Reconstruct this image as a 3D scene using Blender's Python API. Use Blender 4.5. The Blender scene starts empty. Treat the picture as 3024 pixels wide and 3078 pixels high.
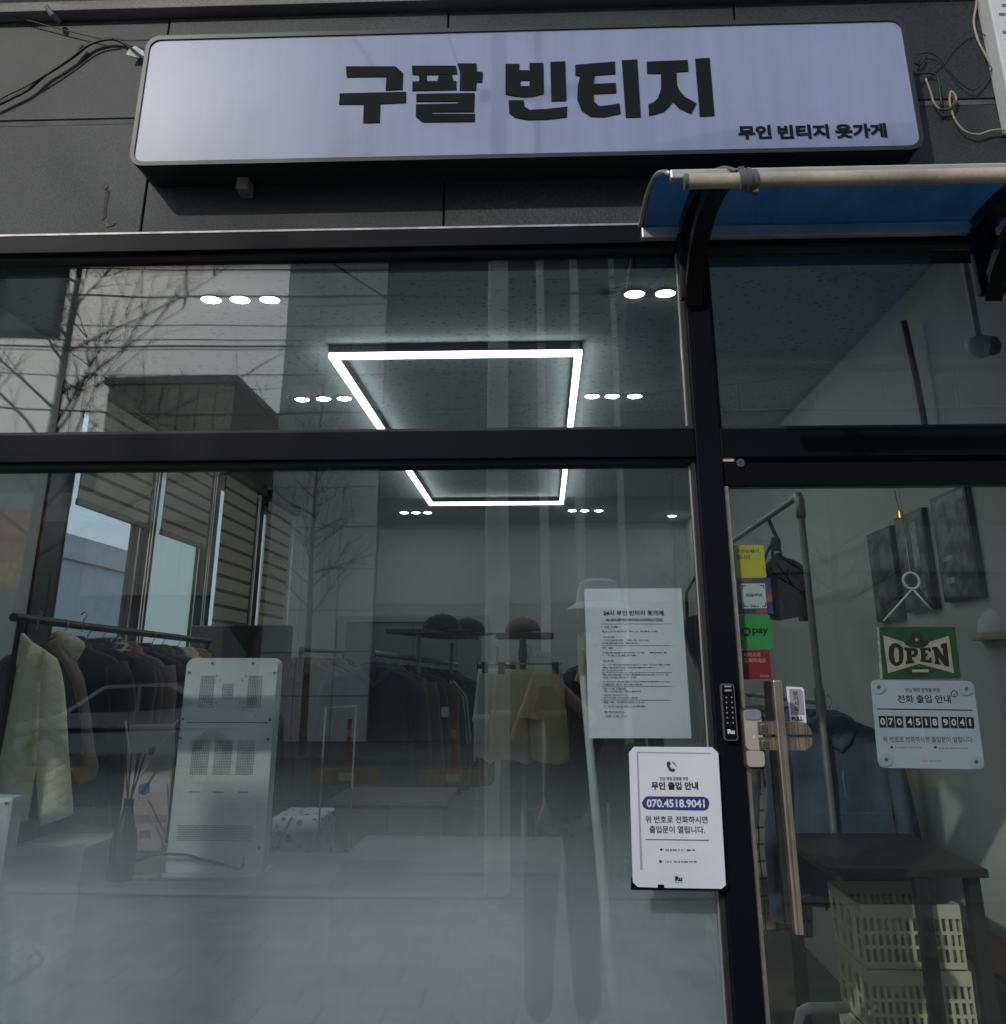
import bpy, bmesh, math, random
from mathutils import Vector, Matrix
from mathutils.geometry import tessellate_polygon

random.seed(7)
SC = bpy.context.scene
COL = SC.collection

# ------------------------------------------------------------------ camera
FPX = 2796.0; PCX, PCY = 1512.0, 1062.0          # focal length and principal point in photo pixels
PITCH = math.radians(18.86); YAW = math.radians(2.3)
CAM_D, CAM_Z = 2.05, 1.5
cam_data = bpy.data.cameras.new('camera')
cam = bpy.data.objects.new('camera', cam_data)
COL.objects.link(cam)
cam.location = (0, -CAM_D, CAM_Z)
cam.rotation_euler = (math.radians(90) + PITCH, 0, YAW)
cam_data.sensor_fit = 'HORIZONTAL'
cam_data.sensor_width = 36.0
cam_data.lens = 36.0 * FPX / 3024.0
cam_data.shift_y = (PCY - 1539.0) / 3024.0
cam_data.clip_start = 0.004
cam_data.clip_end = 600
SC.camera = cam

# ------------------------------------------------------------------ sky, sun, exposure
SUN_AZ_VEC = Vector((0.49, 0.80, -0.58)).normalized()     # the way the light travels
world = bpy.data.worlds.new('World'); SC.world = world
world.use_nodes = True
wn = world.node_tree
bg = wn.nodes['Background']
sky = wn.nodes.new('ShaderNodeTexSky')
sky.sky_type = 'NISHITA'
sky.sun_disc = False
sky.sun_elevation = math.asin(-SUN_AZ_VEC.z)
# sun_rotation 0 puts the sun at +Y and turns clockwise seen from above
sky.sun_rotation = math.atan2(-SUN_AZ_VEC.x, -SUN_AZ_VEC.y)
sky.air_density = 1.0
sky.dust_density = 1.6
sky.ozone_density = 1.0
# pale spring haze over the whole sky: the clear sky plus an even veil
veil = wn.nodes.new('ShaderNodeMix'); veil.data_type = 'RGBA'; veil.blend_type = 'ADD'; veil.inputs[0].default_value = 1.0
wn.links.new(sky.outputs[0], veil.inputs[6])
veil.inputs[7].default_value = (7.6, 8.6, 9.6, 1)
wn.links.new(veil.outputs[2], bg.inputs[0])
bg.inputs[1].default_value = 0.068

sun_data = bpy.data.lights.new('sun', 'SUN')
sun_data.energy = 2.0
sun_data.angle = math.radians(0.8)
sun_data.color = (1.0, 0.95, 0.88)
sun = bpy.data.objects.new('sun', sun_data)
COL.objects.link(sun)
sun.location = (-8, -10, 12)
sun.rotation_euler = SUN_AZ_VEC.to_track_quat('-Z', 'Y').to_euler()

SC.render.engine = 'CYCLES'
SC.view_settings.view_transform = 'Standard'
SC.view_settings.look = 'None'
SC.view_settings.gamma = 1.0
SC.view_settings.use_curve_mapping = False
SC.view_settings.exposure = -0.25
SC.cycles.use_denoising = True
SC.cycles.max_bounces = 8
SC.cycles.diffuse_bounces = 4
SC.cycles.glossy_bounces = 3
SC.cycles.transmission_bounces = 6
SC.cycles.transparent_max_bounces = 28
SC.cycles.sample_clamp_indirect = 6.0
SC.cycles.use_adaptive_sampling = True
SC.cycles.adaptive_threshold = 0.03
SC.cycles.caustics_reflective = False
SC.cycles.caustics_refractive = False

# ------------------------------------------------------------------ pixel rays -> points in the place
_cp, _sp, _cy, _sy = math.cos(PITCH), math.sin(PITCH), math.cos(YAW), math.sin(YAW)
_fw = Vector((-_sy * _cp, _cy * _cp, _sp)); _rt = Vector((_cy, _sy, 0)); _up = Vector((_sy * _sp, -_cy * _sp, _cp))
def ray(px, py):
    return _fw + _rt * ((px - PCX) / FPX) + _up * ((PCY - py) / FPX)
def at_y(px, py, y):
    d = ray(px, py); t = (y + CAM_D) / d.y
    return Vector((d.x * t, y, CAM_Z + d.z * t))
def at_x(px, py, x):
    d = ray(px, py); t = x / d.x
    return Vector((x, -CAM_D + d.y * t, CAM_Z + d.z * t))
def at_z(px, py, z):
    d = ray(px, py); t = (z - CAM_Z) / d.z
    return Vector((d.x * t, -CAM_D + d.y * t, z))
def mirrored(px, py, dist):
    """a street point dist metres in front of the shop whose mirror image in the glass shows at this pixel"""
    p = at_y(px, py, dist)
    return Vector((p.x, -dist, p.z))
ZOOMS = {1: ((0, 0), 1100 / 1904), 2: ((950, 100), 1300 / 1904), 3: ((1900, 0), 1124 / 1904), 4: ((0, 700), 1000 / 1904),
         5: ((900, 700), 1250 / 1904), 6: ((0, 1300), 1000 / 1904), 'a': ((0, 1900), 1000 / 1645), 'b': ((800, 1700), 1100 / 1904),
         'c': ((1650, 1650), 600 / 1057), 'd': ((2100, 1350), 924 / 1904), 'e': ((2100, 2000), 924 / 1661),
         'f': ((900, 2500), 1400 / 1904), 'g': ((0, 2400), 700 / 1904), 'h': ((0, 1850), 600 / 1904),
         'o': ((2400, 1850), 624 / 1904), 'l': ((2150, 2050), 400 / 969), 's': ((2150, 1600), 350 / 1357), 'n': ((2560, 2000), 464 / 1904)}
def zm(k, x, y):
    o, s = ZOOMS[k]
    return o[0] + x * s, o[1] + y * s

# ------------------------------------------------------------------ materials
MATS = {}
def lin(c):
    return tuple(((v / 255.0) / 12.92 if v / 255.0 <= 0.04045 else ((v / 255.0 + 0.055) / 1.055) ** 2.4) for v in c)
def nd(nt, kind, **kw):
    n = nt.nodes.new(kind)
    for k, v in kw.items():
        setattr(n, k, v)
    return n
def pm(name, col, rough=0.6, metal=0.0, var=0.12, vscale=6.0, bump=0.0, bscale=60.0, spec=0.5, coat=0.0, grain=0.0, gscale=300.0, sheen=0.0):
    """procedural principled material: colour drifts with a broad noise, a fine grain and a bump on top"""
    if name in MATS: return MATS[name]
    m = bpy.data.materials.new(name); m.use_nodes = True
    nt = m.node_tree; b = nt.nodes['Principled BSDF']
    b.inputs['Roughness'].default_value = rough
    b.inputs['Metallic'].default_value = metal
    b.inputs['Specular IOR Level'].default_value = spec
    b.inputs['Coat Weight'].default_value = coat
    b.inputs['Coat Roughness'].default_value = 0.03
    if sheen: b.inputs['Sheen Weight'].default_value = sheen
    tc = nd(nt, 'ShaderNodeTexCoord')
    n1 = nd(nt, 'ShaderNodeTexNoise'); n1.inputs['Scale'].default_value = vscale; n1.inputs['Detail'].default_value = 5
    nt.links.new(tc.outputs['Object'], n1.inputs['Vector'])
    mr = nd(nt, 'ShaderNodeMapRange'); mr.inputs['From Min'].default_value = 0.3; mr.inputs['From Max'].default_value = 0.7
    mr.inputs['To Min'].default_value = 1 - var; mr.inputs['To Max'].default_value = 1 + var
    nt.links.new(n1.outputs['Fac'], mr.inputs['Value'])
    val = mr.outputs[0]
    if grain:
        n2 = nd(nt, 'ShaderNodeTexNoise'); n2.inputs['Scale'].default_value = gscale; n2.inputs['Detail'].default_value = 2
        nt.links.new(tc.outputs['Object'], n2.inputs['Vector'])
        m2 = nd(nt, 'ShaderNodeMapRange'); m2.inputs['From Min'].default_value = 0.3; m2.inputs['From Max'].default_value = 0.7
        m2.inputs['To Min'].default_value = 1 - grain; m2.inputs['To Max'].default_value = 1 + grain
        nt.links.new(n2.outputs['Fac'], m2.inputs['Value'])
        mu = nd(nt, 'ShaderNodeMath', operation='MULTIPLY')
        nt.links.new(val, mu.inputs[0]); nt.links.new(m2.outputs[0], mu.inputs[1]); val = mu.outputs[0]
    mx = nd(nt, 'ShaderNodeVectorMath', operation='SCALE')
    mx.inputs[0].default_value = col[:3]
    nt.links.new(val, mx.inputs['Scale'])
    nt.links.new(mx.outputs[0], b.inputs['Base Color'])
    if bump:
        n3 = nd(nt, 'ShaderNodeTexNoise'); n3.inputs['Scale'].default_value = bscale; n3.inputs['Detail'].default_value = 4
        nt.links.new(tc.outputs['Object'], n3.inputs['Vector'])
        bp = nd(nt, 'ShaderNodeBump'); bp.inputs['Strength'].default_value = bump; bp.inputs['Distance'].default_value = 0.004
        nt.links.new(n3.outputs['Fac'], bp.inputs['Height']); nt.links.new(bp.outputs[0], b.inputs['Normal'])
    MATS[name] = m
    return m
def emit(name, col, strength):
    if name in MATS: return MATS[name]
    m = bpy.data.materials.new(name); m.use_nodes = True
    nt = m.node_tree; nt.nodes.remove(nt.nodes['Principled BSDF'])
    e = nd(nt, 'ShaderNodeEmission'); e.inputs[0].default_value = (*col, 1); e.inputs[1].default_value = strength
    nt.links.new(e.outputs[0], nt.nodes['Material Output'].inputs[0])
    MATS[name] = m
    return m
def glass(name, r0=0.043, tint=(0.93, 0.97, 0.955), wave=0.0, rough=0.0, dust=0.0):
    """clear pane: every face mirrors by Schlick's law and lets the rest through, tinted"""
    if name in MATS: return MATS[name]
    m = bpy.data.materials.new(name); m.use_nodes = True
    nt = m.node_tree; nt.nodes.remove(nt.nodes['Principled BSDF'])
    lw = nd(nt, 'ShaderNodeLayerWeight'); lw.inputs[0].default_value = 0.5
    pw = nd(nt, 'ShaderNodeMath', operation='POWER'); pw.inputs[1].default_value = 5
    nt.links.new(lw.outputs['Facing'], pw.inputs[0])
    ma = nd(nt, 'ShaderNodeMath', operation='MULTIPLY_ADD'); ma.inputs[1].default_value = 1 - r0; ma.inputs[2].default_value = r0
    nt.links.new(pw.outputs[0], ma.inputs[0])
    tr = nd(nt, 'ShaderNodeBsdfTransparent'); tr.inputs[0].default_value = (*tint, 1)
    gl = nd(nt, 'ShaderNodeBsdfGlossy'); gl.inputs['Roughness'].default_value = rough
    if wave:
        tc = nd(nt, 'ShaderNodeTexCoord')
        n1 = nd(nt, 'ShaderNodeTexNoise'); n1.inputs['Scale'].default_value = 2.2; n1.inputs['Detail'].default_value = 1
        nt.links.new(tc.outputs['Object'], n1.inputs['Vector'])
        bp = nd(nt, 'ShaderNodeBump'); bp.inputs['Strength'].default_value = 1.0; bp.inputs['Distance'].default_value = wave
        nt.links.new(n1.outputs['Fac'], bp.inputs['Height']); nt.links.new(bp.outputs[0], gl.inputs['Normal'])
    mi = nd(nt, 'ShaderNodeMixShader')
    nt.links.new(ma.outputs[0], mi.inputs[0]); nt.links.new(tr.outputs[0], mi.inputs[1]); nt.links.new(gl.outputs[0], mi.inputs[2])
    out = mi.outputs[0]
    if dust:
        # dried rain spots and a thin film of dust on the outside
        tc2 = nd(nt, 'ShaderNodeTexCoord')
        vo = nd(nt, 'ShaderNodeTexVoronoi'); vo.inputs['Scale'].default_value = 85; nt.links.new(tc2.outputs['Object'], vo.inputs['Vector'])
        c1 = nd(nt, 'ShaderNodeMapRange'); c1.inputs['From Min'].default_value = 0.10; c1.inputs['From Max'].default_value = 0.22; c1.inputs['To Min'].default_value = 1.0; c1.inputs['To Max'].default_value = 0.0
        nt.links.new(vo.outputs['Distance'], c1.inputs['Value'])
        nz = nd(nt, 'ShaderNodeTexNoise'); nz.inputs['Scale'].default_value = 3.0; nz.inputs['Detail'].default_value = 6; nt.links.new(tc2.outputs['Object'], nz.inputs['Vector'])
        c2 = nd(nt, 'ShaderNodeMapRange'); c2.inputs['From Min'].default_value = 0.40; c2.inputs['From Max'].default_value = 0.72; c2.inputs['To Min'].default_value = 0.25; c2.inputs['To Max'].default_value = 1.0
        nt.links.new(nz.outputs['Fac'], c2.inputs['Value'])
        a1 = nd(nt, 'ShaderNodeMath', operation='MULTIPLY_ADD'); a1.inputs[1].default_value = 0.8; a1.inputs[2].default_value = 0.6; nt.links.new(c1.outputs[0], a1.inputs[0])
        a2 = nd(nt, 'ShaderNodeMath', operation='MULTIPLY'); nt.links.new(a1.outputs[0], a2.inputs[0]); nt.links.new(c2.outputs[0], a2.inputs[1])
        a3 = nd(nt, 'ShaderNodeMath', operation='MULTIPLY'); a3.inputs[1].default_value = dust; nt.links.new(a2.outputs[0], a3.inputs[0])
        du = nd(nt, 'ShaderNodeBsdfDiffuse'); du.inputs[0].default_value = (0.55, 0.55, 0.53, 1)
        m3 = nd(nt, 'ShaderNodeMixShader'); nt.links.new(a3.outputs[0], m3.inputs[0]); nt.links.new(out, m3.inputs[1]); nt.links.new(du.outputs[0], m3.inputs[2]); out = m3.outputs[0]
    nt.links.new(out, nt.nodes['Material Output'].inputs[0])
    MATS[name] = m
    return m

# ------------------------------------------------------------------ mesh building
ORG = {}
class MB:
    """collects shapes in world (or local) coordinates; build() links them as ONE mesh object"""
    def __init__(s): s.v = []; s.f = []; s.mi = []
    def add(s, vs, fs, mi=0):
        o = len(s.v); s.v += [Vector(p) for p in vs]
        for f in fs: s.f.append(tuple(i + o for i in f)); s.mi.append(mi)
        return s
    def box(s, x0, x1, y0, y1, z0, z1, mi=0):
        if x1 < x0: x0, x1 = x1, x0
        if y1 < y0: y0, y1 = y1, y0
        if z1 < z0: z0, z1 = z1, z0
        return s.add([(x0, y0, z0), (x1, y0, z0), (x1, y1, z0), (x0, y1, z0), (x0, y0, z1), (x1, y0, z1), (x1, y1, z1), (x0, y1, z1)],
                     [(0, 3, 2, 1), (4, 5, 6, 7), (0, 1, 5, 4), (1, 2, 6, 5), (2, 3, 7, 6), (3, 0, 4, 7)], mi)
    def bbox(s, x0, x1, y0, y1, z0, z1, b=0.003, seg=2):
        bm = bmesh.new()
        bmesh.ops.create_cube(bm, size=1)
        for v in bm.verts:
            v.co = Vector((x0 if v.co.x < 0 else x1, y0 if v.co.y < 0 else y1, z0 if v.co.z < 0 else z1))
        bmesh.ops.recalc_face_normals(bm, faces=bm.faces[:])
        bmesh.ops.bevel(bm, geom=bm.edges[:], offset=b, segments=seg, affect='EDGES', profile=0.6)
        bm.verts.index_update()
        s.add([v.co.copy() for v in bm.verts], [[v.index for v in f.verts] for f in bm.faces]); bm.free()
        return s
    def tube(s, pts, r, n=8, caps=True, mi=0, flat=1.0):
        pts = [Vector(p) for p in pts]
        rs = r if isinstance(r, (list, tuple)) else [r] * len(pts)
        o = len(s.v); prev = None
        for i, p in enumerate(pts):
            t = (pts[min(i + 1, len(pts) - 1)] - pts[max(i - 1, 0)])
            if t.length < 1e-9: t = Vector((0, 0, 1))
            t.normalize()
            if prev is None:
                a = t.cross(Vector((0, 0, 1)))
                if a.length < 0.05: a = t.cross(Vector((0, 1, 0)))
                a.normalize()
            else:
                a = prev - t * prev.dot(t)
                if a.length < 1e-6: a = t.cross(Vector((0, 1, 0)))
                a.normalize()
            prev = a; b = t.cross(a)
            for k in range(n):
                an = 2 * math.pi * k / n
                s.v.append(p + a * (math.cos(an) * rs[i]) + b * (math.sin(an) * rs[i] * flat))
        for i in range(len(pts) - 1):
            for k in range(n):
                k2 = (k + 1) % n
                s.f.append((o + i * n + k, o + i * n + k2, o + (i + 1) * n + k2, o + (i + 1) * n + k)); s.mi.append(mi)
        if caps:
            s.f.append(tuple(o + k for k in reversed(range(n)))); s.mi.append(mi)
            e = o + (len(pts) - 1) * n
            s.f.append(tuple(e + k for k in range(n))); s.mi.append(mi)
        return s
    def lathe(s, prof, c=(0, 0, 0), n=16, mi=0, sx=1.0, sy=1.0):
        o = len(s.v); c = Vector(c)
        for r, z in prof:
            for k in range(n):
                a = 2 * math.pi * k / n
                s.v.append(c + Vector((r * sx * math.cos(a), r * sy * math.sin(a), z)))
        for i in range(len(prof) - 1):
            for k in range(n):
                k2 = (k + 1) % n
                s.f.append((o + i * n + k, o + i * n + k2, o + (i + 1) * n + k2, o + (i + 1) * n + k)); s.mi.append(mi)
        if prof[0][0] > 1e-6: s.f.append(tuple(o + k for k in reversed(range(n)))); s.mi.append(mi)
        if prof[-1][0] > 1e-6:
            e = o + (len(prof) - 1) * n; s.f.append(tuple(e + k for k in range(n))); s.mi.append(mi)
        return s
    def poly(s, loops, plane, th=0.0, mi=0):
        """flat shape with optional holes; plane maps (u, v, depth) to a point; th > 0 gives it thickness"""
        loops = [[(float(a), float(b)) for a, b in lp] for lp in loops]
        tris = tessellate_polygon([[Vector((a, b, 0)) for a, b in lp] for lp in loops])
        flat = [p for lp in loops for p in lp]
        front = [plane(a, b, 0) for a, b in flat]
        fs = []
        n = (front[tris[0][1]] - front[tris[0][0]]).cross(front[tris[0][2]] - front[tris[0][0]])
        out = plane(flat[0][0], flat[0][1], 0) - plane(flat[0][0], flat[0][1], 0.01)
        flip = n.dot(out) < 0
        for t in tris: fs.append(tuple(reversed(t)) if flip else tuple(t))
        if th <= 0: return s.add(front, fs, mi)
        back = [plane(a, b, th) for a, b in flat]
        N = len(flat); fs2 = fs + [tuple(i + N for i in reversed(f)) for f in fs]
        o = 0
        for lp in loops:
            for k in range(len(lp)):
                a, b = o + k, o + (k + 1) % len(lp)
                fs2.append((a, b, b + N, a + N))
            o += len(lp)
        return s.add(front + back, fs2, mi)
    def build(s, name, mat, parent=None, smooth=False, org=None, fixn=True):
        me = bpy.data.meshes.new(name)
        o3 = ORG.get(parent.name, Vector((0, 0, 0))) if parent else Vector(org or (0, 0, 0))
        me.from_pydata([v - o3 for v in s.v], [], s.f)
        mats = mat if isinstance(mat, (list, tuple)) else [mat]
        for m in mats: me.materials.append(m)
        if len(mats) > 1: me.polygons.foreach_set('material_index', s.mi)
        if fixn:
            bm = bmesh.new(); bm.from_mesh(me); bmesh.ops.recalc_face_normals(bm, faces=bm.faces[:]); bm.to_mesh(me); bm.free()
        if smooth:
            me.polygons.foreach_set('use_smooth', [True] * len(me.polygons))
            if smooth != 'all': me.set_sharp_from_angle(angle=math.radians(40))
        me.update()
        o = bpy.data.objects.new(name, me); COL.objects.link(o)
        if parent: o.parent = parent
        else: o.location = o3
        ORG[o.name] = o3
        return o
def thing(name, label, cat, loc=(0, 0, 0), rz=0.0, group=None):
    o = bpy.data.objects.new(name, None); COL.objects.link(o)
    o.empty_display_size = 0.05
    o.location = loc; o.rotation_euler = (0, 0, rz); o['label'] = label; o['category'] = cat
    if group: o['group'] = group
    ORG[o.name] = Vector(loc)
    return o
def local(name, label, cat, loc=(0, 0, 0), rz=0.0, group=None):
    """like thing(), but its parts are built in local coordinates"""
    o = thing(name, label, cat, loc, rz, group); ORG[o.name] = Vector((0, 0, 0)); return o
def tag(o, label, cat, group=None):
    o['label'] = label; o['category'] = cat
    if group: o['group'] = group
    return o
def struct(o):
    o['kind'] = 'structure'; return o
def rrect(x0, x1, z0, z1, r, n=5):
    pts = []
    for cx, cz, a0 in ((x1 - r, z1 - r, 0), (x0 + r, z1 - r, 90), (x0 + r, z0 + r, 180), (x1 - r, z0 + r, 270)):
        for k in range(n + 1):
            a = math.radians(a0 + 90 * k / n); pts.append((cx + r * math.cos(a), cz + r * math.sin(a)))
    return pts
def circ(cx, cz, r, n=24, rz=None):
    return [(cx + r * math.cos(2 * math.pi * k / n), cz + (rz or r) * math.sin(2 * math.pi * k / n)) for k in range(n)]
def facing(y):
    """plane parallel to the shop front: u = x, v = z, depth goes inwards"""
    return lambda u, v, d: Vector((u, y + d, v))
def pix(zk, y):
    """outline given in zoomed photo pixels, laid on the upright plane y"""
    def f(u, v, d):
        p = at_y(*(zm(zk, u, v) if zk is not None else (u, v)), y); return Vector((p.x, y + d, p.z))
    return f
def text_mesh(body, bold=0.0):
    c = bpy.data.curves.new('t', 'FONT'); c.body = body; c.size = 1.0; c.offset = bold; c.resolution_u = 3
    o = bpy.data.objects.new('t', c); COL.objects.link(o)
    bpy.context.view_layer.update()
    dg = bpy.context.evaluated_depsgraph_get()
    me = bpy.data.meshes.new_from_object(o.evaluated_get(dg))
    vs = [v.co.copy() for v in me.vertices]; fs = [tuple(p.vertices) for p in me.polygons]
    bpy.data.objects.remove(o); bpy.data.curves.remove(c); bpy.data.meshes.remove(me)
    return vs, fs
def text(body, x0, x1, z0, z1, y, mat, parent, bold=0.02, name='lettering', yfun=None):
    """print a line of text into the rectangle x0..x1, z0..z1 of the upright plane y"""
    vs, fs = text_mesh(body, bold)
    ax, bx = min(v.x for v in vs), max(v.x for v in vs); ay, by = min(v.y for v in vs), max(v.y for v in vs)
    if z1 is None: z1 = z0 + (by - ay) / (bx - ax) * (x1 - x0)
    pts = []
    for v in vs:
        x = x0 + (v.x - ax) / (bx - ax) * (x1 - x0); z = z0 + (v.y - ay) / (by - ay) * (z1 - z0)
        pts.append(Vector((x, y, z)))
    return MB().add(pts, fs).build(name, mat, parent, fixn=False)
def text_px(body, zk, l, r, t, b, y, mat, parent, bold=0.02, name='lettering'):
    """the same, its rectangle read off zoomed photo pixels"""
    p0 = at_y(*zm(zk, l, (t + b) / 2), y); p1 = at_y(*zm(zk, r, (t + b) / 2), y)
    q0 = at_y(*zm(zk, (l + r) / 2, b), y); q1 = at_y(*zm(zk, (l + r) / 2, t), y)
    return text(body, p0.x, p1.x, q0.z, q1.z, y, mat, parent, bold, name)

BLACK_INK = pm('black_ink', (0.012, 0.012, 0.014), 0.5, var=0.05)

# ================================================================== the street
def ground_mat(name, col, tile, mortar, joint=0.01, var=0.25, rough=0.85):
    m = pm(name, col, rough, var=var, vscale=1.2, grain=0.25, gscale=120, bump=0.25, bscale=90)
    nt = m.node_tree; b = nt.nodes['Principled BSDF']
    src = b.inputs['Base Color'].links[0].from_socket
    tc = nd(nt, 'ShaderNodeTexCoord')
    br = nd(nt, 'ShaderNodeTexBrick'); br.inputs['Scale'].default_value = 1.0
    br.inputs['Brick Width'].default_value = tile[0]; br.inputs['Row Height'].default_value = tile[1]
    br.inputs['Mortar Size'].default_value = joint
    br.inputs['Color1'].default_value = (0.8, 0.8, 0.8, 1); br.inputs['Color2'].default_value = (1.1, 1.1, 1.1, 1); br.inputs['Mortar'].default_value = (mortar,) * 3 + (1,)
    nt.links.new(tc.outputs['Object'], br.inputs['Vector'])
    mx = nd(nt, 'ShaderNodeMix', data_type='RGBA', blend_type='MULTIPLY'); mx.inputs[0].default_value = 1
    nt.links.new(src, mx.inputs[6]); nt.links.new(br.outputs['Color'], mx.inputs[7]); nt.links.new(mx.outputs[2], b.inputs['Base Color'])
    return m
g = struct(MB().box(-150, 150, -160, 160, -0.5, -0.13).build('ground', pm('asphalt_far', (0.06, 0.06, 0.06), 0.95, var=0.2)))
struct(MB().box(-60, 60, -5.2, -0.0, -0.12, 0.0).build('pavement', ground_mat('pavement_tiles', (0.165, 0.16, 0.155), (0.3, 0.3), 0.6)))
struct(MB().box(-60, 60, -5.38, -5.203, -0.12, 0.012).build('kerb', pm('kerb_stone', (0.17, 0.165, 0.16), 0.8, grain=0.2)))
struct(MB().box(-60, 60, -15.8, -5.383, -0.125, -0.10).build('road', pm('asphalt', (0.11, 0.11, 0.112), 0.9, var=0.25, grain=0.2, bump=0.15)))
struct(MB().box(-60, 60, -19.6, -15.803, -0.12, 0.02).build('pavement', MATS['pavement_tiles']))
pm('road_paint', (0.26, 0.26, 0.25), 0.7, var=0.2)
for k in range(12):
    x = -22 + k * 4.2
    struct(MB().box(x, x + 2.2, -10.45, -10.33, -0.0995, -0.096).build('lane_dash', MATS['road_paint']))

# ================================================================== the shop building: walls of the room
WALL = pm('painted_wall', (0.50, 0.53, 0.52), 0.85, var=0.04, vscale=2.0, bump=0.08, bscale=120)
XL, XR, YB, ZCL, ZFL = -2.1, 1.39, 7.0, 2.85, 0.10
ceil_m = pm('ceiling_tile', (0.60, 0.63, 0.62), 0.9, var=0.04, vscale=1.5, bump=0.15, bscale=200)
def speckle(m, dark=0.55, sc=42.0, thr=0.17):
    nt = m.node_tree; b = nt.nodes['Principled BSDF']; src = b.inputs['Base Color'].links[0].from_socket
    tc = nd(nt, 'ShaderNodeTexCoord'); vo = nd(nt, 'ShaderNodeTexVoronoi'); vo.inputs['Scale'].default_value = sc
    nt.links.new(tc.outputs['Object'], vo.inputs['Vector'])
    cr = nd(nt, 'ShaderNodeValToRGB'); cr.color_ramp.elements[0].position = thr; cr.color_ramp.elements[0].color = (dark, dark, dark, 1)
    cr.color_ramp.elements[1].position = thr + 0.06; cr.color_ramp.elements[1].color = (1, 1, 1, 1)
    nt.links.new(vo.outputs['Distance'], cr.inputs[0])
    mx = nd(nt, 'ShaderNodeMix', data_type='RGBA', blend_type='MULTIPLY'); mx.inputs[0].default_value = 1
    nt.links.new(src, mx.inputs[6]); nt.links.new(cr.outputs[0], mx.inputs[7]); nt.links.new(mx.outputs[2], b.inputs['Base Color'])
speckle(ceil_m, 0.62, 26.0, 0.20)
floor_m = ground_mat('floor_boards', (0.085, 0.075, 0.066), (1.2, 0.16), 0.5, 0.004, 0.2, 0.45)
struct(MB().box(XL - 0.2, XR + 0.2, 0.14, YB + 0.2, -0.1, ZFL).build('floor', floor_m))
struct(MB().box(XL - 0.2, XR + 0.2, 0.93, YB + 0.2, ZCL, ZCL + 0.05).build('ceiling', ceil_m))
dark_m = pm('raw_concrete_dark', (0.035, 0.037, 0.04), 0.9)
struct(MB().box(XL - 0.3, XR + 0.3, 0.26, YB + 0.3, 3.3, 3.42).build('roof_slab', dark_m))
struct(MB().box(XL, XR, YB, YB + 0.18, ZFL, 3.3).build('wall_back', WALL))
struct(MB().box(XR, XR + 0.18, 0.14, YB, ZFL, 3.3).build('wall_right', WALL))
# left wall with a strip of four windows
WY = [(2.0, 2.745), (2.955, 3.635), (3.915, 4.585), (4.905, 5.56)]
WZ0, WZ1 = 0.95, 2.715
lw = MB()
lw.box(XL - 0.18, XL, 0.14, YB + 0.18, ZFL, WZ0).box(XL - 0.18, XL, 0.14, YB + 0.18, WZ1 + 0.01, 3.3)
lw.box(XL - 0.18, XL, 0.14, 1.80, WZ0, WZ1 + 0.01).box(XL - 0.18, XL, 5.60, YB + 0.18, WZ0, WZ1 + 0.01)
struct(lw.build('wall_left', WALL))

FRAME = pm('black_frame', (0.0045, 0.0055, 0.0095), 0.45, var=0.15, vscale=4, bump=0.04, bscale=200, spec=0.12)
FRAME_IN = pm('dark_window_post', (0.022, 0.023, 0.026), 0.38, var=0.1)
STEEL = pm('polished_steel', (0.62, 0.60, 0.57), 0.22, metal=1.0, var=0.08)
BLIND = pm('blind_fabric', (0.64, 0.60, 0.50), 0.9, var=0.06, vscale=20)
_nt = BLIND.node_tree; _b = _nt.nodes['Principled BSDF']; _tl = nd(_nt, 'ShaderNodeBsdfTranslucent'); _mx = nd(_nt, 'ShaderNodeMixShader'); _mx.inputs[0].default_value = 0.4
_nt.links.new(_b.inputs['Base Color'].links[0].from_socket, _tl.inputs[0]); _nt.links.new(_b.outputs[0], _mx.inputs[1]); _nt.links.new(_tl.outputs[0], _mx.inputs[2]); _nt.links.new(_mx.outputs[0], _nt.nodes['Material Output'].inputs[0])
BLIND_D = pm('blind_stripe', (0.12, 0.105, 0.085), 0.9, var=0.06)
side_glass = glass('side_window_glass', 0.04, (0.90, 0.94, 0.96))
frost = bpy.data.materials.new('frosted_window_film'); frost.use_nodes = True
_nt = frost.node_tree; _nt.nodes.remove(_nt.nodes['Principled BSDF'])
_t = nd(_nt, 'ShaderNodeBsdfTranslucent'); _t.inputs[0].default_value = (0.86, 0.93, 0.90, 1)
_p = nd(_nt, 'ShaderNodeBsdfTransparent'); _p.inputs[0].default_value = (0.8, 0.95, 0.95, 1)
_m = nd(_nt, 'ShaderNodeMixShader'); _m.inputs[0].default_value = 0.12
_nt.links.new(_t.outputs[0], _m.inputs[1]); _nt.links.new(_p.outputs[0], _m.inputs[2]); _nt.links.new(_m.outputs[0], _nt.nodes['Material Output'].inputs[0])
WIN_LABEL = ['nearest side window with clear bluish glass below a half raised striped blind',
             'second side window with misty pale glass below a half raised striped blind',
             'third side window wholly covered by a lowered beige striped blind',
             'farthest side window, covered by a lowered striped blind, next to the dark cabinet']
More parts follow.
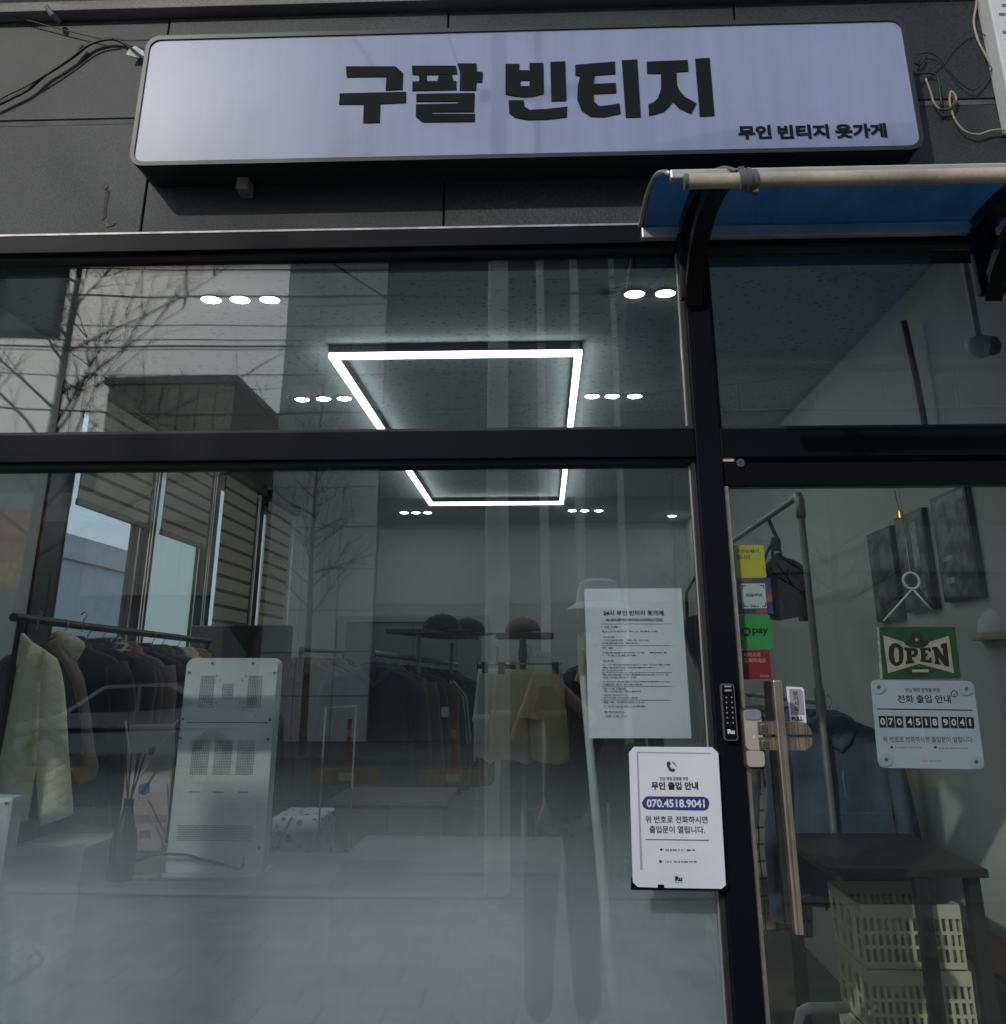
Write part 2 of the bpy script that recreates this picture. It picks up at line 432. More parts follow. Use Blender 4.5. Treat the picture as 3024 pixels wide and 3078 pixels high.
for i, (a, b) in enumerate(WY):
    w = thing('side_window', WIN_LABEL[i], 'window', (XL, (a + b) / 2, WZ0), group='windows along the side wall')
    lo = 1.805 if i == 0 else (WY[i - 1][1] + a) / 2
    hi = 5.595 if i == 3 else (b + WY[i + 1][0]) / 2
    MB().box(XL - 0.035, XL + 0.012, lo, a, WZ0, WZ1).build('window_post', FRAME_IN, w)
    MB().box(XL - 0.034, XL + 0.011, b, hi - 0.001, WZ0, WZ1).build('window_post', FRAME_IN, w)
    MB().box(XL - 0.033, XL + 0.010, a, b, WZ0, WZ0 + 0.05).build('sill', FRAME_IN, w)
    MB().box(XL - 0.033, XL + 0.009, a, b, WZ1 - 0.03, WZ1).build('head', FRAME_IN, w)
    p = MB().box(XL - 0.014, XL - 0.008, a, b, WZ0 + 0.05, WZ1 - 0.03).build('pane', side_glass, w)
    if i == 1: MB().box(XL - 0.0065, XL - 0.0055, a + 0.002, b - 0.002, WZ0 + 0.052, WZ1 - 0.032).build('window_film', frost, w)
    for e, yy in (('edge_trim', a - 0.012), ('edge_trim', b + 0.002)):
        MB().box(XL + 0.012, XL + 0.018, yy, yy + 0.007, WZ0, WZ1).build(e, STEEL, w)
    # blind: head box, striped cloth made of slats, bottom bar
    bl = thing('roller_blind', ['striped beige blind raised to half height on the nearest side window',
                                'striped beige blind raised to half height on the second side window',
                                'striped beige blind lowered over the third side window',
                                'striped beige blind lowered over the farthest side window'][i], 'blind', (XL, (a + b) / 2, WZ1), group='striped blinds of the side windows')
    MB().bbox(XL + 0.02, XL + 0.10, a - 0.09, b + 0.09, WZ1 + 0.005, WZ1 + 0.075, 0.006).build('head_box', FRAME_IN, bl)
    zb = 2.228 if i < 2 else WZ0 + 0.02
    zt = WZ1 + 0.005
    pitch = 0.075 if i < 2 else 0.093
    n = int((zt - zb) / pitch) + 1
    for k in range(n):
        z1 = zt - k * pitch; z0 = max(z1 - pitch * 0.76, zb)
        if z0 < z1: MB().box(XL + 0.045, XL + 0.049, a - 0.01, b + 0.01, z0, z1).build('band', BLIND, bl)
    MB().box(XL + 0.0425, XL + 0.0435, a - 0.008, b + 0.008, zb, zt).build('backing_cloth', BLIND_D, bl)
    MB().bbox(XL + 0.038, XL + 0.056, a - 0.012, b + 0.012, zb - 0.03, zb, 0.004).build('bottom_bar', pm('blind_bar', (0.16, 0.15, 0.12), 0.5), bl)
    # beaded pull chain
    ch = MB()
    ch.tube([(XL + 0.06, b + 0.03, WZ1), (XL + 0.06, b + 0.03, 1.25)], 0.0035, 6)
    ch.tube([(XL + 0.06, b + 0.065, WZ1), (XL + 0.06, b + 0.065, 1.25)], 0.0035, 6)
    ch.build('pull_chain', pm('bead_chain', (0.75, 0.74, 0.70), 0.3, metal=0.4), bl)
# pale neighbour seen through those windows
nb = thing('neighbour_building', 'pale bluish building beyond the side windows of the shop', 'building', (-7.6, 6, 0))
MB().box(-9.6, -7.6, -1.0, 16, -0.1, 3.6).build('wall', pm('pale_blue_render', (0.58, 0.64, 0.68), 0.8, var=0.08), nb)
for k in range(3):
    y = 1.6 + k * 3.0
    wn_ = MB().box(-7.61, -7.58, y, y + 1.3, 1.2, 2.6).build('window', pm('dull_glass', (0.10, 0.14, 0.18), 0.1), nb)
    MB().box(-7.60, -7.56, y - 0.06, y + 1.36, 1.12, 1.2).build('sill', pm('white_trim', (0.6, 0.62, 0.63), 0.6), nb)
MB().box(-7.64, -7.54, -1, 16, 3.2, 3.32).build('ledge', MATS['white_trim'], nb)

# ================================================================== the facade
granite = pm('dark_granite', (0.036, 0.041, 0.046), 0.55, var=0.35, vscale=2.5, grain=0.45, gscale=260, bump=0.12, bscale=240, spec=0.35)
speckle(granite, 0.72, 110.0, 0.25)
joint_m = pm('joint_dark', (0.018, 0.019, 0.020), 0.9)  # dark colour of the joints, gaps and seals
fw_ = thing('facade_wall', 'dark speckled granite wall behind and around the lightbox sign', 'wall', (0, 0.1, 2.52))
MB().box(-3.0, 2.2, 0.02, 0.25, 2.521, 4.6).build('backing', joint_m, fw_)
xs = [-3.0, -1.735, -0.983, -0.228, 0.527, 1.282, 2.2]
zs = [2.522, 2.852, 3.175]
for r in range(2):
    off = 0 if r == 0 else 0.0
    for c in range(len(xs) - 1):
        a, b = xs[c] + 0.0018, xs[c + 1] - 0.0018
        z0, z1 = zs[r] + (0.009 if r else 0), zs[r + 1] - (0.009 if r == 0 else 0.006)
        dy = random.uniform(-0.0015, 0.0015)
        MB().bbox(a, b, dy, 0.03, z0, z1, 0.002, 1).build('granite_panel', granite, fw_)
# thin tube strip filling the wide joint between the two courses
MB().box(-3.0, 2.2, 0.0025, 0.021, 2.8450, 2.8590).build('joint_strip', pm('sealant', (0.075, 0.08, 0.085), 0.7, var=0.3, vscale=20), fw_)
concrete = pm('weathered_concrete', (0.24, 0.24, 0.235), 0.85, var=0.25, vscale=5, grain=0.2, bump=0.3, bscale=80)
MB().bbox(-3.0, 2.2, -0.035, 0.03, 3.178, 3.222, 0.003).build('ledge', concrete, fw_)
MB().bbox(-3.0, 2.2, -0.075, 0.03, 3.234, 3.40, 0.004).build('ledge', concrete, fw_)
MB().box(-3.0, 2.2, 0.0, 0.03, 3.401, 4.6).build('upper_cladding', granite, fw_)
# remains of an old bracket and patches of filler on the wall, left of the sign
for k, (zx, zy, w, h) in enumerate(((545, 965, 36, 40), (565, 1165, 60, 36))):
    p = at_y(*zm(1, zx, zy), -0.004)
    rr = random.Random(k + 4); ol = [(p.x + w * 0.00026 * math.cos(a_ * 0.45) * rr.uniform(0.6, 1.15), p.z + h * 0.00024 * math.sin(a_ * 0.45) * rr.uniform(0.6, 1.2)) for a_ in range(14)]
    MB().poly([ol], facing(-0.0032), 0.003).build('filler_patch', pm('filler', (0.15, 0.14, 0.125), 0.9, var=0.5, vscale=60), fw_)
a = at_y(*zm(1, 565, 985), 0); b = at_y(*zm(1, 560, 1150), 0)
MB().poly([[(a.x - 0.006, a.z), (a.x + 0.005, a.z - 0.004), (a.x + 0.003, (a.z + b.z) / 2), (a.x + 0.006, b.z + 0.01), (a.x - 0.005, b.z), (a.x - 0.003, (a.z + b.z) / 2)]], facing(-0.0022), 0.002).build('old_glue_line', pm('glue', (0.070, 0.067, 0.063), 0.9, var=0.5, vscale=80), fw_)

# side piers of the shop front (outside the picture) and the low wall under the window
pr = thing('front_pier', 'dark granite pier at the far end of the shop window', 'pier', (-2.6, 0.1, 0))
MB().box(-3.0, -2.16, 0.0, 0.25, -0.05, 2.518).build('pier_face', granite, pr)
pr = thing('front_pier', 'dark granite pier beside the hinge side of the door', 'pier', (1.8, 0.1, 0))
MB().box(1.372, 2.2, 0.0, 0.25, -0.05, 2.518).build('pier_face', granite, pr)
pl = thing('window_plinth', 'low dark granite plinth under the shop window', 'wall', (-1, 0.1, 0))
MB().box(-2.158, 0.345, 0.0, 0.25, -0.05, 0.40).build('plinth_face', granite, pl)

# ------------------------------------------------------------------ shop window: frame, double panes, misty film
MX0, MX1 = 0.347, 0.402
TZ0, TZ1 = 1.950, 2.015
win = thing('shop_window', 'large black framed shop window with a frosted lower part', 'window', (-0.9, 0.05, 0.40))
MB().bbox(-2.158, 1.37, -0.014, 0.12, 2.472, 2.519, 0.002).build('top_rail', FRAME, win)
MB().box(-2.158, 1.37, -0.016, -0.010, 2.5185, 2.5235).build('rail_highlight', pm('alu_highlight', (0.35, 0.35, 0.35), 0.5, metal=0.6, var=0.3, vscale=30), win)  # pale strip painted in for the highlight along the rail's top
MB().bbox(MX0, MX1, -0.012, 0.12, 0.05, 2.471, 0.002).build('mullion', FRAME, win)
MB().bbox(-2.158, MX0 - 0.0005, -0.010, 0.12, TZ0, TZ1, 0.002).build('transom', FRAME, win)
MB().bbox(MX1 + 0.0005, 1.37, -0.010, 0.12, TZ0 - 0.002, TZ1 - 0.002, 0.002).build('transom', FRAME, win)
MB().bbox(-2.158, -2.08, -0.011, 0.12, 0.451, TZ0 - 0.0005, 0.002).build('side_post', FRAME, win)
MB().bbox(-2.158, -2.08, -0.011, 0.12, TZ1 + 0.0005, 2.471, 0.002).build('side_post', FRAME, win)
MB().bbox(-2.158, MX0 - 0.0005, -0.010, 0.12, 0.401, 0.45, 0.002).build('bottom_rail', FRAME, win)
bead = pm('rubber_bead', (0.02, 0.02, 0.021), 0.6)
def beads(x0, x1, z0, z1):
    m = MB(); t = 0.009
    m.box(x0, x1, 0.008, 0.03, z0, z0 + t).box(x0, x1, 0.008, 0.03, z1 - t, z1)
    m.box(x0, x0 + t, 0.008, 0.03, z0 + t, z1 - t).box(x1 - t, x1, 0.008, 0.03, z0 + t, z1 - t)
    m.build('glazing_bead', bead, win)
PANE = glass('window_glass', 0.062, (0.955, 0.97, 0.97), wave=0.0005, dust=0.008)
PANE_IN = glass('window_glass_inner', 0.062, (0.955, 0.97, 0.97), wave=0.0007)
for x0, x1, z0, z1 in ((-2.08, MX0, TZ1, 2.472), (-2.08, MX0, 0.45, TZ0), (MX1, 1.37, TZ1 - 0.002, 2.472)):
    MB().box(x0 + 0.001, x1 - 0.001, 0.031, 0.037, z0 + 0.001, z1 - 0.001).build('outer_pane', PANE, win)
    MB().box(x0 + 0.001, x1 - 0.001, 0.050, 0.056, z0 + 0.001, z1 - 0.001).build('inner_pane', PANE_IN, win)
    beads(x0 + 0.0005, x1 - 0.0005, z0 + 0.0005, z1 - 0.0005)
for z0, z1 in ((TZ1 + 0.012, 2.46), (0.47, TZ0 - 0.012)):
    MB().box(MX0 - 0.0125, MX0 - 0.0098, 0.024, 0.0295, z0, z1).build('bright_edge', pm('lit_alu', (0.62, 0.63, 0.62), 0.3, metal=0.6), win)  # aluminium inner edge, coloured pale for the light it catches
# misty film: clear at the top, milky towards the bottom (a printed dot gradient)
film = bpy.data.materials.new('gradient_frost_film'); film.use_nodes = True
nt = film.node_tree; nt.nodes.remove(nt.nodes['Principled BSDF'])
tc = nd(nt, 'ShaderNodeTexCoord'); sx = nd(nt, 'ShaderNodeSeparateXYZ'); nt.links.new(tc.outputs['Object'], sx.inputs[0])
mr = nd(nt, 'ShaderNodeMapRange'); mr.inputs['From Min'].default_value = 0.85; mr.inputs['From Max'].default_value = 1.45
nt.links.new(sx.outputs['Z'], mr.inputs['Value'])
cr = nd(nt, 'ShaderNodeValToRGB'); cr.color_ramp.interpolation = 'B_SPLINE'
el = cr.color_ramp.elements
el[0].position = 0.0; el[0].color = (0.228, 0.228, 0.228, 1); el[1].position = 1.0; el[1].color = (0.0, 0.0, 0.0, 1)
for pos, v in ((0.10, 0.218), (0.20, 0.190), (0.30, 0.150), (0.40, 0.108), (0.50, 0.069), (0.60, 0.037), (0.72, 0.015), (0.85, 0.0025)):
    e = el.new(pos); e.color = (v, v, v, 1)
nt.links.new(mr.outputs[0], cr.inputs[0])
no = nd(nt, 'ShaderNodeTexNoise'); no.inputs['Scale'].default_value = 420; no.inputs['Detail'].default_value = 1
nt.links.new(tc.outputs['Object'], no.inputs['Vector'])
ad = nd(nt, 'ShaderNodeMath', operation='MULTIPLY_ADD'); ad.inputs[1].default_value = 0.2; ad.inputs[2].default_value = 0.9
nt.links.new(no.outputs['Fac'], ad.inputs[0])
mu = nd(nt, 'ShaderNodeMath', operation='MULTIPLY', use_clamp=True); nt.links.new(ad.outputs[0], mu.inputs[0]); nt.links.new(cr.outputs[0], mu.inputs[1])
df = nd(nt, 'ShaderNodeBsdfDiffuse'); df.inputs[0].default_value = (0.82, 0.90, 0.95, 1)
tl = nd(nt, 'ShaderNodeBsdfTranslucent'); tl.inputs[0].default_value = (0.80, 0.88, 0.91, 1)
m1 = nd(nt, 'ShaderNodeMixShader'); m1.inputs[0].default_value = 0.28
nt.links.new(df.outputs[0], m1.inputs[1]); nt.links.new(tl.outputs[0], m1.inputs[2])
tr = nd(nt, 'ShaderNodeBsdfTransparent')
m2 = nd(nt, 'ShaderNodeMixShader')
nt.links.new(mu.outputs[0], m2.inputs[0]); nt.links.new(tr.outputs[0], m2.inputs[1]); nt.links.new(m1.outputs[0], m2.inputs[2])
nt.links.new(m2.outputs[0], nt.nodes['Material Output'].inputs[0])
# built with its own origin at the floor so that Z in the film is the height above the street
fo = MB()
for k in range(4): fo.box(-2.078, MX0 - 0.004, 0.0572 + k * 0.0007, 0.0575 + k * 0.0007, 0.455, 1.48)      # the film's laminated layers, each faintly milky
fo = fo.build('frosted_film', film, win)
fo.data.transform(Matrix.Translation(ORG[win.name])); fo.location = -ORG[win.name]

# ------------------------------------------------------------------ glass door
door = thing('glass_door', 'black framed glass shop door hung with stickers and notices', 'door', (0.88, 0.03, 0.06))
MB().bbox(MX1 + 0.004, 1.362, 0.0, 0.045, 1.886, 1.937, 0.002).build('top_rail', pm('door_rail', (0.005, 0.005, 0.006), 0.45, spec=0.12), door)
MB().bbox(MX1 + 0.004, 1.362, 0.0, 0.045, 0.06, 0.20, 0.002).build('bottom_rail', MATS['door_rail'], door)
MB().bbox(1.318, 1.362, 0.0, 0.045, 0.201, 1.885, 0.002).build('hinge_stile', MATS['door_rail'], door)
MB().bbox(MX1 + 0.0015, MX1 + 0.0115, -0.003, 0.042, 0.201, 1.885, 0.0025).build('edge_strip', pm('brushed_edge', (0.55, 0.50, 0.44), 0.35, metal=0.85, var=0.2, vscale=40), door)
MB().box(MX1 + 0.013, 1.3175, 0.018, 0.028, 0.201, 1.8855).build('pane', glass('door_glass', 0.065, (0.90, 0.93, 0.91), wave=0.0005, dust=0.007), door)
MB().box(MX1 + 0.0006, 1.37, 0.05, 0.12, 1.938, 1.9475).build('head_seal', joint_m, door)
c = at_y(*zm('d', 258, 86), 0)
sc = MB().tube([(c.x, 0.0005, c.z), (c.x, -0.004, c.z)], 0.0095, 18).build('screw', STEEL, door, smooth=True)
MB().box(c.x - 0.004, c.x + 0.004, -0.0046, -0.0039, c.z - 0.001, c.z + 0.001).build('screw_slot', joint_m, sc)
c = at_y(*zm('d', 180, 66), 0)
MB().bbox(c.x - 0.014, c.x + 0.014, -0.004, 0.0005, c.z - 0.005, c.z + 0.005, 0.001, 1).build('contact_plate', pm('pale_plate', (0.55, 0.52, 0.47), 0.5), door)
# pull bars, one on each face, with their clamps
BAR = pm('steel_bar_tan_sheen', (0.62, 0.53, 0.42), 0.28, metal=0.85, var=0.22, vscale=14)  # steel with the warm tan of its reflections put into the colour
_nt = BAR.node_tree; _b = _nt.nodes['Principled BSDF']; _tc = nd(_nt, 'ShaderNodeTexCoord'); _mp = nd(_nt, 'ShaderNodeMapping'); _mp.inputs['Scale'].default_value = (420, 60, 2.0)
_nz = nd(_nt, 'ShaderNodeTexNoise'); _nz.inputs['Scale'].default_value = 1.0; _nz.inputs['Detail'].default_value = 3
_nt.links.new(_tc.outputs['Object'], _mp.inputs[0]); _nt.links.new(_mp.outputs[0], _nz.inputs['Vector'])
_cr = nd(_nt, 'ShaderNodeMapRange'); _cr.inputs['From Min'].default_value = 0.32; _cr.inputs['From Max'].default_value = 0.68; _cr.inputs['To Min'].default_value = 0.45; _cr.inputs['To Max'].default_value = 1.25
_nt.links.new(_nz.outputs['Fac'], _cr.inputs['Value']); _sc = nd(_nt, 'ShaderNodeVectorMath', operation='SCALE')
_nt.links.new(_b.inputs['Base Color'].links[0].from_socket, _sc.inputs[0]); _nt.links.new(_cr.outputs[0], _sc.inputs['Scale']); _nt.links.new(_sc.outputs[0], _b.inputs['Base Color'])
def bar(pt, pb, y, w, d, mat):
    t = at_y(*zm('e', *pt), y); b = at_y(*zm('e', *pb), y); x = (t.x + b.x) / 2
    return x, t.z, b.z, MB().bbox(x - w / 2, x + w / 2, y, y + d, b.z, t.z, 0.003).build('pull_bar', mat, door)
bx_, bt_, bb_, o_ = bar((422, 80), (550, 1460), -0.062, 0.0175, 0.02, BAR)
bar((378, 85), (487, 1405), 0.075, 0.013, 0.02, pm('inner_bar', (0.16, 0.155, 0.145), 0.25, metal=0.9, var=0.2, vscale=30))
p = at_y(*zm('e', 470, 380), -0.03)
cl = MB()
cl.poly([[(p.x - 0.056, p.z + 0.003), (p.x + 0.050, p.z + 0.003), (p.x + 0.049, p.z + 0.012), (p.x + 0.044, p.z + 0.020), (p.x + 0.034, p.z + 0.026), (p.x - 0.056, p.z + 0.026)]], facing(-0.040), 0.028)
cl.poly([[(p.x - 0.056, p.z - 0.026), (p.x + 0.034, p.z - 0.026), (p.x + 0.044, p.z - 0.020), (p.x + 0.049, p.z - 0.012), (p.x + 0.050, p.z - 0.003), (p.x - 0.056, p.z - 0.003)]], facing(-0.040), 0.028)
cl.build('bar_clamp', BAR, door, smooth=True)
MB().tube([(p.x - 0.03, -0.012, p.z), (p.x - 0.03, 0.10, p.z)], 0.008, 10).build('bar_spacer', STEEL, door, smooth=True)
MB().bbox(p.x - 0.050, p.x - 0.038, -0.044, -0.0402, p.z - 0.022, p.z - 0.008, 0.0015).build('clamp_screw', STEEL, door)
MB().bbox(p.x - 0.050, p.x - 0.038, -0.044, -0.0402, p.z + 0.008, p.z + 0.022, 0.0015).build('clamp_screw', STEEL, door)
# digital lock body on the door's edge
a = at_y(*zm('l', 190, 190), -0.03); b = at_y(*zm('l', 368, 640), -0.03)
bb = at_y(*zm('l', 220, 640), -0.03); ra = at_y(*zm('l', 340, 190), -0.03)
lx0, lx1 = (a.x + bb.x) / 2, (ra.x + b.x) / 2
lk = MB().poly([rrect(lx0, lx1, b.z, a.z, 0.010, 6)], facing(-0.030), 0.030).build('door_lock', pm('lock_shell', (0.055, 0.053, 0.05), 0.35), door, smooth=True)
MB().poly([rrect(lx0 + 0.003, lx1 - 0.003, b.z + 0.006, b.z + (a.z - b.z) * 0.315, 0.007, 5)], facing(-0.037), 0.0072).build('lock_cover', pm('lock_grey', (0.40, 0.37, 0.33), 0.4, var=0.05), lk, smooth=True)
MB().poly([rrect(lx0 + 0.003, lx1 - 0.003, b.z + (a.z - b.z) * 0.325, a.z - 0.003, 0.008, 5)], facing(-0.038), 0.0082).build('lock_cover', MATS['lock_grey'], lk, smooth=True)
MB().poly([rrect(lx0 + 0.004, lx1 - 0.004, a.z - 0.021, a.z - 0.0035, 0.007, 5)], facing(-0.0405), 0.0027).build('lock_cap', pm('lock_cap_sheen', (0.30, 0.37, 0.44), 0.18, metal=0.4), lk, smooth=True)  # bevelled top, its bluish highlight put into the colour
c = at_y(*zm('l', 280, 397), -0.038)
MB().poly([[(c.x - 0.003, c.z - 0.002), (c.x + 0.002, c.z - 0.003), (c.x + 0.003, c.z + 0.004), (c.x + 0.0005, c.z + 0.001)]], facing(-0.0385), 0.0004).build('lock_glint', pm('glint_pale', (0.75, 0.75, 0.75), 0.4), lk)  # small painted glint on the lock cover

# ================================================================== lightbox sign above the window
SY = -0.11
SX0, SX1, SZ0, SZ1 = -0.984, 0.911, 2.654, 3.029
sign = thing('lightbox_sign', 'long white lightbox sign with black Korean lettering on the granite wall', 'sign', (-0.03, 0, SZ0))
sframe = pm('sign_case', (0.018, 0.022, 0.021), 0.42, var=0.12, vscale=5)
outer = rrect(SX0, SX1, SZ0, SZ1, 0.035, 7); inner = rrect(SX0 + 0.010, SX1 - 0.010, SZ0 + 0.011, SZ1 - 0.012, 0.027, 7)
MB().poly([outer, inner[::-1]], facing(SY), 0.030).build('case_rim', sframe, sign, smooth=True)
MB().poly([rrect(SX0 + 0.0012, SX1 - 0.0012, SZ0 + 0.0012, SZ1 - 0.0012, 0.034, 7)], facing(SY + 0.012), 0.098).build('case', sframe, sign, smooth=True)
face_m = pm('sign_acrylic', (0.235, 0.275, 0.44), 0.35, var=0.03, vscale=1.2, coat=0.9, spec=0.3)
_nt = face_m.node_tree
_tc = nd(_nt, 'ShaderNodeTexCoord'); _n = nd(_nt, 'ShaderNodeTexNoise'); _n.inputs['Scale'].default_value = 1.6; _n.inputs['Detail'].default_value = 0
_bp = nd(_nt, 'ShaderNodeBump'); _bp.inputs['Distance'].default_value = 0.016
_nt.links.new(_tc.outputs['Object'], _n.inputs['Vector']); _nt.links.new(_n.outputs['Fac'], _bp.inputs['Height'])
_nt.links.new(_bp.outputs[0], _nt.nodes['Principled BSDF'].inputs['Coat Normal'])
_b = _nt.nodes['Principled BSDF']; _b.inputs['Coat IOR'].default_value = 1.75
# rain streaks and dust on the face
_mp = nd(_nt, 'ShaderNodeMapping'); _mp.inputs['Scale'].default_value = (26, 26, 1.2); _nt.links.new(_tc.outputs['Object'], _mp.inputs[0])
_ns = nd(_nt, 'ShaderNodeTexNoise'); _ns.inputs['Scale'].default_value = 1.0; _ns.inputs['Detail'].default_value = 6; _nt.links.new(_mp.outputs[0], _ns.inputs['Vector'])
_nb = nd(_nt, 'ShaderNodeTexNoise'); _nb.inputs['Scale'].default_value = 5.0; _nb.inputs['Detail'].default_value = 8; _nt.links.new(_tc.outputs['Object'], _nb.inputs['Vector'])
_ml = nd(_nt, 'ShaderNodeMath', operation='MULTIPLY'); _nt.links.new(_ns.outputs['Fac'], _ml.inputs[0]); _nt.links.new(_nb.outputs['Fac'], _ml.inputs[1])
_mr = nd(_nt, 'ShaderNodeMapRange'); _mr.inputs['From Min'].default_value = 0.12; _mr.inputs['From Max'].default_value = 0.42; _mr.inputs['To Min'].default_value = 1.06; _mr.inputs['To Max'].default_value = 0.88
_nt.links.new(_ml.outputs[0], _mr.inputs['Value']); _sv = nd(_nt, 'ShaderNodeVectorMath', operation='SCALE')
_nt.links.new(_b.inputs['Base Color'].links[0].from_socket, _sv.inputs[0]); _nt.links.new(_mr.outputs[0], _sv.inputs['Scale']); _nt.links.new(_sv.outputs[0], _b.inputs['Base Color'])
MB().poly([inner], facing(SY + 0.004), 0.006).build('sign_face', face_m, sign)
LET = pm('black_vinyl', (0.009, 0.012, 0.014), 0.6, var=0.06, spec=0.1)
GLYPHS = [
 [[[(131,145),(350,145),(383,175),(380,246),(306,250),(310,190),(135,192)]], [[(104,264),(396,257),(396,304),(282,310),(280,392),(207,394),(210,312),(101,312)]]],
 [[[(422,142),(616,142),(622,178),(487,182),(487,210),(534,210),(540,186),(600,184),(604,210),(618,210),(618,248),(424,252),(424,212),(454,210),(454,184),(424,180)]],
  [[(622,132),(706,132),(708,168),(734,170),(732,214),(706,214),(704,250),(632,250),(634,170)]],
  [[(441,266),(698,262),(696,345),(510,346),(508,354),(699,354),(698,388),(468,390),(439,366),(440,312),(625,308),(627,299),(441,300)]]],
 [[[(834,134),(895,134),(895,162),(940,162),(940,130),(1001,130),(1003,264),(960,276),(920,280),(875,276),(834,268)], [(900,232),(940,232),(940,206),(900,206)]],
  [[(1031,126),(1097,122),(1102,296),(1036,298)]],
  [[(848,294),(914,294),(918,322),(940,336),(1020,332),(1106,322),(1104,368),(1020,378),(930,380),(875,370),(850,350)]]],
 [[[(1141,138),(1316,124),(1318,178),(1228,184),(1220,222),(1320,218),(1322,262),(1222,266),(1224,300),(1245,320),(1290,316),(1335,308),(1342,352),(1270,368),(1210,366),(1170,340),(1150,290),(1152,230),(1163,188),(1142,184)]],
  [[(1346,118),(1414,115),(1430,368),(1364,370)]]],
 [[[(1456,124),(1636,117),(1640,166),(1586,170),(1590,230),(1605,258),(1625,280),(1676,308),(1652,354),(1600,330),(1571,300),(1555,322),(1530,345),(1466,362),(1464,312),(1488,302),(1505,285),(1520,240),(1519,176),(1458,176)]],
  [[(1669,112),(1733,107),(1755,362),(1690,365)]]]]
for g_ in GLYPHS:
    m = MB()
    for st in g_: m.poly(st, pix(2, SY + 0.0015), 0.002)
    m.build('lettering', LET, sign)
# the smaller line: three words
for w, l, r in (('무인', 540, 710), ('빈티지', 742, 1003), ('옷가게', 1034, 1297)):
    text_px(w, 3, l, r, 637 - (l - 540) * 0.018, 708 - (l - 540) * 0.012, SY + 0.0022, LET, sign, 0.045)
# small mounting clips under the case
for k, p in enumerate(((1270, 985),)):
    q = at_y(*zm(1, *p), -0.03)
    MB().bbox(q.x - 0.015, q.x + 0.015, -0.05, 0.0, SZ0 - 0.035, SZ0 - 0.001, 0.003).build('mounting_clip', pm('dusty_clip', (0.20, 0.19, 0.17), 0.8), sign)
q = at_y(*zm(3, 870, 840), -0.03)
MB().bbox(q.x - 0.012, q.x + 0.012, -0.05, 0.0, SZ0 - 0.035, SZ0 - 0.001, 0.003).build('mounting_clip', MATS['dusty_clip'], sign)

# ------------------------------------------------------------------ cables on the wall
def cable(name, label, pts, r, mat, cat='cable', zk=1, y=-0.015, group=None):
    P = [at_y(*zm(zk, *p[:2]), p[2] if len(p) > 2 else y) for p in pts]
    # smooth through the points
    Q = []
    for i in range(len(P) - 1):
        p0, p1, p2, p3 = P[max(i - 1, 0)], P[i], P[i + 1], P[min(i + 2, len(P) - 1)]
        for k in range(6):
            t = k / 6
            Q.append(0.5 * ((2 * p1) + (p2 - p0) * t + (2 * p0 - 5 * p1 + 4 * p2 - p3) * t * t + (3 * p1 - p0 - 3 * p2 + p3) * t ** 3))
    Q.append(P[-1])
    o = MB().tube(Q, r, 7).build(name, mat, None, smooth='all')
    return tag(o, label, cat, group)
CB = pm('cable_black', (0.02, 0.02, 0.02), 0.5)
CBR = pm('cable_brown', (0.085, 0.055, 0.035), 0.6)
CBE = pm('cable_beige', (0.36, 0.32, 0.24), 0.6)
cable('wall_cable', 'dark cable bundle sagging from the left edge up to the sign', [(-160, 610), (-40, 560), (60, 512), (150, 465), (230, 395), (310, 345), (390, 290), (460, 235), (530, 210), (600, 206), (660, 235), (738, 297, -0.05), (790, 330, -0.06)], 0.0042, CB)
cable('wall_cable', 'thin brown cable running just above the dark bundle', [(-160, 590), (-40, 540), (40, 495), (130, 452), (205, 408), (290, 355), (370, 300), (440, 246), (510, 214), (590, 201)], 0.0024, CBR, y=-0.022)
cable('wall_cable', 'straight thin wire from the ledge corner to the top of the bundle', [(40, 78), (160, 110), (330, 155), (540, 206)], 0.0018, CB)
cable('wall_cable', 'short wire joining the bundle to the sign frame', [(600, 208), (690, 211), (800, 207, -0.04)], 0.0018, CB)
cable('wall_cable', 'frayed cable end sticking up from the bundle', [(385, 292), (410, 262), (430, 238)], 0.0050, CB)
cl_ = at_y(*zm(1, 705, 268), -0.02)
tg = MB(); tg.poly([[(0, 0), (0.030, -0.006), (0.045, 0.004), (0.040, 0.018), (0.020, 0.030), (0.008, 0.022)]], lambda u, v, d: Vector((cl_.x - 0.022 + u, -0.026 + d + u * 0.3, cl_.z - 0.012 + v)), 0.002)
tag(tg.build('cable_tag', pm('white_tag', (0.75, 0.76, 0.77), 0.7, var=0.15, vscale=80)), 'crumpled white paper tag tied to the cable beside the sign', 'tag')
tag(MB().tube([at_y(*zm(1, 240, 30), -0.05), at_y(*zm(1, 270, 75), -0.04), at_y(*zm(1, 310, 115), -0.015)], [0.006, 0.008, 0.007], 8).build('bolt_stub', pm('dull_bolt', (0.25, 0.25, 0.25), 0.5, metal=0.5)), 'grey metal stub jutting out under the stone ledge', 'bolt')
cable('wall_cable', 'looped dark wires leaving the right end of the sign', [(1435, 295, -0.03), (1470, 272), (1520, 270), (1570, 300), (1620, 360), (1670, 420), (1740, 458), (1800, 400), (1840, 340)], 0.0020, CB, zk=3)
cable('wall_cable', 'short curled wire close to the right end of the sign', [(1440, 322, -0.03), (1462, 330), (1480, 310), (1490, 285)], 0.0026, CB, zk=3)
cable('wall_cable', 'thin dark wire hanging in a bend from the sign to the joint', [(1450, 376, -0.03), (1500, 372), (1545, 380), (1562, 420), (1575, 540)], 0.0026, CB, zk=3)
cable('wall_cable', 'fine wire arching high up beside the white downpipe', [(1500, 370), (1580, 300), (1650, 210), (1740, 155), (1820, 200), (1880, 270), (1930, 330)], 0.0013, CB, zk=3)
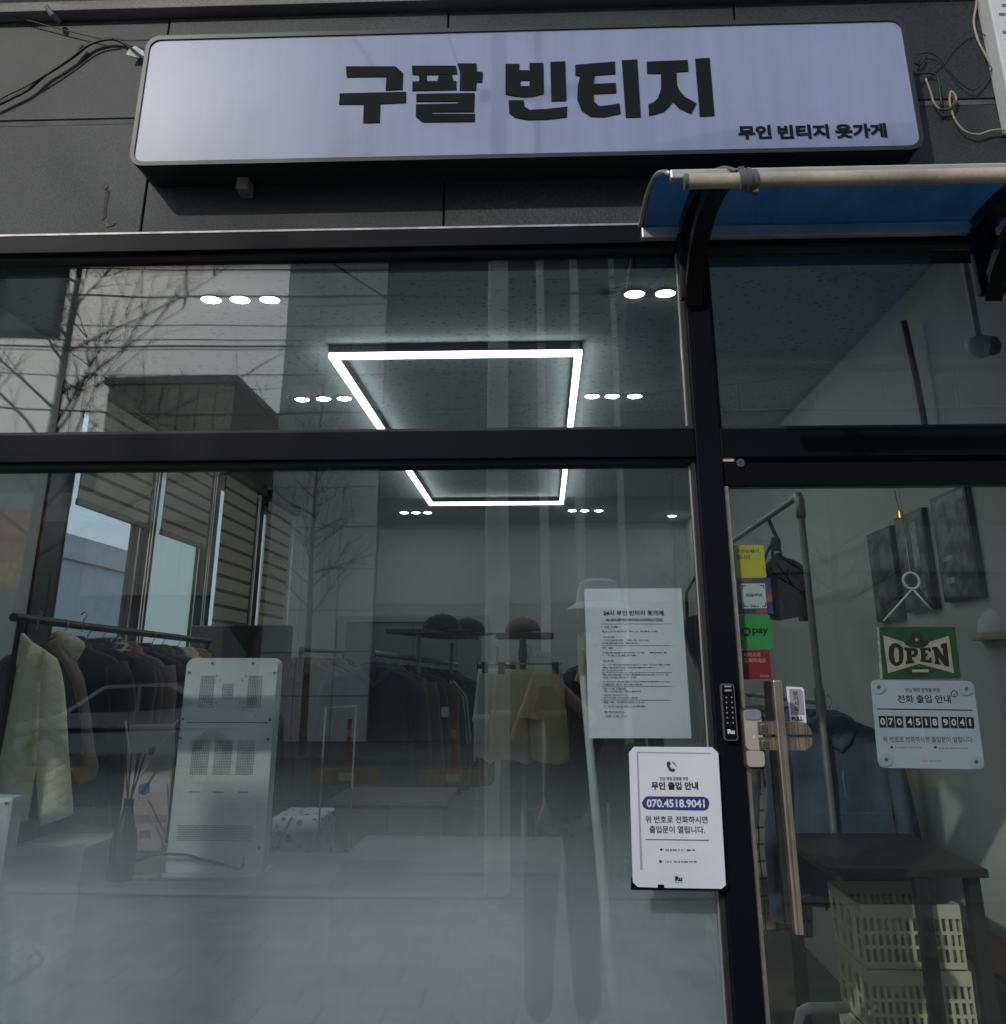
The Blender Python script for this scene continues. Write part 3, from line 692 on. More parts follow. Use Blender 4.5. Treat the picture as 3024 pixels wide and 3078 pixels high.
cable('wall_cable', 'beige cable dropping down beside the white downpipe', [(1757, -40), (1752, 30), (1740, 110), (1760, 200), (1800, 280), (1850, 370), (1900, 450), (1950, 500)], 0.0030, CBE, zk=3)
cable('wall_cable', 'looped beige cable under the joint right of the sign', [(1495, 400), (1520, 470), (1540, 530), (1580, 560), (1630, 545), (1650, 500), (1625, 465), (1618, 520), (1640, 600), (1690, 665), (1760, 685), (1830, 665), (1920, 658)], 0.0027, CBE, zk=3)
cable('wall_cable', 'brown cable wound round the beige loop', [(1560, 556), (1610, 556), (1640, 520), (1632, 480)], 0.0030, CBR, zk=3, y=-0.02)
# white downpipe with slots at the right edge
dp = thing('slotted_pipe', 'white slotted plastic trunking running down the right edge of the wall', 'trunking', (1.25, 0, 3))
a = at_y(*zm(3, 1815, 0), -0.06); b = at_y(*zm(3, 1904, 380), -0.06)
dm = MB(); sl = MB()
dx = (b.x - a.x)
for k in range(1): dm.bbox(a.x, a.x + 0.16, -0.06, -0.001, a.z - 0.36, a.z + 0.35, 0.004)
for r in range(26):
    for c_ in range(4):
        zc = a.z + 0.33 - r * 0.027; xc = a.x + 0.018 + c_ * 0.036 + (r % 2) * 0.012
        sl.box(xc, xc + 0.016, -0.0615, -0.0602, zc, zc + 0.007)
dm.build('trunking_cover', pm('white_pvc', (0.62, 0.66, 0.66), 0.5, var=0.06), dp)
s_ = sl.build('slots', pm('slot_dark', (0.16, 0.17, 0.17), 0.8), dp); s_['kind'] = 'stuff'

# ================================================================== blue door canopy
can = thing('door_canopy', 'curved blue polycarbonate canopy over the door on black brackets', 'canopy', (0.8, 0, 2.49))
blue = bpy.data.materials.new('blue_polycarbonate'); blue.use_nodes = True
nt = blue.node_tree; nt.nodes.remove(nt.nodes['Principled BSDF'])
t_ = nd(nt, 'ShaderNodeBsdfTransparent'); t_.inputs[0].default_value = (0.18, 0.36, 0.54, 1)
l_ = nd(nt, 'ShaderNodeBsdfTranslucent'); l_.inputs[0].default_value = (0.10, 0.22, 0.345, 1)
d_ = nd(nt, 'ShaderNodeBsdfDiffuse'); d_.inputs[0].default_value = (0.08, 0.175, 0.28, 1)
g2 = nd(nt, 'ShaderNodeBsdfGlossy'); g2.inputs['Roughness'].default_value = 0.12
x1_ = nd(nt, 'ShaderNodeMixShader'); x1_.inputs[0].default_value = 0.45
x2_ = nd(nt, 'ShaderNodeMixShader'); x2_.inputs[0].default_value = 0.5
x3_ = nd(nt, 'ShaderNodeMixShader'); x3_.inputs[0].default_value = 0.05
# grime washed into streaks on the sheet
_tc = nd(nt, 'ShaderNodeTexCoord'); _mp = nd(nt, 'ShaderNodeMapping'); _mp.inputs['Scale'].default_value = (9, 2.5, 2.5); _nz = nd(nt, 'ShaderNodeTexNoise'); _nz.inputs['Scale'].default_value = 1.0; _nz.inputs['Detail'].default_value = 7
nt.links.new(_tc.outputs['Object'], _mp.inputs[0]); nt.links.new(_mp.outputs[0], _nz.inputs['Vector'])
_rg = nd(nt, 'ShaderNodeMapRange'); _rg.inputs['From Min'].default_value = 0.3; _rg.inputs['From Max'].default_value = 0.7; _rg.inputs['To Min'].default_value = 0.30; _rg.inputs['To Max'].default_value = 0.72
nt.links.new(_nz.outputs['Fac'], _rg.inputs['Value']); nt.links.new(_rg.outputs[0], x2_.inputs[0])
nt.links.new(l_.outputs[0], x1_.inputs[1]); nt.links.new(d_.outputs[0], x1_.inputs[2])
nt.links.new(x1_.outputs[0], x2_.inputs[1]); nt.links.new(t_.outputs[0], x2_.inputs[2])
nt.links.new(x2_.outputs[0], x3_.inputs[1]); nt.links.new(g2.outputs[0], x3_.inputs[2]); nt.links.new(x3_.outputs[0], nt.nodes['Material Output'].inputs[0])
CX0, CX1 = 0.252, 1.62
FY, FZ = -0.50, 2.379            # front edge
BZ = 2.505
prof = []
for k in range(15):
    t = k / 14
    y = -0.004 + (FY + 0.004) * t
    z = BZ + (FZ - BZ) * t + 0.055 * math.sin(math.pi * t) ** 0.9
    prof.append((y, z))
sheet = MB(); th = 0.004
vs, fs = [], []
for (y, z) in prof:
    vs += [(CX0, y, z), (CX1, y, z), (CX0, y, z + th), (CX1, y, z + th)]
for k in range(14):
    o = k * 4
    fs += [(o, o + 4, o + 5, o + 1), (o + 2, o + 3, o + 7, o + 6), (o, o + 2, o + 6, o + 4), (o + 1, o + 5, o + 7, o + 3)]
fs += [(0, 1, 3, 2), (56, 58, 59, 57)]
sheet.add(vs, fs).build('canopy_sheet', blue, can, smooth=True)
ALU = pm('canopy_aluminium', (0.50, 0.49, 0.46), 0.4, metal=0.7, var=0.15, vscale=12)
MB().bbox(CX0 - 0.002, CX1 + 0.002, -0.035, -0.001, BZ - 0.030, BZ - 0.002, 0.003).build('wall_rail', ALU, can)
m = MB().tube([(CX0 - 0.003, y, z + 0.002) for y, z in prof], 0.0055, 6); m.build('edge_trim', ALU, can, smooth='all')
MB().bbox(CX0 - 0.002, CX1 + 0.002, FY - 0.008, FY + 0.010, FZ - 0.012, FZ + 0.007, 0.003).build('front_rail', ALU, can)
BKP = pm('bracket_plastic', (0.006, 0.006, 0.007), 0.42, var=0.1, spec=0.2)
def bracket(xc):
    o = MB(); w = 0.024
    plane = lambda u, v, d: Vector((xc - w + d, u, v))
    # upper arm following the sheet, wall leg, and the bowed strut below
    up = [(y, z - 0.004) for y, z in prof]
    arm = up[:14] + [(y, z - 0.030) for y, z in reversed(up[1:14])] + [(-0.004, BZ - 0.06)]
    o.poly([arm], plane, 2 * w)
    o.bbox(xc - w * 1.25, xc + w * 1.25, -0.038, -0.0125, 2.318, 2.486, 0.006)
    st = []
    for k in range(11):
        t = k / 10
        st.append((-0.03 - 0.39 * t ** 1.25, 2.335 + 0.085 * t + 0.055 * math.sin(math.pi * t)))
    lower = [(a_ + 0.004, b_ - 0.032 + 0.010 * i / 10) for i, (a_, b_) in enumerate(st)]
    o.poly([st + lower[::-1]], lambda u, v, d: Vector((xc - w * 0.8 + d, u, v)), 1.6 * w)
    ob = o.build('bracket', BKP, can, smooth=True)
    for zz in (2.34, 2.46):
        MB().tube([(xc, -0.039, zz), (xc, -0.044, zz)], 0.007, 10).build('bolt', pm('bolt_dark', (0.08, 0.08, 0.085), 0.3, metal=0.8), ob, smooth=True)
bracket(0.362); bracket(1.045)
# pale plastic conduit lying along the canopy front, strapped to it
pv = thing('conduit_pipe', 'weathered cream conduit pipe lying along the front of the blue canopy', 'pipe', (0.9, FY, FZ + 0.02))
pvm = pm('old_pvc', (0.40, 0.345, 0.265), 0.6, var=0.45, vscale=7, grain=0.12)
PX0 = 0.277; PZ = FZ - 0.030; PY = FY - 0.026
MB().tube([(PX0, PY, PZ), (1.62, PY, PZ + 0.001)], 0.0142, 18).build('pipe', pvm, pv, smooth=True)
MB().tube([(PX0 - 0.006, PY, PZ), (PX0 + 0.001, PY, PZ)], 0.0150, 18).build('end_cap', pm('grey_plastic', (0.10, 0.105, 0.115), 0.5), pv, smooth=True)
q = at_y(*zm(3, 590, 915), PY)
c_ = MB().tube([(q.x - 0.017, PY, PZ), (q.x - 0.015, PY, PZ), (q.x + 0.015, PY, PZ), (q.x + 0.017, PY, PZ)], [0.0155, 0.0205, 0.0205, 0.0155], 18)
c_.tube([(q.x - 0.0035, PY, PZ), (q.x + 0.0035, PY, PZ)], 0.0235, 18)
c_.box(q.x - 0.016, q.x - 0.006, PY - 0.006, PY + 0.006, PZ + 0.018, PZ + 0.026).box(q.x + 0.006, q.x + 0.016, PY - 0.006, PY + 0.006, PZ - 0.027, PZ - 0.018)
c_.build('pipe_clamp', MATS['grey_plastic'], pv, smooth=True)
cable('cable_loop', 'grey cable looping from the pipe clamp back over the blue canopy', [(530, 870, -0.52), (480, 855, -0.50), (440, 860, -0.46), (420, 880, -0.42), (430, 960, -0.36), (415, 1010, -0.30)], 0.004, MATS['grey_plastic'], zk=3)

# ================================================================== notices on the window
WHITE_CARD = pm('white_card', (0.70, 0.71, 0.80), 0.5, var=0.03)
PAPER = pm('notice_paper', (0.80, 0.87, 0.92), 0.8, var=0.04, vscale=5)
INK_SOFT = pm('faint_ink', (0.10, 0.115, 0.13), 0.7, var=0.1)
NAVY = pm('navy_print', (0.022, 0.038, 0.17), 0.5, var=0.05)
def lines_of_print(parent, zk, rows, y, mat, seed):
    """rows of print too small to read: (left, right, y, height) in zoomed pixels, broken into word-sized dashes"""
    rnd = random.Random(seed)
    m = MB()
    for l, r, yy, h in rows:
        x = l
        while x < r - 3:
            w = min(rnd.uniform(8, 26), r - x)
            a = at_y(*zm(zk, x, yy - h / 2), y); b = at_y(*zm(zk, x + w, yy + h / 2), y)
            nst = max(2, int(w / 5))
            for k in range(nst):
                if rnd.random() < 0.12: continue
                xa = a.x + (b.x - a.x) * (k + 0.05) / nst; xb = a.x + (b.x - a.x) * (k + rnd.uniform(0.6, 0.92)) / nst
                m.poly([[(xa, b.z + rnd.uniform(0, .25) * (a.z - b.z)), (xb, b.z), (xb, a.z - rnd.uniform(0, .25) * (a.z - b.z)), (xa, a.z)]], facing(y))
            x += w + 5
    o = m.build('small_print', mat, parent, fixn=False); o['kind'] = 'stuff'
    return o
# A4 notice taped inside the glass
NY = 0.0610
tl, trr, br, bl_ = (at_y(*zm('c', *p), NY) for p in ((188, 211), (702, 207), (756, 1003), (213, 1003)))
nt_ = thing('paper_notice', 'tall white paper notice in small print taped behind the window glass', 'notice', (bl_.x, NY, bl_.z))
nm = MB(); N = 8
vs = []; 
for j in range(N + 1):
    for i in range(N + 1):
        u, v = i / N, j / N
        p = (bl_ * (1 - u) + br * u) * (1 - v) + (tl * (1 - u) + trr * u) * v
        p.y = NY + 0.0025 + 0.0018 * math.sin(u * 5 + v * 3) * (1 - abs(2 * u - 1) * 0.5); vs.append(p)
fs = [(j * (N + 1) + i, j * (N + 1) + i + 1, (j + 1) * (N + 1) + i + 1, (j + 1) * (N + 1) + i) for j in range(N) for i in range(N)]
nm.add(vs, fs).build('sheet', PAPER, nt_, smooth='all')
TY = NY + 0.0001
text_px('24시 무인 빈티지 옷가게', 'c', 288, 605, 325, 352, TY, BLACK_INK, nt_, 0.02)
text_px('24H SELF-SERVICE VINTAGE CLOTHING STORE', 'c', 300, 600, 368, 382, TY, INK_SOFT, nt_, 0.03)
lines_of_print(nt_, 'c', [(278, 372, 413, 9), (282, 575, 436, 8), (282, 348, 466, 7), (282, 530, 483, 7), (282, 475, 498, 7), (284, 345, 524, 9), (284, 628, 549, 8), (284, 474, 564, 8), (284, 345, 592, 7),
   (284, 643, 613, 7), (284, 560, 628, 7), (284, 405, 642, 6), (286, 640, 666, 8), (286, 466, 680, 7), (286, 652, 702, 7), (286, 495, 716, 7), (288, 410, 740, 8), (288, 490, 754, 8), (290, 425, 773, 7), (290, 470, 788, 7), (290, 505, 811, 7), (292, 508, 832, 7), (292, 395, 862, 9), (293, 415, 884, 7)], TY, INK_SOFT, 3)
rl = MB()
for yy in (397, 511, 655, 727, 800):
    a = at_y(*zm('c', 280, yy), TY); b = at_y(*zm('c', 650, yy), TY); rl.poly([[(a.x, a.z - 0.0004), (b.x, b.z - 0.0004), (b.x, b.z + 0.0004), (a.x, a.z + 0.0004)]], facing(TY))
rl.build('rule', INK_SOFT, nt_, fixn=False)
# white framed notice with the phone number, stuck to the outside
QY = -0.022
pc = thing('phone_notice', 'white framed plastic notice with blue phone number at the window corner', 'notice', (0.2, QY, 1.1))
shape = [(450, 1048), (865, 1050), (897, 1080), (937, 1780), (915, 1800), (612, 1795), (611, 1778), (577, 1777), (576, 1794), (470, 1790), (445, 1765), (424, 1080)]
MB().poly([shape], pix('c', QY), 0.004).build('card', WHITE_CARD, pc)
MB().poly([[(436, 1740), (436, 1806), (950, 1812), (950, 1770)]], pix('c', QY + 0.0045), 0.008).build('holder', FRAME, pc)
ed = MB()
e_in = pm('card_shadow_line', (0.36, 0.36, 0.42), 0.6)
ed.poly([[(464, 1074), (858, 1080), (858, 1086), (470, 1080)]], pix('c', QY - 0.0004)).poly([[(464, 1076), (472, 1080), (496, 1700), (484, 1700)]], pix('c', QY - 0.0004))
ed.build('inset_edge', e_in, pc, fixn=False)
PYY = QY - 0.0005
text_px('안심 매장 운영을 위한', 'c', 588, 738, 1207, 1226, PYY, INK_SOFT, pc, 0.03)
text_px('무인 출입 안내', 'c', 543, 790, 1233, 1276, PYY, BLACK_INK, pc, 0.04)
MB().poly([[(500 + 6, 1320), (520, 1310), (820, 1312), (842, 1322), (850, 1348), (842, 1376), (824, 1386), (520, 1380), (500, 1368), (492, 1344)]], pix('c', PYY)).build('number_band', NAVY, pc, fixn=False)
text_px('070.4518.9041', 'c', 518, 825, 1326, 1370, PYY - 0.0004, pm('white_print', (0.72, 0.72, 0.76), 0.5, var=0.02), pc, 0.03)
text_px('위 번호로 전화하시면', 'c', 510, 840, 1414, 1453, PYY, BLACK_INK, pc, 0.015)
text_px('출입문이 열립니다.', 'c', 532, 826, 1467, 1506, PYY, BLACK_INK, pc, 0.015)
MB().poly([[(510, 1536), (847, 1540), (847, 1546), (510, 1541)]], pix('c', PYY)).build('rule', INK_SOFT, pc, fixn=False)
MB().poly([circ(595, 1592, 7, 12)], pix('c', PYY)).build('bullet', NAVY, pc, fixn=False)
MB().poly([circ(591, 1655, 8, 12)], pix('c', PYY)).build('bullet', NAVY, pc, fixn=False)
lines_of_print(pc, 'c', [(616, 775, 1595, 11), (611, 788, 1657, 11)], PYY, INK_SOFT, 5)
MB().poly([[(626, 1128), (640, 1124), (646, 1140), (640, 1148), (650, 1165), (662, 1162), (670, 1172), (660, 1182), (640, 1178), (628, 1160), (623, 1140)]], pix('c', PYY)).build('phone_mark', NAVY, pc, fixn=False)
MB().poly([[(650, 1124), (666, 1130), (678, 1150), (680, 1162), (672, 1150), (652, 1136)]], pix('c', PYY)).build('phone_wave', pm('grey_print', (0.28, 0.30, 0.34), 0.6), pc, fixn=False)
text_px('Ru', 'c', 668, 706, 1733, 1760, PYY, BLACK_INK, pc, 0.06)
lines_of_print(pc, 'c', [(670, 706, 1766, 6)], PYY, INK_SOFT, 6)
# keypad on the mullion
KY = -0.0125
kp = thing('door_keypad', 'slim black keypad with dotted digits on the post beside the door', 'keypad', (0.37, KY, 1.3))
a = at_y(*zm('l', 36, 12), KY - 0.012); b = at_y(*zm('l', 172, 428), KY - 0.012); a2 = at_y(*zm('l', 133, 12), KY - 0.012); b2 = at_y(*zm('l', 68, 428), KY - 0.012)
kx0, kx1 = (a.x + b2.x) / 2, (a2.x + b.x) / 2
MB().poly([rrect(kx0, kx1, b.z, a.z, 0.006)], facing(KY - 0.012), 0.012).build('keypad_body', pm('keypad_rim', (0.17, 0.17, 0.18), 0.4, metal=0.5), kp, smooth=True)
MB().poly([rrect(kx0 + 0.0022, kx1 - 0.0022, b.z + 0.0022, a.z - 0.0022, 0.005)], facing(KY - 0.0125), 0.0015).build('keypad_face', pm('gloss_black', (0.006, 0.006, 0.007), 0.12), kp, smooth=True)
dots = pm('key_dot', (0.30, 0.30, 0.31), 0.5)
for r in range(6):
    for c in range(2):
        q = at_y(*zm('l', 80 + c * 40 + r * 2, 112 + r * 37), KY - 0.0128)
        MB().poly([circ(q.x, q.z, 0.0017, 8)], facing(KY - 0.0128)).build('key', dots, kp, fixn=False)
text_px('Ru', 'l', 90, 142, 344, 378, KY - 0.0128, pm('white_mark', (0.7, 0.72, 0.78), 0.5), kp, 0.06)
MB().poly([[(66, 26), (118, 26), (118, 38), (66, 38)]], pix('l', KY - 0.0128)).build('sensor_slot', dots, kp, fixn=False)
MB().poly([[(68, 54), (118, 54), (118, 68), (68, 68)]], pix('l', KY - 0.0128)).build('sensor_slot', dots, kp, fixn=False)

# ================================================================== stickers and signs on the door (inside the glass)
GY = 0.0305
def quad_sticker(name, label, corners, zk, mat, y=GY, group='square payment stickers on the door'):
    t = thing(name, label, 'sticker', at_y(*zm(zk, *corners[0]), y), group=group)
    MB().poly([corners], pix(zk, y), 0.0006).build('sticker_face', mat, t)
    return t
def soft(c, r=14):
    """cut a quad's corners a little"""
    out = []
    n = len(c)
    for i in range(n):
        p, q, s = Vector(c[i]), Vector(c[i - 1]), Vector(c[(i + 1) % n])
        a_ = p + (q - p).normalized() * r; b_ = p + (s - p).normalized() * r
        out += [tuple(a_), tuple(p + ((a_ - p) + (b_ - p)) * 0.28), tuple(b_)]
    return out
t = quad_sticker('payment_sticker', 'yellow square sticker, topmost of the column on the door', soft([(205, 150), (562, 148), (600, 528), (238, 530)], 26), 's', pm('sticker_yellow', (0.50, 0.48, 0.03), 0.5, var=0.06))
text_px('카카오페이', 's', 236, 508, 200, 242, GY - 0.0003, BLACK_INK, t, 0.02)
text_px('됩니다', 's', 248, 408, 266, 316, GY - 0.0003, BLACK_INK, t, 0.02)
t = quad_sticker('payment_sticker', 'blue patterned sticker with a white square in its middle', [(243, 534), (640, 530), (680, 948), (275, 956)], 's', pm('sticker_blue', (0.045, 0.05, 0.20), 0.5, var=0.1))
for k, (c0, colr) in enumerate((([(290, 538), (430, 536), (432, 580), (292, 585)], (0.20, 0.05, 0.08)), ([(600, 735), (662, 733), (668, 810), (606, 812)], (0.30, 0.10, 0.05)), ([(262, 740), (296, 742), (302, 815), (266, 815)], (0.28, 0.09, 0.05)), ([(470, 895), (600, 893), (606, 945), (474, 948)], (0.24, 0.07, 0.08)), ([(276, 895), (328, 895), (332, 950), (278, 952)], (0.18, 0.05, 0.10)), ([(594, 670), (655, 668), (660, 730), (599, 733)], (0.16, 0.05, 0.13)))):
    MB().poly([c0], pix('s', GY - 0.0003)).build('pattern_patch', pm('patch_%d' % k, colr, 0.6), t, fixn=False)
MB().poly([[(290, 598), (578, 594), (602, 884), (318, 888)]], pix('s', GY - 0.0004)).build('white_square', pm('sticker_white', (0.50, 0.58, 0.58), 0.5, var=0.03), t, fixn=False)
text_px('제로페이', 's', 352, 544, 712, 756, GY - 0.0007, NAVY, t, 0.05)
text_px('Zero', 's', 410, 512, 846, 872, GY - 0.0007, BLACK_INK, t, 0.03)
for c0 in ([(315, 618), (355, 616), (355, 626), (324, 628), (326, 660), (317, 660)], [(520, 612), (566, 611), (568, 655), (559, 655), (556, 622), (520, 624)], [(331, 822), (340, 822), (342, 860), (385, 858), (385, 868), (333, 870)], [(582, 820), (591, 820), (594, 864), (545, 866), (545, 857), (585, 854)]):
    MB().poly([c0], pix('s', GY - 0.0007)).build('corner_mark', BLACK_INK, t, fixn=False)
t = quad_sticker('payment_sticker', 'bright green sticker reading N pay on the door', soft([(275, 958), (636, 954), (680, 1358), (304, 1366)], 34), 's', pm('sticker_green', (0.035, 0.33, 0.07), 0.5, var=0.05))
MB().poly([circ(360, 1160, 55, 24)], pix('s', GY - 0.0003)).build('logo_disc', BLACK_INK, t, fixn=False)
text_px('N', 's', 332, 388, 1134, 1186, GY - 0.0007, MATS['sticker_green'], t, 0.07)
text_px('pay', 's', 432, 620, 1118, 1205, GY - 0.0004, BLACK_INK, t, 0.03)
t = quad_sticker('payment_sticker', 'dark red sticker, lowest of the column on the door', soft([(310, 1372), (628, 1366), (658, 1706), (332, 1716)], 12), 's', pm('sticker_red', (0.28, 0.012, 0.016), 0.5, var=0.06))
text_px('페이코로', 's', 328, 530, 1402, 1450, GY - 0.0003, pm('pink_print', (0.62, 0.40, 0.40), 0.6), t, 0.02)
text_px('결제하세요', 's', 335, 590, 1466, 1520, GY - 0.0003, MATS['pink_print'], t, 0.02)
text_px('PAYCO', 's', 525, 625, 1664, 1688, GY - 0.0003, MATS['pink_print'], t, 0.04)
# pull sticker, on the outside
PYO = 0.0170
t = thing('pull_sticker', 'small white upright PULL sticker beside the door handle', 'sticker', at_y(*zm('l', 590, 300), PYO))
MB().poly([[(516, 33), (632, 38), (645, 55), (665, 298), (546, 296)]], pix('l', PYO), 0.0006).build('sticker_face', WHITE_CARD, t)
MB().poly([[(536, 48), (624, 54), (638, 70), (652, 240), (552, 238)]], pix('l', PYO - 0.0003)).build('grey_panel', pm('pull_grey', (0.30, 0.29, 0.33), 0.6), t, fixn=False)
for k, ch in enumerate('당기시오'):
    text_px(ch, 'l', 566 + k * 3, 602 + k * 3, 66 + k * 37, 98 + k * 37, PYO - 0.0006, BLACK_INK, t, 0.03)
text_px('PULL', 'l', 556, 640, 254, 282, PYO - 0.0006, BLACK_INK, t, 0.05)

# OPEN plate
t = thing('open_plate', 'worn green metal OPEN plate with a cowboy hat emblem on the door', 'sign', at_y(*zm('o', 1080, 580), GY))
MB().poly([soft([(712, 108), (1436, 105), (1492, 576), (748, 586)], 14)], pix('o', GY), 0.0012).build('plate', pm('plate_green', (0.012, 0.075, 0.035), 0.5, var=0.3, vscale=40), t)
y1, y2, y3 = GY - 0.0004, GY - 0.0008, GY - 0.0012
CREAM = pm('plate_cream', (0.46, 0.42, 0.34), 0.6, var=0.15, vscale=40)
BRN = pm('plate_black', (0.016, 0.011, 0.010), 0.5)
MB().poly([[(716, 108), (738, 108), (775, 584), (748, 586)]], pix('o', y1)).build('worn_edge', pm('worn_tin', (0.35, 0.38, 0.35), 0.6, var=0.4, vscale=120), t, fixn=False)
MB().poly([[(776, 182), (1080, 280), (1380, 186), (1426, 528), (1110, 442), (822, 530)]], pix('o', y1)).build('ribbon', CREAM, t, fixn=False)
O1 = [(826, 350), (832, 290), (860, 258), (895, 252), (935, 270), (958, 300), (966, 370), (958, 430), (925, 460), (890, 466), (850, 440), (832, 400)]
O2 = [(880, 300), (900, 290), (918, 310), (924, 370), (918, 420), (902, 432), (886, 420), (876, 360)]
MB().poly([O1, O2[::-1]], pix('o', y2)).build('lettering', BRN, t, fixn=False)
P1 = [(968, 292), (1068, 300), (1094, 320), (1098, 352), (1076, 378), (1042, 384), (1044, 408), (1060, 412), (1062, 436), (984, 446), (982, 420), (996, 416), (990, 322), (970, 318)]
P2 = [(1036, 322), (1054, 324), (1060, 340), (1054, 356), (1038, 358)]
MB().poly([P1, P2[::-1]], pix('o', y2)).build('lettering', BRN, t, fixn=False)
MB().poly([[(1112, 300), (1210, 292), (1216, 335), (1196, 336), (1186, 318), (1162, 320), (1164, 346), (1184, 346), (1186, 372), (1168, 374), (1170, 404), (1196, 408), (1204, 386), (1222, 388), (1228, 438), (1118, 424), (1116, 404), (1128, 402), (1122, 322), (1112, 320)]], pix('o', y2)).build('lettering', BRN, t, fixn=False)
MB().poly([[(1222, 292), (1272, 284), (1330, 370), (1322, 300), (1308, 296), (1306, 262), (1356, 248), (1362, 262), (1386, 470), (1344, 464), (1282, 380), (1292, 428), (1304, 432), (1306, 452), (1248, 446), (1246, 424), (1256, 420), (1240, 318), (1224, 316)]], pix('o', y2)).build('lettering', BRN, t, fixn=False)
hat = pm('emblem_dark', (0.022, 0.026, 0.026), 0.6)
MB().poly([[(964, 236), (1010, 248), (1020, 200), (1040, 165), (1068, 152), (1110, 156), (1140, 180), (1152, 240), (1204, 228), (1190, 268), (1150, 292), (1090, 300), (1020, 288), (980, 266)]], pix('o', y3)).build('hat_emblem', hat, t, fixn=False)
st = []
for k in range(10):
    an = math.radians(90 + 36 * k); r = 24 if k % 2 == 0 else 10
    st.append((1084 + r * math.cos(an), 222 - r * math.sin(an)))
MB().poly([st], pix('o', y3 - 0.0003)).build('star', CREAM, t, fixn=False)
MB().poly([[(962, 508), (1100, 470), (1262, 510), (1116, 560)]], pix('o', y2)).build('diamond', hat, t, fixn=False)
MB().poly([[(1042, 496), (1196, 494), (1198, 520), (1044, 522)]], pix('o', y3)).build('diamond_bar', CREAM, t, fixn=False)
# clear acrylic notice with suction cups
AY = 0.0320
t = thing('door_phone_notice', 'pale plastic phone number notice held by four suction cups on the door', 'notice', at_y(*zm('n', 950, 1280), AY))
MB().poly([soft([(232, 178), (1500, 192), (1645, 1285), (335, 1262)], 70)], pix('n', AY), 0.003).build('board', pm('notice_board_blue', (0.44, 0.50, 0.62), 0.4, var=0.03), t)
cupm = pm('suction_cup', (0.40, 0.48, 0.54), 0.15, var=0.05); cupd = pm('cup_pin', (0.09, 0.09, 0.10), 0.5)
for cx_, cz_ in ((335, 268), (1418, 288), (430, 1162), (1540, 1190)):
    o = MB().poly([circ(cx_, cz_, 84, 24)], pix('n', AY - 0.0022), 0.002).build('suction_cup', cupm, t, smooth=True)
    MB().poly([circ(cx_, cz_, 24, 8)], pix('n', AY - 0.0027), 0.0005).build('cup_pin', cupd, o)
ny = AY - 0.0004
text_px('안심 매장 운영을 위한', 'n', 658, 1092, 278, 330, ny, INK_SOFT, t, 0.02)
text_px('전화 출입 안내', 'n', 566, 1220, 366, 464, ny, BLACK_INK, t, 0.018)
MB().poly([[(308, 530), (1490, 546), (1490, 560), (308, 544)]], pix('n', ny)).build('rule', BLACK_INK, t, fixn=False)
MB().poly([circ(1267, 350, 44, 24), circ(1267, 350, 34, 24)[::-1]], pix('n', ny)).build('check_ring', BLACK_INK, t, fixn=False)
MB().poly([[(1248, 352), (1260, 366), (1286, 334), (1290, 340), (1262, 374), (1244, 356)]], pix('n', ny)).build('check_mark', BLACK_INK, t, fixn=False)
whp = MATS['white_print']
X = [(330, 424, '0'), (430, 526, '7'), (532, 634, '0'), (662, 762, '4'), (764, 862, '5'), (868, 966, '1'), (972, 1066, '8'), (1104, 1202, '9'), (1206, 1302, '0'), (1308, 1406, '4'), (1410, 1508, '1')]
for l, r, ch in X:
    o = MB().poly([[(l, 622 + (l - 330) * 0.014), (r - 4, 622 + (r - 330) * 0.014), (r + 8, 768 + (r - 330) * 0.010), (l + 14, 766 + (l - 330) * 0.010)]], pix('n', ny)).build('digit_tile', BLACK_INK, t, fixn=False)
    c0 = (l + r) / 2 + 6; sh = (l - 330) * 0.012
    text_px(ch, 'n', c0 - (28 if ch != '1' else 14), c0 + (28 if ch != '1' else 6), 650 + sh, 734 + sh, ny - 0.0004, whp, o, 0.02 if ch != '1' else 0.0, 'digit')
text_px('위 번호로 전화하시면 출입문이 열립니다.', 'n', 386, 1500, 878, 950, ny, INK_SOFT, t, 0.012)
for cx_ in (495, 1032): MB().poly([circ(cx_, 1012, 17, 12)], pix('n', ny)).build('bullet', BLACK_INK, t, fixn=False)
lines_of_print(t, 'n', [(538, 872, 1015, 22), (1070, 1445, 1022, 22), (858, 1112, 1180, 16)], ny, INK_SOFT, 8)

# ================================================================== lights of the shop
led_m = emit('led_glow', (0.86, 0.98, 1.0), 8.0)
led = thing('led_light_frame', 'glowing white rectangular LED light frame under the shop ceiling', 'lamp', (-0.38, 3.9, ZCL))
LZ = ZCL - 0.05
p1 = at_z(985, 1066, LZ); p2 = at_z(1734, 1066, LZ); p3 = at_z(1690, 1512, LZ); p4 = at_z(1302, 1514, LZ)
lx0, lx1, ly0, ly1 = (p1.x + p4.x) / 2, (p2.x + p3.x) / 2, (p1.y + p2.y) / 2, (p3.y + p4.y) / 2
w = 0.0175
for a in ((lx0 - w, lx1 + w, ly0 - w, ly0 + w), (lx0 - w, lx1 + w, ly1 - w, ly1 + w), (lx0 - w, lx0 + w, ly0 + w + 0.001, ly1 - w - 0.001), (lx1 - w, lx1 + w, ly0 + w + 0.001, ly1 - w - 0.001)):
    t_ = MB().bbox(a[0], a[1], a[2], a[3], LZ + 0.012, ZCL - 0.001, 0.002).build('housing', pm('led_housing', (0.03, 0.03, 0.03), 0.5), led)
    MB().bbox(a[0] + 0.002, a[1] - 0.002, a[2] + 0.002, a[3] - 0.002, LZ - 0.012, LZ + 0.0115, 0.003).build('diffuser', led_m, t_)
dl_m = emit('downlight_glow', (1.0, 0.99, 0.93), 60.0)
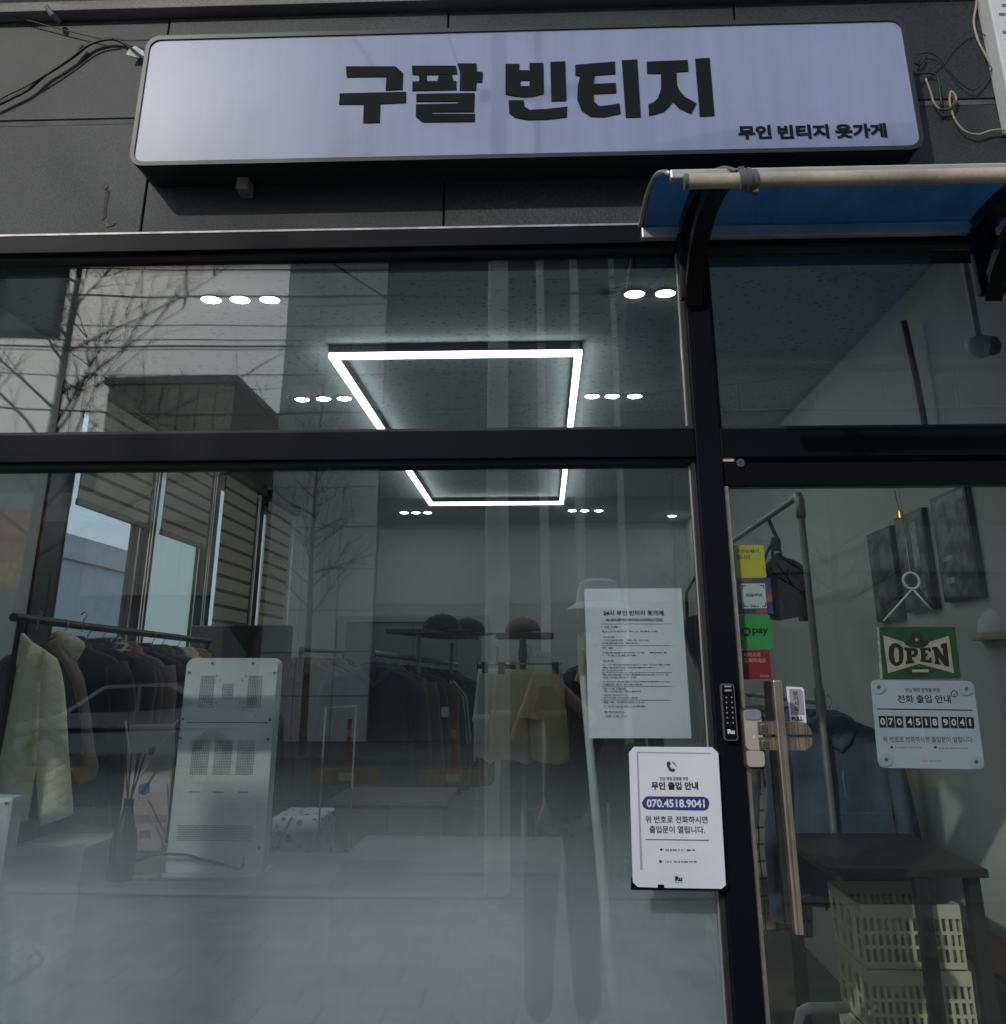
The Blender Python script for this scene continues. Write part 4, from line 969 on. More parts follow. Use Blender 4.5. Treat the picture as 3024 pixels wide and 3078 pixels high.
SPOTS = [(635, 897), (722, 897), (811, 897), (1833, 878, 0), (1907, 880), (2000, 878), (908, 1198), (973, 1196), (1035, 1195), (1780, 1188), (1840, 1188), (1908, 1188),
         (1215, 1539), (1250, 1539), (1285, 1539), (1720, 1533), (1757, 1533), (1800, 1533), (2020, 1549)]
SPOT_LABELS = ['round ceiling spotlight, leftmost of the three in the nearest left row', 'round ceiling spotlight, middle of the three in the nearest left row', 'round ceiling spotlight, rightmost of the three in the nearest left row',
 'unlit ceiling spotlight beside two lit ones near the door canopy bracket', 'round lit ceiling spotlight, left one of the pair near the canopy bracket', 'round lit ceiling spotlight, right one of the pair near the canopy bracket',
 'ceiling spotlight left of the light frame, first of its row', 'ceiling spotlight left of the light frame, middle of its row', 'ceiling spotlight left of the light frame, nearest to the frame',
 'ceiling spotlight right of the light frame, nearest to the frame', 'ceiling spotlight right of the light frame, middle of its row', 'ceiling spotlight right of the light frame, last of its row',
 'tiny spotlight at the back, leftmost under the frame corner', 'tiny spotlight at the back, middle of the left three', 'tiny spotlight at the back, rightmost of the left three',
 'tiny spotlight at the back, leftmost of the right three', 'tiny spotlight at the back, middle of the right three', 'tiny spotlight at the back, rightmost of the right three', 'single ceiling spotlight at the back, close to the door post']
for i, s in enumerate(SPOTS):
    p = at_z(s[0], s[1], ZCL)
    if i >= 12: p.y = min(p.y, YB - 0.30)
    t = thing('spotlight', SPOT_LABELS[i], 'lamp', p, group='round ceiling spotlights')
    r = 0.036
    MB().lathe([(r + 0.006, 0), (r + 0.008, -0.004), (r + 0.001, -0.007), (r, -0.003)], p, 24).build('trim_ring', pm('white_ring', (0.45, 0.46, 0.45), 0.5), t, smooth=True)
    MB().lathe([(0.0001, -0.012), (r * 0.6, -0.0115), (r, -0.005), (r, 0.0)], p, 24).build('lens', dl_m if len(s) < 3 else pm('dead_lamp', (0.16, 0.17, 0.17), 0.4), t, smooth=True)

# ================================================================== ceiling and wall pieces
def box_thing(name, label, cat, b, mat, bev=0.004, group=None):
    o = MB().bbox(*b, bev).build(name, mat, None, org=((b[0] + b[1]) / 2, (b[2] + b[3]) / 2, b[4]))
    return tag(o, label, cat, group)
# rusty rod hanging behind the door transom
a = at_y(2717, 965, 1.15); b = at_y(2783, 1290, 1.15)
tag(MB().tube([a, (a + b) / 2 + Vector((0.003, 0, 0)), b, b + (b - a) * 0.15], 0.011, 10).build('hanging_rod', pm('rusty_rod', (0.10, 0.062, 0.04), 0.7, var=0.5, vscale=18), None, smooth=True, org=b), 'rusty brown rod hanging upright behind the glass over the door', 'rod')
# white security camera by the transom
c = at_y(2945, 1040, 0.45)
sc_ = thing('security_camera', 'white dome security camera behind the glass over the door', 'camera', c)
MB().lathe([(0.0005, -0.036), (0.022, -0.030), (0.035, -0.012), (0.038, 0.008), (0.034, 0.020), (0.0005, 0.024)], c, 20).build('housing', pm('camera_white', (0.70, 0.72, 0.72), 0.4), sc_, smooth=True)
MB().lathe([(0.0005, -0.030), (0.018, -0.022), (0.026, 0.0), (0.018, 0.022), (0.0005, 0.028)], c + Vector((0.026, -0.014, -0.004)), 16).build('lens_cover', pm('camera_lens', (0.12, 0.13, 0.13), 0.1), sc_, smooth=True)
MB().tube([c + Vector((0, 0, 0.022)), c + Vector((0.0, 0.0, 0.5)), Vector((c.x, c.y, 3.3))], 0.010, 10).build('arm', MATS['camera_white'], sc_, smooth=True)
# picture frames on the right wall
frm = pm('picture_frame_black', (0.015, 0.015, 0.016), 0.35)
art = []
for k in range(3):
    # blurred black and white photograph: hard-contrast noise in greys
    m = bpy.data.materials.new('photo_print'); m.use_nodes = True; nt = m.node_tree; b = nt.nodes['Principled BSDF']; b.inputs['Roughness'].default_value = 0.35
    tc = nd(nt, 'ShaderNodeTexCoord'); n1 = nd(nt, 'ShaderNodeTexNoise'); n1.inputs['Scale'].default_value = 9 + 4 * k; n1.inputs['Detail'].default_value = 9; n1.inputs['Distortion'].default_value = 0.15
    nt.links.new(tc.outputs['Object'], n1.inputs['Vector'])
    cr = nd(nt, 'ShaderNodeValToRGB'); cr.color_ramp.elements[0].position = 0.42; cr.color_ramp.elements[0].color = (0.010, 0.011, 0.011, 1); cr.color_ramp.elements[1].position = 0.64; cr.color_ramp.elements[1].color = (0.20, 0.215, 0.215, 1)
    nt.links.new(n1.outputs['Fac'], cr.inputs[0]); nt.links.new(cr.outputs[0], b.inputs['Base Color']); art.append(m)
FR = [(1.870, 1.602, 1.683, 2.030, 'narrow dark framed picture, farthest of the three on the side wall'), (1.548, 1.280, 1.702, 2.046, 'dark framed picture, middle one of the three on the side wall'), (1.200, 0.925, 1.716, 2.060, 'dark framed picture, nearest of the three, with two pale stripes')]
for k, (ya, yb, z0, z1, lab) in enumerate(FR):
    s = XR / 1.36; ya, yb = -CAM_D + (ya + CAM_D) * s, -CAM_D + (yb + CAM_D) * s
    z0, z1 = CAM_Z + (z0 - CAM_Z) * s, CAM_Z + (z1 - CAM_Z) * s
    t = thing('framed_poster', lab, 'picture', (XR, (ya + yb) / 2, z0), group='framed pictures on the side wall')
    MB().bbox(XR - 0.022, XR - 0.001, yb, ya, z0, z1, 0.002).build('frame', frm, t)
    MB().box(XR - 0.0235, XR - 0.0222, yb + 0.012, ya - 0.012, z0 + 0.012, z1 - 0.012).build('print', art[k], t)
    pale = pm('print_pale', (0.36, 0.38, 0.37), 0.6, var=0.5, vscale=30)
    if k == 1:
        MB().box(XR - 0.0243, XR - 0.0236, yb + 0.07, yb + 0.125, z0 + 0.15, z1 - 0.04).build('print_panel', pale, t)
        for j in range(5): MB().box(XR - 0.0243, XR - 0.0236, yb + 0.05 + j * 0.012, yb + 0.058 + j * 0.012, z0 + 0.04 + j * 0.008, z0 + 0.12).build('print_stripe', pale, t)
    if k == 2:  # two pale stripes on the nearest print
        MB().box(XR - 0.0243, XR - 0.0236, yb + 0.16, yb + 0.24, z0 + 0.13, z0 + 0.145).build('print_stripe', pale, t)
        MB().box(XR - 0.0243, XR - 0.0236, yb + 0.17, yb + 0.23, z0 + 0.055, z0 + 0.075).build('print_stripe', pale, t)
# brass bell on a string, and the white ring with two cords
c = at_y(2704, 1545, 0.06)
bl = thing('door_bell', 'small brass bell on a thread behind the door glass', 'bell', c)
MB().lathe([(0.002, 0.009), (0.006, 0.007), (0.008, 0.0), (0.0095, -0.007), (0.010, -0.009), (0.0005, -0.008)], c, 14).build('bell', pm('brass', (0.45, 0.30, 0.10), 0.3, metal=0.9), bl, smooth=True)
MB().tube([c + Vector((0, 0, 0.011)), Vector((c.x - 0.004, 0.06, 1.885))], 0.0012, 5).build('thread', pm('thread', (0.35, 0.28, 0.22), 0.8), bl)
c = at_y(*zm('d', 1317, 815), 0.10)
rg = thing('ring_ornament', 'white ring with two white cords spread below it, behind the door', 'ornament', c)
WC = pm('white_cord', (0.42, 0.45, 0.44), 0.6)
MB().tube([c + Vector((0.0175 * math.cos(a * math.pi / 12), 0, 0.0175 * math.sin(a * math.pi / 12))) for a in range(25)], 0.0030, 6, caps=False).build('ring', WC, rg, smooth='all')
for q in ((1145, 1065), (1445, 998)):
    e = at_y(*zm('d', *q), 0.10)
    MB().tube([c + Vector((0, 0, -0.0175)), e], 0.0022, 6).build('cord', WC, rg, smooth='all')
MB().tube([c + Vector((0, 0, 0.0185)), Vector((c.x, 0.10, 1.95))], 0.0006, 4).build('hanging_thread', WC, rg)

# back wall: white door with frame, wall unit
bd = thing('back_door', 'pale panel door with a light frame in the back wall', 'door', (-1.0, YB, ZFL))
a = at_y(*zm('b', 380, 262), YB - 0.01); b = at_y(*zm('b', 1160, 262), YB - 0.01)
WHT = pm('white_paint', (0.36, 0.38, 0.37), 0.6, var=0.04)
MB().box(a.x, b.x, YB - 0.03, YB - 0.001, a.z - 0.055, a.z).build('frame_head', WHT, bd)
MB().box(a.x, a.x + 0.07, YB - 0.03, YB - 0.001, ZFL, a.z - 0.056).build('frame_side', WHT, bd)
MB().box(b.x - 0.07, b.x, YB - 0.03, YB - 0.001, ZFL, a.z - 0.056).build('frame_side', WHT, bd)
MB().box(a.x + 0.071, b.x - 0.071, YB - 0.014, YB - 0.001, ZFL, a.z - 0.057).build('leaf', pm('door_leaf', (0.20, 0.215, 0.215), 0.6, var=0.05), bd)
for k in range(3):
    xx = a.x + 0.10 + (b.x - a.x - 0.2) * (k + 0.5) / 3
    MB().box(xx - 0.003, xx + 0.003, YB - 0.016, YB - 0.0142, ZFL, a.z - 0.06).build('groove', pm('groove_grey', (0.10, 0.11, 0.11), 0.8), bd)
# black tall cabinet by the side windows
t = thing('black_cabinet', 'tall black cabinet standing beside the far side windows', 'cabinet', (-1.6, 3.1, ZFL))
a = at_y(575, 1880, 3.0); b = at_y(868, 1880, 3.0)
MB().bbox(a.x, b.x, 3.0, 3.10, ZFL, a.z, 0.006).build('carcass', pm('cabinet_black', (0.012, 0.014, 0.014), 0.5, var=0.3), t)
MB().box((a.x + b.x) / 2 - 0.002, (a.x + b.x) / 2 + 0.002, 2.9985, 3.0, ZFL + 0.03, a.z - 0.02).build('door_gap', joint_m, t)
MB().bbox(a.x + 0.22, a.x + 0.235, 2.985, 3.0, 1.2, 1.4, 0.003).build('handle', STEEL, t)

# ================================================================== counter and what stands on it
CTR = pm('counter_grey', (0.20, 0.205, 0.205), 0.55, var=0.06)
t = thing('counter', 'grey counter behind the misty film, carrying the white terminal', 'counter', (-0.95, 1.0, ZFL))
MB().bbox(-1.385, -0.60, 0.86, 1.32, 0.905, 0.940, 0.004).build('top', CTR, t)
MB().bbox(-1.37, -0.615, 0.88, 0.90, ZFL, 0.9045, 0.002).build('front_panel', pm('counter_panel', (0.16, 0.165, 0.165), 0.6, var=0.06), t)
MB().bbox(-1.385, -1.371, 0.88, 1.31, ZFL, 0.9045, 0.002).build('side_panel', MATS['counter_panel'], t)
MB().bbox(-0.6145, -0.60, 0.88, 1.31, ZFL, 0.9045, 0.002).build('side_panel', MATS['counter_panel'], t)
c = at_y(*zm('g', 672, 960), 0.879)
MB().tube([(c.x, 0.8795, c.z), (c.x, 0.876, c.z)], 0.03, 20).build('cable_grommet', FRAME_IN, t, smooth=True)
t = thing('counter', 'second pale counter set back to the right of the first', 'counter', (-0.25, 1.2, ZFL))
MB().bbox(-0.598, 0.06, 0.98, 1.40, 0.945, 0.979, 0.004).build('top', CTR, t)
MB().bbox(-0.585, 0.045, 1.0, 1.02, ZFL, 0.9445, 0.002).build('front_panel', MATS['counter_panel'], t)
MB().bbox(0.046, 0.06, 1.0, 1.39, ZFL, 0.9445, 0.002).build('side_panel', MATS['counter_panel'], t)

# payment terminal seen from behind
KYF = 0.93
kx0, kx1, kz0, kz1 = -1.095, -0.812, 0.9405, 1.538
t = thing('payment_terminal', 'tall white payment terminal seen from behind on the counter', 'terminal', (-0.96, 1.0, kz0))
KW = pm('terminal_white', (0.70, 0.75, 0.75), 0.4, var=0.03)
body = MB().poly([rrect(kx0, kx1, kz0 + 0.0, kz1, 0.026, 7)], facing(KYF), 0.060).build('body', KW, t, smooth=True)
MB().poly([rrect(kx0 + 0.004, kx1 - 0.004, kz0 + 0.06, kz1 - 0.004, 0.023, 7)], facing(KYF + 0.061), 0.012).build('screen', pm('screen_black', (0.01, 0.01, 0.012), 0.1), t)
grd = pm('grille_dark', (0.17, 0.19, 0.19), 0.7)
def kz(v): return kz1 - (v - 115) / (1200 - 115) * (kz1 - kz0)
def kx(u, v):
    l = 920 + (815 - 920) * (v - 115) / 1085; r = 1372 + (1285 - 1372) * (v - 115) / 1085
    return kx0 + (u - l) / (r - l) * (kx1 - kx0)
def grille(u0, u1, v0, v1, rows, cols, stag=False):
    gx0, gx1 = kx(u0, (v0 + v1) / 2), kx(u1, (v0 + v1) / 2); gz0, gz1 = kz(v1), kz(v0)
    m = MB(); px_, pz_ = (gx1 - gx0) / cols, (gz1 - gz0) / rows
    for r in range(rows):
        for c in range(cols):
            ox = px_ * 0.5 if (stag and r % 2) else 0
            x = gx0 + c * px_ + ox; z = gz0 + r * pz_
            m.poly([[(x + px_ * .16, z + pz_ * .2), (x + px_ * .84, z + pz_ * .2), (x + px_ * .84, z + pz_ * .8), (x + px_ * .16, z + pz_ * .8)]], facing(KYF - 0.0006))
    o = m.build('grille', grd, body, fixn=False); o['kind'] = 'stuff'
grille(980, 1052, 208, 376, 22, 8); grille(1092, 1150, 250, 335, 10, 7); grille(1218, 1290, 208, 376, 22, 8)
grille(940, 1028, 540, 714, 22, 10); grille(1052, 1140, 540, 714, 22, 10); grille(1164, 1250, 540, 714, 22, 10)
grille(872, 1238, 956, 1034, 9, 42, True)
scr = pm('terminal_screw', (0.16, 0.16, 0.16), 0.4)
for u, v in ((1045, 142), (1248, 142), (930, 192), (1353, 193), (900, 432), (1329, 436), (887, 530), (1319, 535), (824, 1060), (1272, 1064)):
    MB().tube([(kx(u, v), KYF - 0.0025, kz(v)), (kx(u, v), KYF + 0.001, kz(v))], 0.0042, 10).build('screw', scr, body, smooth=True)
for u, v in ((1068, 210), (1084, 232), (1192, 232), (1212, 210), (1068, 350), (1048, 372), (1180, 352), (1196, 374)):
    MB().tube([(kx(u, v), KYF - 0.0015, kz(v)), (kx(u, v), KYF + 0.001, kz(v))], 0.0022, 8).build('screw', scr, body, smooth=True)
MB().box(kx(915, 450), kx(1318, 450), KYF - 0.0012, KYF + 0.001, kz(453), kz(448)).build('seam', grd, body)
for u in (930, 1048, 1172): MB().box(kx(u, 797), kx(u + 50, 797), KYF - 0.0012, KYF + 0.001, kz(800), kz(795)).build('slot', grd, body)
MB().bbox(kx0 - 0.004, kx1 + 0.002, KYF - 0.02, KYF + 0.12, kz0 - 0.0003, kz0 + 0.010, 0.003).build('base_plate', pm('base_pale', (0.50, 0.53, 0.53), 0.5), t)
# power cable from the terminal
q = [at_y(*zm('a', *p), 0.905) for p in ((1205, 1110), (1200, 1160), (1180, 1172), (1100, 1150), (1000, 1125), (920, 1102), (830, 1097), (760, 1100), (700, 1122), (670, 1135))]
tag(MB().tube(q, 0.0042, 8).build('power_cable', CB, None, smooth='all', org=q[5]), 'black power cable curving from the terminal to the bottle', 'cable')
q = [at_y(*zm('a', *p), 0.875) for p in ((1100, 1218), (1000, 1200), (900, 1212), (850, 1222), (790, 1216), (740, 1208))]
tag(MB().tube([(v.x, v.y, 0.944) for v in q], 0.0035, 8).build('power_cable', CB, None, smooth='all', org=q[2]), 'second thin cable lying flat at the front of the counter', 'cable')
tag(MB().bbox(q[0].x - 0.30, q[0].x - 0.19, 0.88, 0.93, 0.9403, 0.952, 0.004).build('cloth_strip', pm('peach_cloth', (0.42, 0.26, 0.20), 0.9), None), 'peach coloured strip lying flat beside the dark bottle', 'strip')
# reed diffuser
b0 = at_y(*zm('g', 985, 640), 0.885); tp = at_y(*zm('a', 638, 825), 0.885)
rd = thing('reed_diffuser', 'dark glass reed diffuser bottle with thin black sticks on the counter', 'diffuser', (b0.x, 0.885, 0.9403))
H = tp.z - 0.9403
MB().lathe([(0.036, 0.0), (0.038, 0.006), (0.036, H * 0.2), (0.038, H * 0.42), (0.034, H * 0.55), (0.020, H * 0.75), (0.014, H * 0.88), (0.014, H)], (tp.x * 0.5 + b0.x * 0.5, 0.885, 0.9403), 20).build('bottle', pm('dark_bottle', (0.018, 0.016, 0.016), 0.25, var=0.1), rd, smooth=True)
bxc = tp.x * 0.5 + b0.x * 0.5
for u in (620, 652, 683, 692, 720):
    e = at_y(*zm('a', u, 597), 0.885 + random.uniform(-0.02, 0.02))
    MB().tube([(bxc + random.uniform(-0.006, 0.006), 0.885, tp.z - 0.05), e], 0.0022, 6).build('stick', pm('stick_black', (0.012, 0.012, 0.012), 0.7), rd)
# leaflet in a clear stand
LY = 1.02
lf = thing('leaflet_stand', 'clear stand with a pinkish printed leaflet behind the dark bottle', 'leaflet stand', at_y(*zm('a', 730, 1080), LY))
MB().poly([[(640, 458), (868, 452), (818, 1080), (585, 1080)]], pix('a', LY), 0.001).build('leaflet', pm('leaflet_pink', (0.46, 0.38, 0.36), 0.7, var=0.06), lf)
for c0, cl in (([(652, 550), (848, 546), (842, 640), (646, 644)], (0.42, 0.42, 0.41)), ([(622, 905), (826, 905), (822, 945), (618, 948)], (0.30, 0.26, 0.24)), ([(640, 690), (838, 688), (832, 790), (634, 792)], (0.50, 0.47, 0.45)), ([(690, 980), (748, 980), (744, 1020), (686, 1020)], (0.18, 0.17, 0.17)), ([(735, 570), (770, 570), (768, 605), (733, 605)], (0.30, 0.32, 0.33))):
    MB().poly([c0], pix('a', LY - 0.0006)).build('printed_block', pm('leaf_%d' % c0[0][0], cl, 0.7), lf, fixn=False)
MB().poly([[(686, 755), (742, 742), (740, 790), (715, 806), (684, 800)]], pix('a', LY - 0.0009)).build('blue_badge', pm('badge_blue', (0.03, 0.13, 0.33), 0.5), lf, fixn=False)
MB().poly([[(610, 790), (632, 600), (636, 640), (600, 930), (590, 940)]], pix('a', LY - 0.01), 0.001).build('folded_edge', pm('leaf_peach', (0.50, 0.32, 0.24), 0.7), lf)
ac_ = glass('acrylic', 0.06, (0.9, 0.93, 0.92))
for pa, pb in (((620, 438), (645, 640)), ((880, 432), (640, 790)), ((690, 800), (820, 1060))):
    MB().tube([at_y(*zm('a', *pa), LY - 0.03), at_y(*zm('a', *pb), LY - 0.03)], 0.003, 6).build('stand_edge', pm('acrylic_edge', (0.45, 0.45, 0.43), 0.3), lf)

# second terminal cut by the left edge, white cloth covered box
t = thing('payment_terminal', 'pale terminal panel cut off by the left edge of the picture', 'terminal', (-1.7, 0.7, ZFL))
a = at_y(*zm('g', 118, -80), 0.62); b = at_y(*zm('g', 10, 700), 0.62)
MB().bbox(-1.75, (a.x + b.x) / 2 + 0.0, 0.62, 0.68, b.z - 0.05, a.z - 0.02, 0.012).build('panel', KW, t)
MB().bbox(-1.70, -1.55, 0.62, 0.72, ZFL, b.z - 0.051, 0.005).build('stand', KW, t)
c = at_y(*zm('g', 85, 40), 0.617); MB().tube([(c.x - 0.012, 0.6165, c.z), (c.x - 0.012, 0.621, c.z)], 0.004, 8).build('screw', scr, t)
cb = thing('cloth_covered_box', 'box draped in pale green white cloth in the lower left corner', 'box', (-1.6, 0.9, ZFL))
a = at_y(*zm('g', 70, 380), 0.80); b = at_y(*zm('g', 655, 400), 0.80); c = at_y(*zm('g', 440, 1200), 0.80)
m = MB(); N = 28
vs, fs = [], []
for j in range(14):
    v = j / 13; z = a.z + (c.z - 0.25 - a.z) * v
    for i in range(N + 1):
        u = i / N
        x0_, x1_ = a.x - 0.06, b.x + (c.x - b.x) * v * 0.30
        x = x0_ + (x1_ - x0_) * u
        y = 0.80 + 0.010 * math.sin(u * 19 + v * 2) * (0.3 + v) + 0.10 * (u - 0.5) ** 2
        vs.append((x, y, z + (0.006 * math.sin(u * 14) if j == 0 else 0)))
for j in range(13):
    for i in range(N): fs.append((j * (N + 1) + i, (j + 1) * (N + 1) + i, (j + 1) * (N + 1) + i + 1, j * (N + 1) + i + 1))
o = m.add(vs, fs).build('cloth', pm('pale_cloth', (0.74, 0.82, 0.80), 0.85, var=0.08, vscale=7), cb, smooth='all', fixn=False)
so = o.modifiers.new('thick', 'SOLIDIFY'); so.thickness = 0.004; so.offset = 1
MB().bbox(a.x - 0.05, b.x - 0.03, 0.84, 1.15, ZFL, a.z - 0.02, 0.01).build('box', pm('box_white', (0.40, 0.45, 0.44), 0.7), cb)
# cable loop at the bottom left
q = [at_y(*zm('g', *p), 0.74) for p in ((-60, 1580), (60, 1520), (170, 1470), (240, 1420), (235, 1310), (300, 1255), (350, 1310), (320, 1360), (250, 1400))]
tag(MB().tube(q, 0.0065, 8).build('power_cable', CB, None, smooth='all', org=q[0]), 'dark cable knotted in a loop near the lower left corner', 'cable')

# ================================================================== clothes
WIRE = pm('hanger_wire', (0.40, 0.38, 0.36), 0.3, metal=0.7)
def cloth(name, col, var=0.12, bump=0.35, bscale=14, rough=0.9):
    return pm('cloth_' + name, col, rough, var=var, vscale=9, bump=bump, bscale=bscale, spec=0.2, grain=0.12, gscale=500, sheen=0.15)
def hash_pattern(m, col2, sx, sz, dutyx=0.75, dutyz=0.75):
    """woven check: stripes along the garment's own x and z mixed over the base colour"""
    nt = m.node_tree; b = nt.nodes['Principled BSDF']; src = b.inputs['Base Color'].links[0].from_socket
    tc = nd(nt, 'ShaderNodeTexCoord'); sp = nd(nt, 'ShaderNodeSeparateXYZ'); nt.links.new(tc.outputs['Object'], sp.inputs[0])
    outs = []
    for ax, s, du in (('X', sx, dutyx), ('Z', sz, dutyz)):
        mu = nd(nt, 'ShaderNodeMath', operation='MULTIPLY'); mu.inputs[1].default_value = s; nt.links.new(sp.outputs[ax], mu.inputs[0])
        fr = nd(nt, 'ShaderNodeMath', operation='FRACT'); nt.links.new(mu.outputs[0], fr.inputs[0])
        gt = nd(nt, 'ShaderNodeMath', operation='GREATER_THAN'); gt.inputs[1].default_value = du; nt.links.new(fr.outputs[0], gt.inputs[0]); outs.append(gt)
    mx = nd(nt, 'ShaderNodeMath', operation='MAXIMUM'); nt.links.new(outs[0].outputs[0], mx.inputs[0]); nt.links.new(outs[1].outputs[0], mx.inputs[1])
    mi = nd(nt, 'ShaderNodeMix', data_type='RGBA'); nt.links.new(mx.outputs[0], mi.inputs[0]); nt.links.new(src, mi.inputs[6]); mi.inputs[7].default_value = (*col2, 1)
    nt.links.new(mi.outputs[2], b.inputs['Base Color'])
    return m
def quilt(m, pitch=0.045, depth=0.012):
    nt = m.node_tree; b = nt.nodes['Principled BSDF']
    tc = nd(nt, 'ShaderNodeTexCoord'); sp = nd(nt, 'ShaderNodeSeparateXYZ'); nt.links.new(tc.outputs['Object'], sp.inputs[0])
    hs = []
    for sg in (1, -1):
        ma = nd(nt, 'ShaderNodeMath', operation='MULTIPLY_ADD'); ma.inputs[1].default_value = sg * 0.75; nt.links.new(sp.outputs['X'], ma.inputs[0]); nt.links.new(sp.outputs['Z'], ma.inputs[2])
        mu = nd(nt, 'ShaderNodeMath', operation='MULTIPLY'); mu.inputs[1].default_value = math.pi / pitch; nt.links.new(ma.outputs[0], mu.inputs[0])
        si = nd(nt, 'ShaderNodeMath', operation='SINE'); nt.links.new(mu.outputs[0], si.inputs[0])
        ab = nd(nt, 'ShaderNodeMath', operation='ABSOLUTE'); nt.links.new(si.outputs[0], ab.inputs[0])
        pw = nd(nt, 'ShaderNodeMath', operation='POWER'); pw.inputs[1].default_value = 0.35; nt.links.new(ab.outputs[0], pw.inputs[0]); hs.append(pw)
    mu = nd(nt, 'ShaderNodeMath', operation='MULTIPLY'); nt.links.new(hs[0].outputs[0], mu.inputs[0]); nt.links.new(hs[1].outputs[0], mu.inputs[1])
    bp = nd(nt, 'ShaderNodeBump'); bp.inputs['Strength'].default_value = 0.8; bp.inputs['Distance'].default_value = depth
    nt.links.new(mu.outputs[0], bp.inputs['Height']); nt.links.new(bp.outputs[0], b.inputs['Normal'])
    return m
def hanger(parent, half=0.19):
    m = MB()
    m.tube([(0, 0, -0.075), (0, 0, -0.03), (0.012, 0, -0.012), (0.010, 0, 0.006), (0, 0, 0.013), (-0.011, 0, 0.006), (-0.013, 0, -0.004)], 0.0020, 6)
    m.tube([(-half, 0, -0.145), (-half * 0.5, 0, -0.105), (0, 0, -0.075), (half * 0.5, 0, -0.105), (half, 0, -0.145)], 0.0055, 6)
    m.build('hanger', WIRE, parent, smooth='all')
def shell(rings, n=26, folds=0.0, fk=7, ph=0.0, front_dip=0.0):
    """closed tube of rings (z, half width, half depth, x shift, y shift)"""
    m = MB(); vs, fs = [], []
    R = len(rings)
    for j, (z, hw, hd, xs_, ys_) in enumerate(rings):
        v = j / (R - 1)
        for k in range(n):
            a = 2 * math.pi * k / n
            cx_, sy_ = math.cos(a), math.sin(a)
            e = 0.75
            x = hw * math.copysign(abs(cx_) ** e, cx_); y = hd * math.copysign(abs(sy_) ** 0.85, sy_)
            f = folds * v * (math.sin(fk * a + ph) + 0.5 * math.sin((fk + 4) * a + 2 * ph + 3 * v))
            y += f * (0.4 + abs(cx_)); x += f * 0.35 * math.sin(5 * v + ph)
            vs.append((x + xs_, y + ys_, z + 0.010 * v * math.sin(3 * a + ph)))
    for j in range(R - 1):
        for k in range(n):
            k2 = (k + 1) % n; fs.append((j * n + k, j * n + k2, (j + 1) * n + k2, (j + 1) * n + k))
    fs.append(tuple(range(n))); 
    m.add(vs, fs)
    return m
def jacket(name, label, loc, rz, mat, length=0.62, half=0.215, sleeve=0.56, cat='jacket', group=None, collar=None, depth=0.05, folds=0.012, seed=0, puff=1.0, hem=1.06, trim=None, arm=0.058):
    rnd = random.Random(seed)
    t = local(name, label, cat, loc, rz, group)
    hanger(t, half * 0.86)
    ph = rnd.uniform(0, 6)
    L = length
    rings = [(-0.055, 0.052, 0.030, 0, 0), (-0.070, 0.075, 0.042, 0, 0), (-0.088, half * 0.55, depth * 0.85, 0, 0), (-0.112, half * 0.86, depth * 0.95, 0, 0), (-0.145, half * 1.0, depth, 0, 0)]
    for k in range(1, 9):
        v = k / 8
        rings.append((-0.145 - (L - 0.10) * v, half * (0.97 - 0.10 * math.sin(math.pi * min(1, v * 1.15)) + (hem - 1) * v), depth * puff * (1.05 + 0.25 * v), rnd.uniform(-0.004, 0.004), rnd.uniform(-0.006, 0.006)))
    shell(rings, 28, folds, 6, ph).build('body', mat, t, smooth='all')
    for sg in (-1, 1):
        pts, rs = [], []
        sw = rnd.uniform(0.0, 0.03); fy = rnd.uniform(-0.02, 0.02)
        for k in range(9):
            v = k / 8
            pts.append((sg * (half * 0.93 + 0.045 * v ** 0.6 + sw * v + 0.006 * math.sin(9 * v + ph)), fy * v + 0.006 * math.sin(7 * v + ph), -0.135 - sleeve * v))
            rs.append((arm * puff * (1 - 0.30 * v) + 0.004 * math.sin(13 * v + ph + sg)) * (0.8 if k == 0 else 1))
        MB().tube(pts, rs, 14, flat=0.78).build('sleeve', mat, t, smooth='all')
    cm = collar or mat
    MB().tube([(-0.075, 0.018, -0.075), (-0.070, -0.030, -0.090), (-0.028, -0.052, -0.135), (0.0, -0.054, -0.160), (0.028, -0.052, -0.135), (0.070, -0.030, -0.090), (0.075, 0.018, -0.075), (0.045, 0.045, -0.058), (-0.045, 0.045, -0.058), (-0.075, 0.018, -0.075)],
              0.021 if collar is None else 0.032, 9, flat=0.8).build('collar', cm, t, smooth='all')
    MB().tube([(0, -depth * 1.02, -0.16), (0.003, -depth * 1.12, -0.3), (0.002, -depth * puff * 1.28, -0.145 - (L - 0.10))], 0.0045, 6).build('zip_line', trim or pm('zip_dark', (0.03, 0.03, 0.03), 0.5), t, smooth='all')
    return t
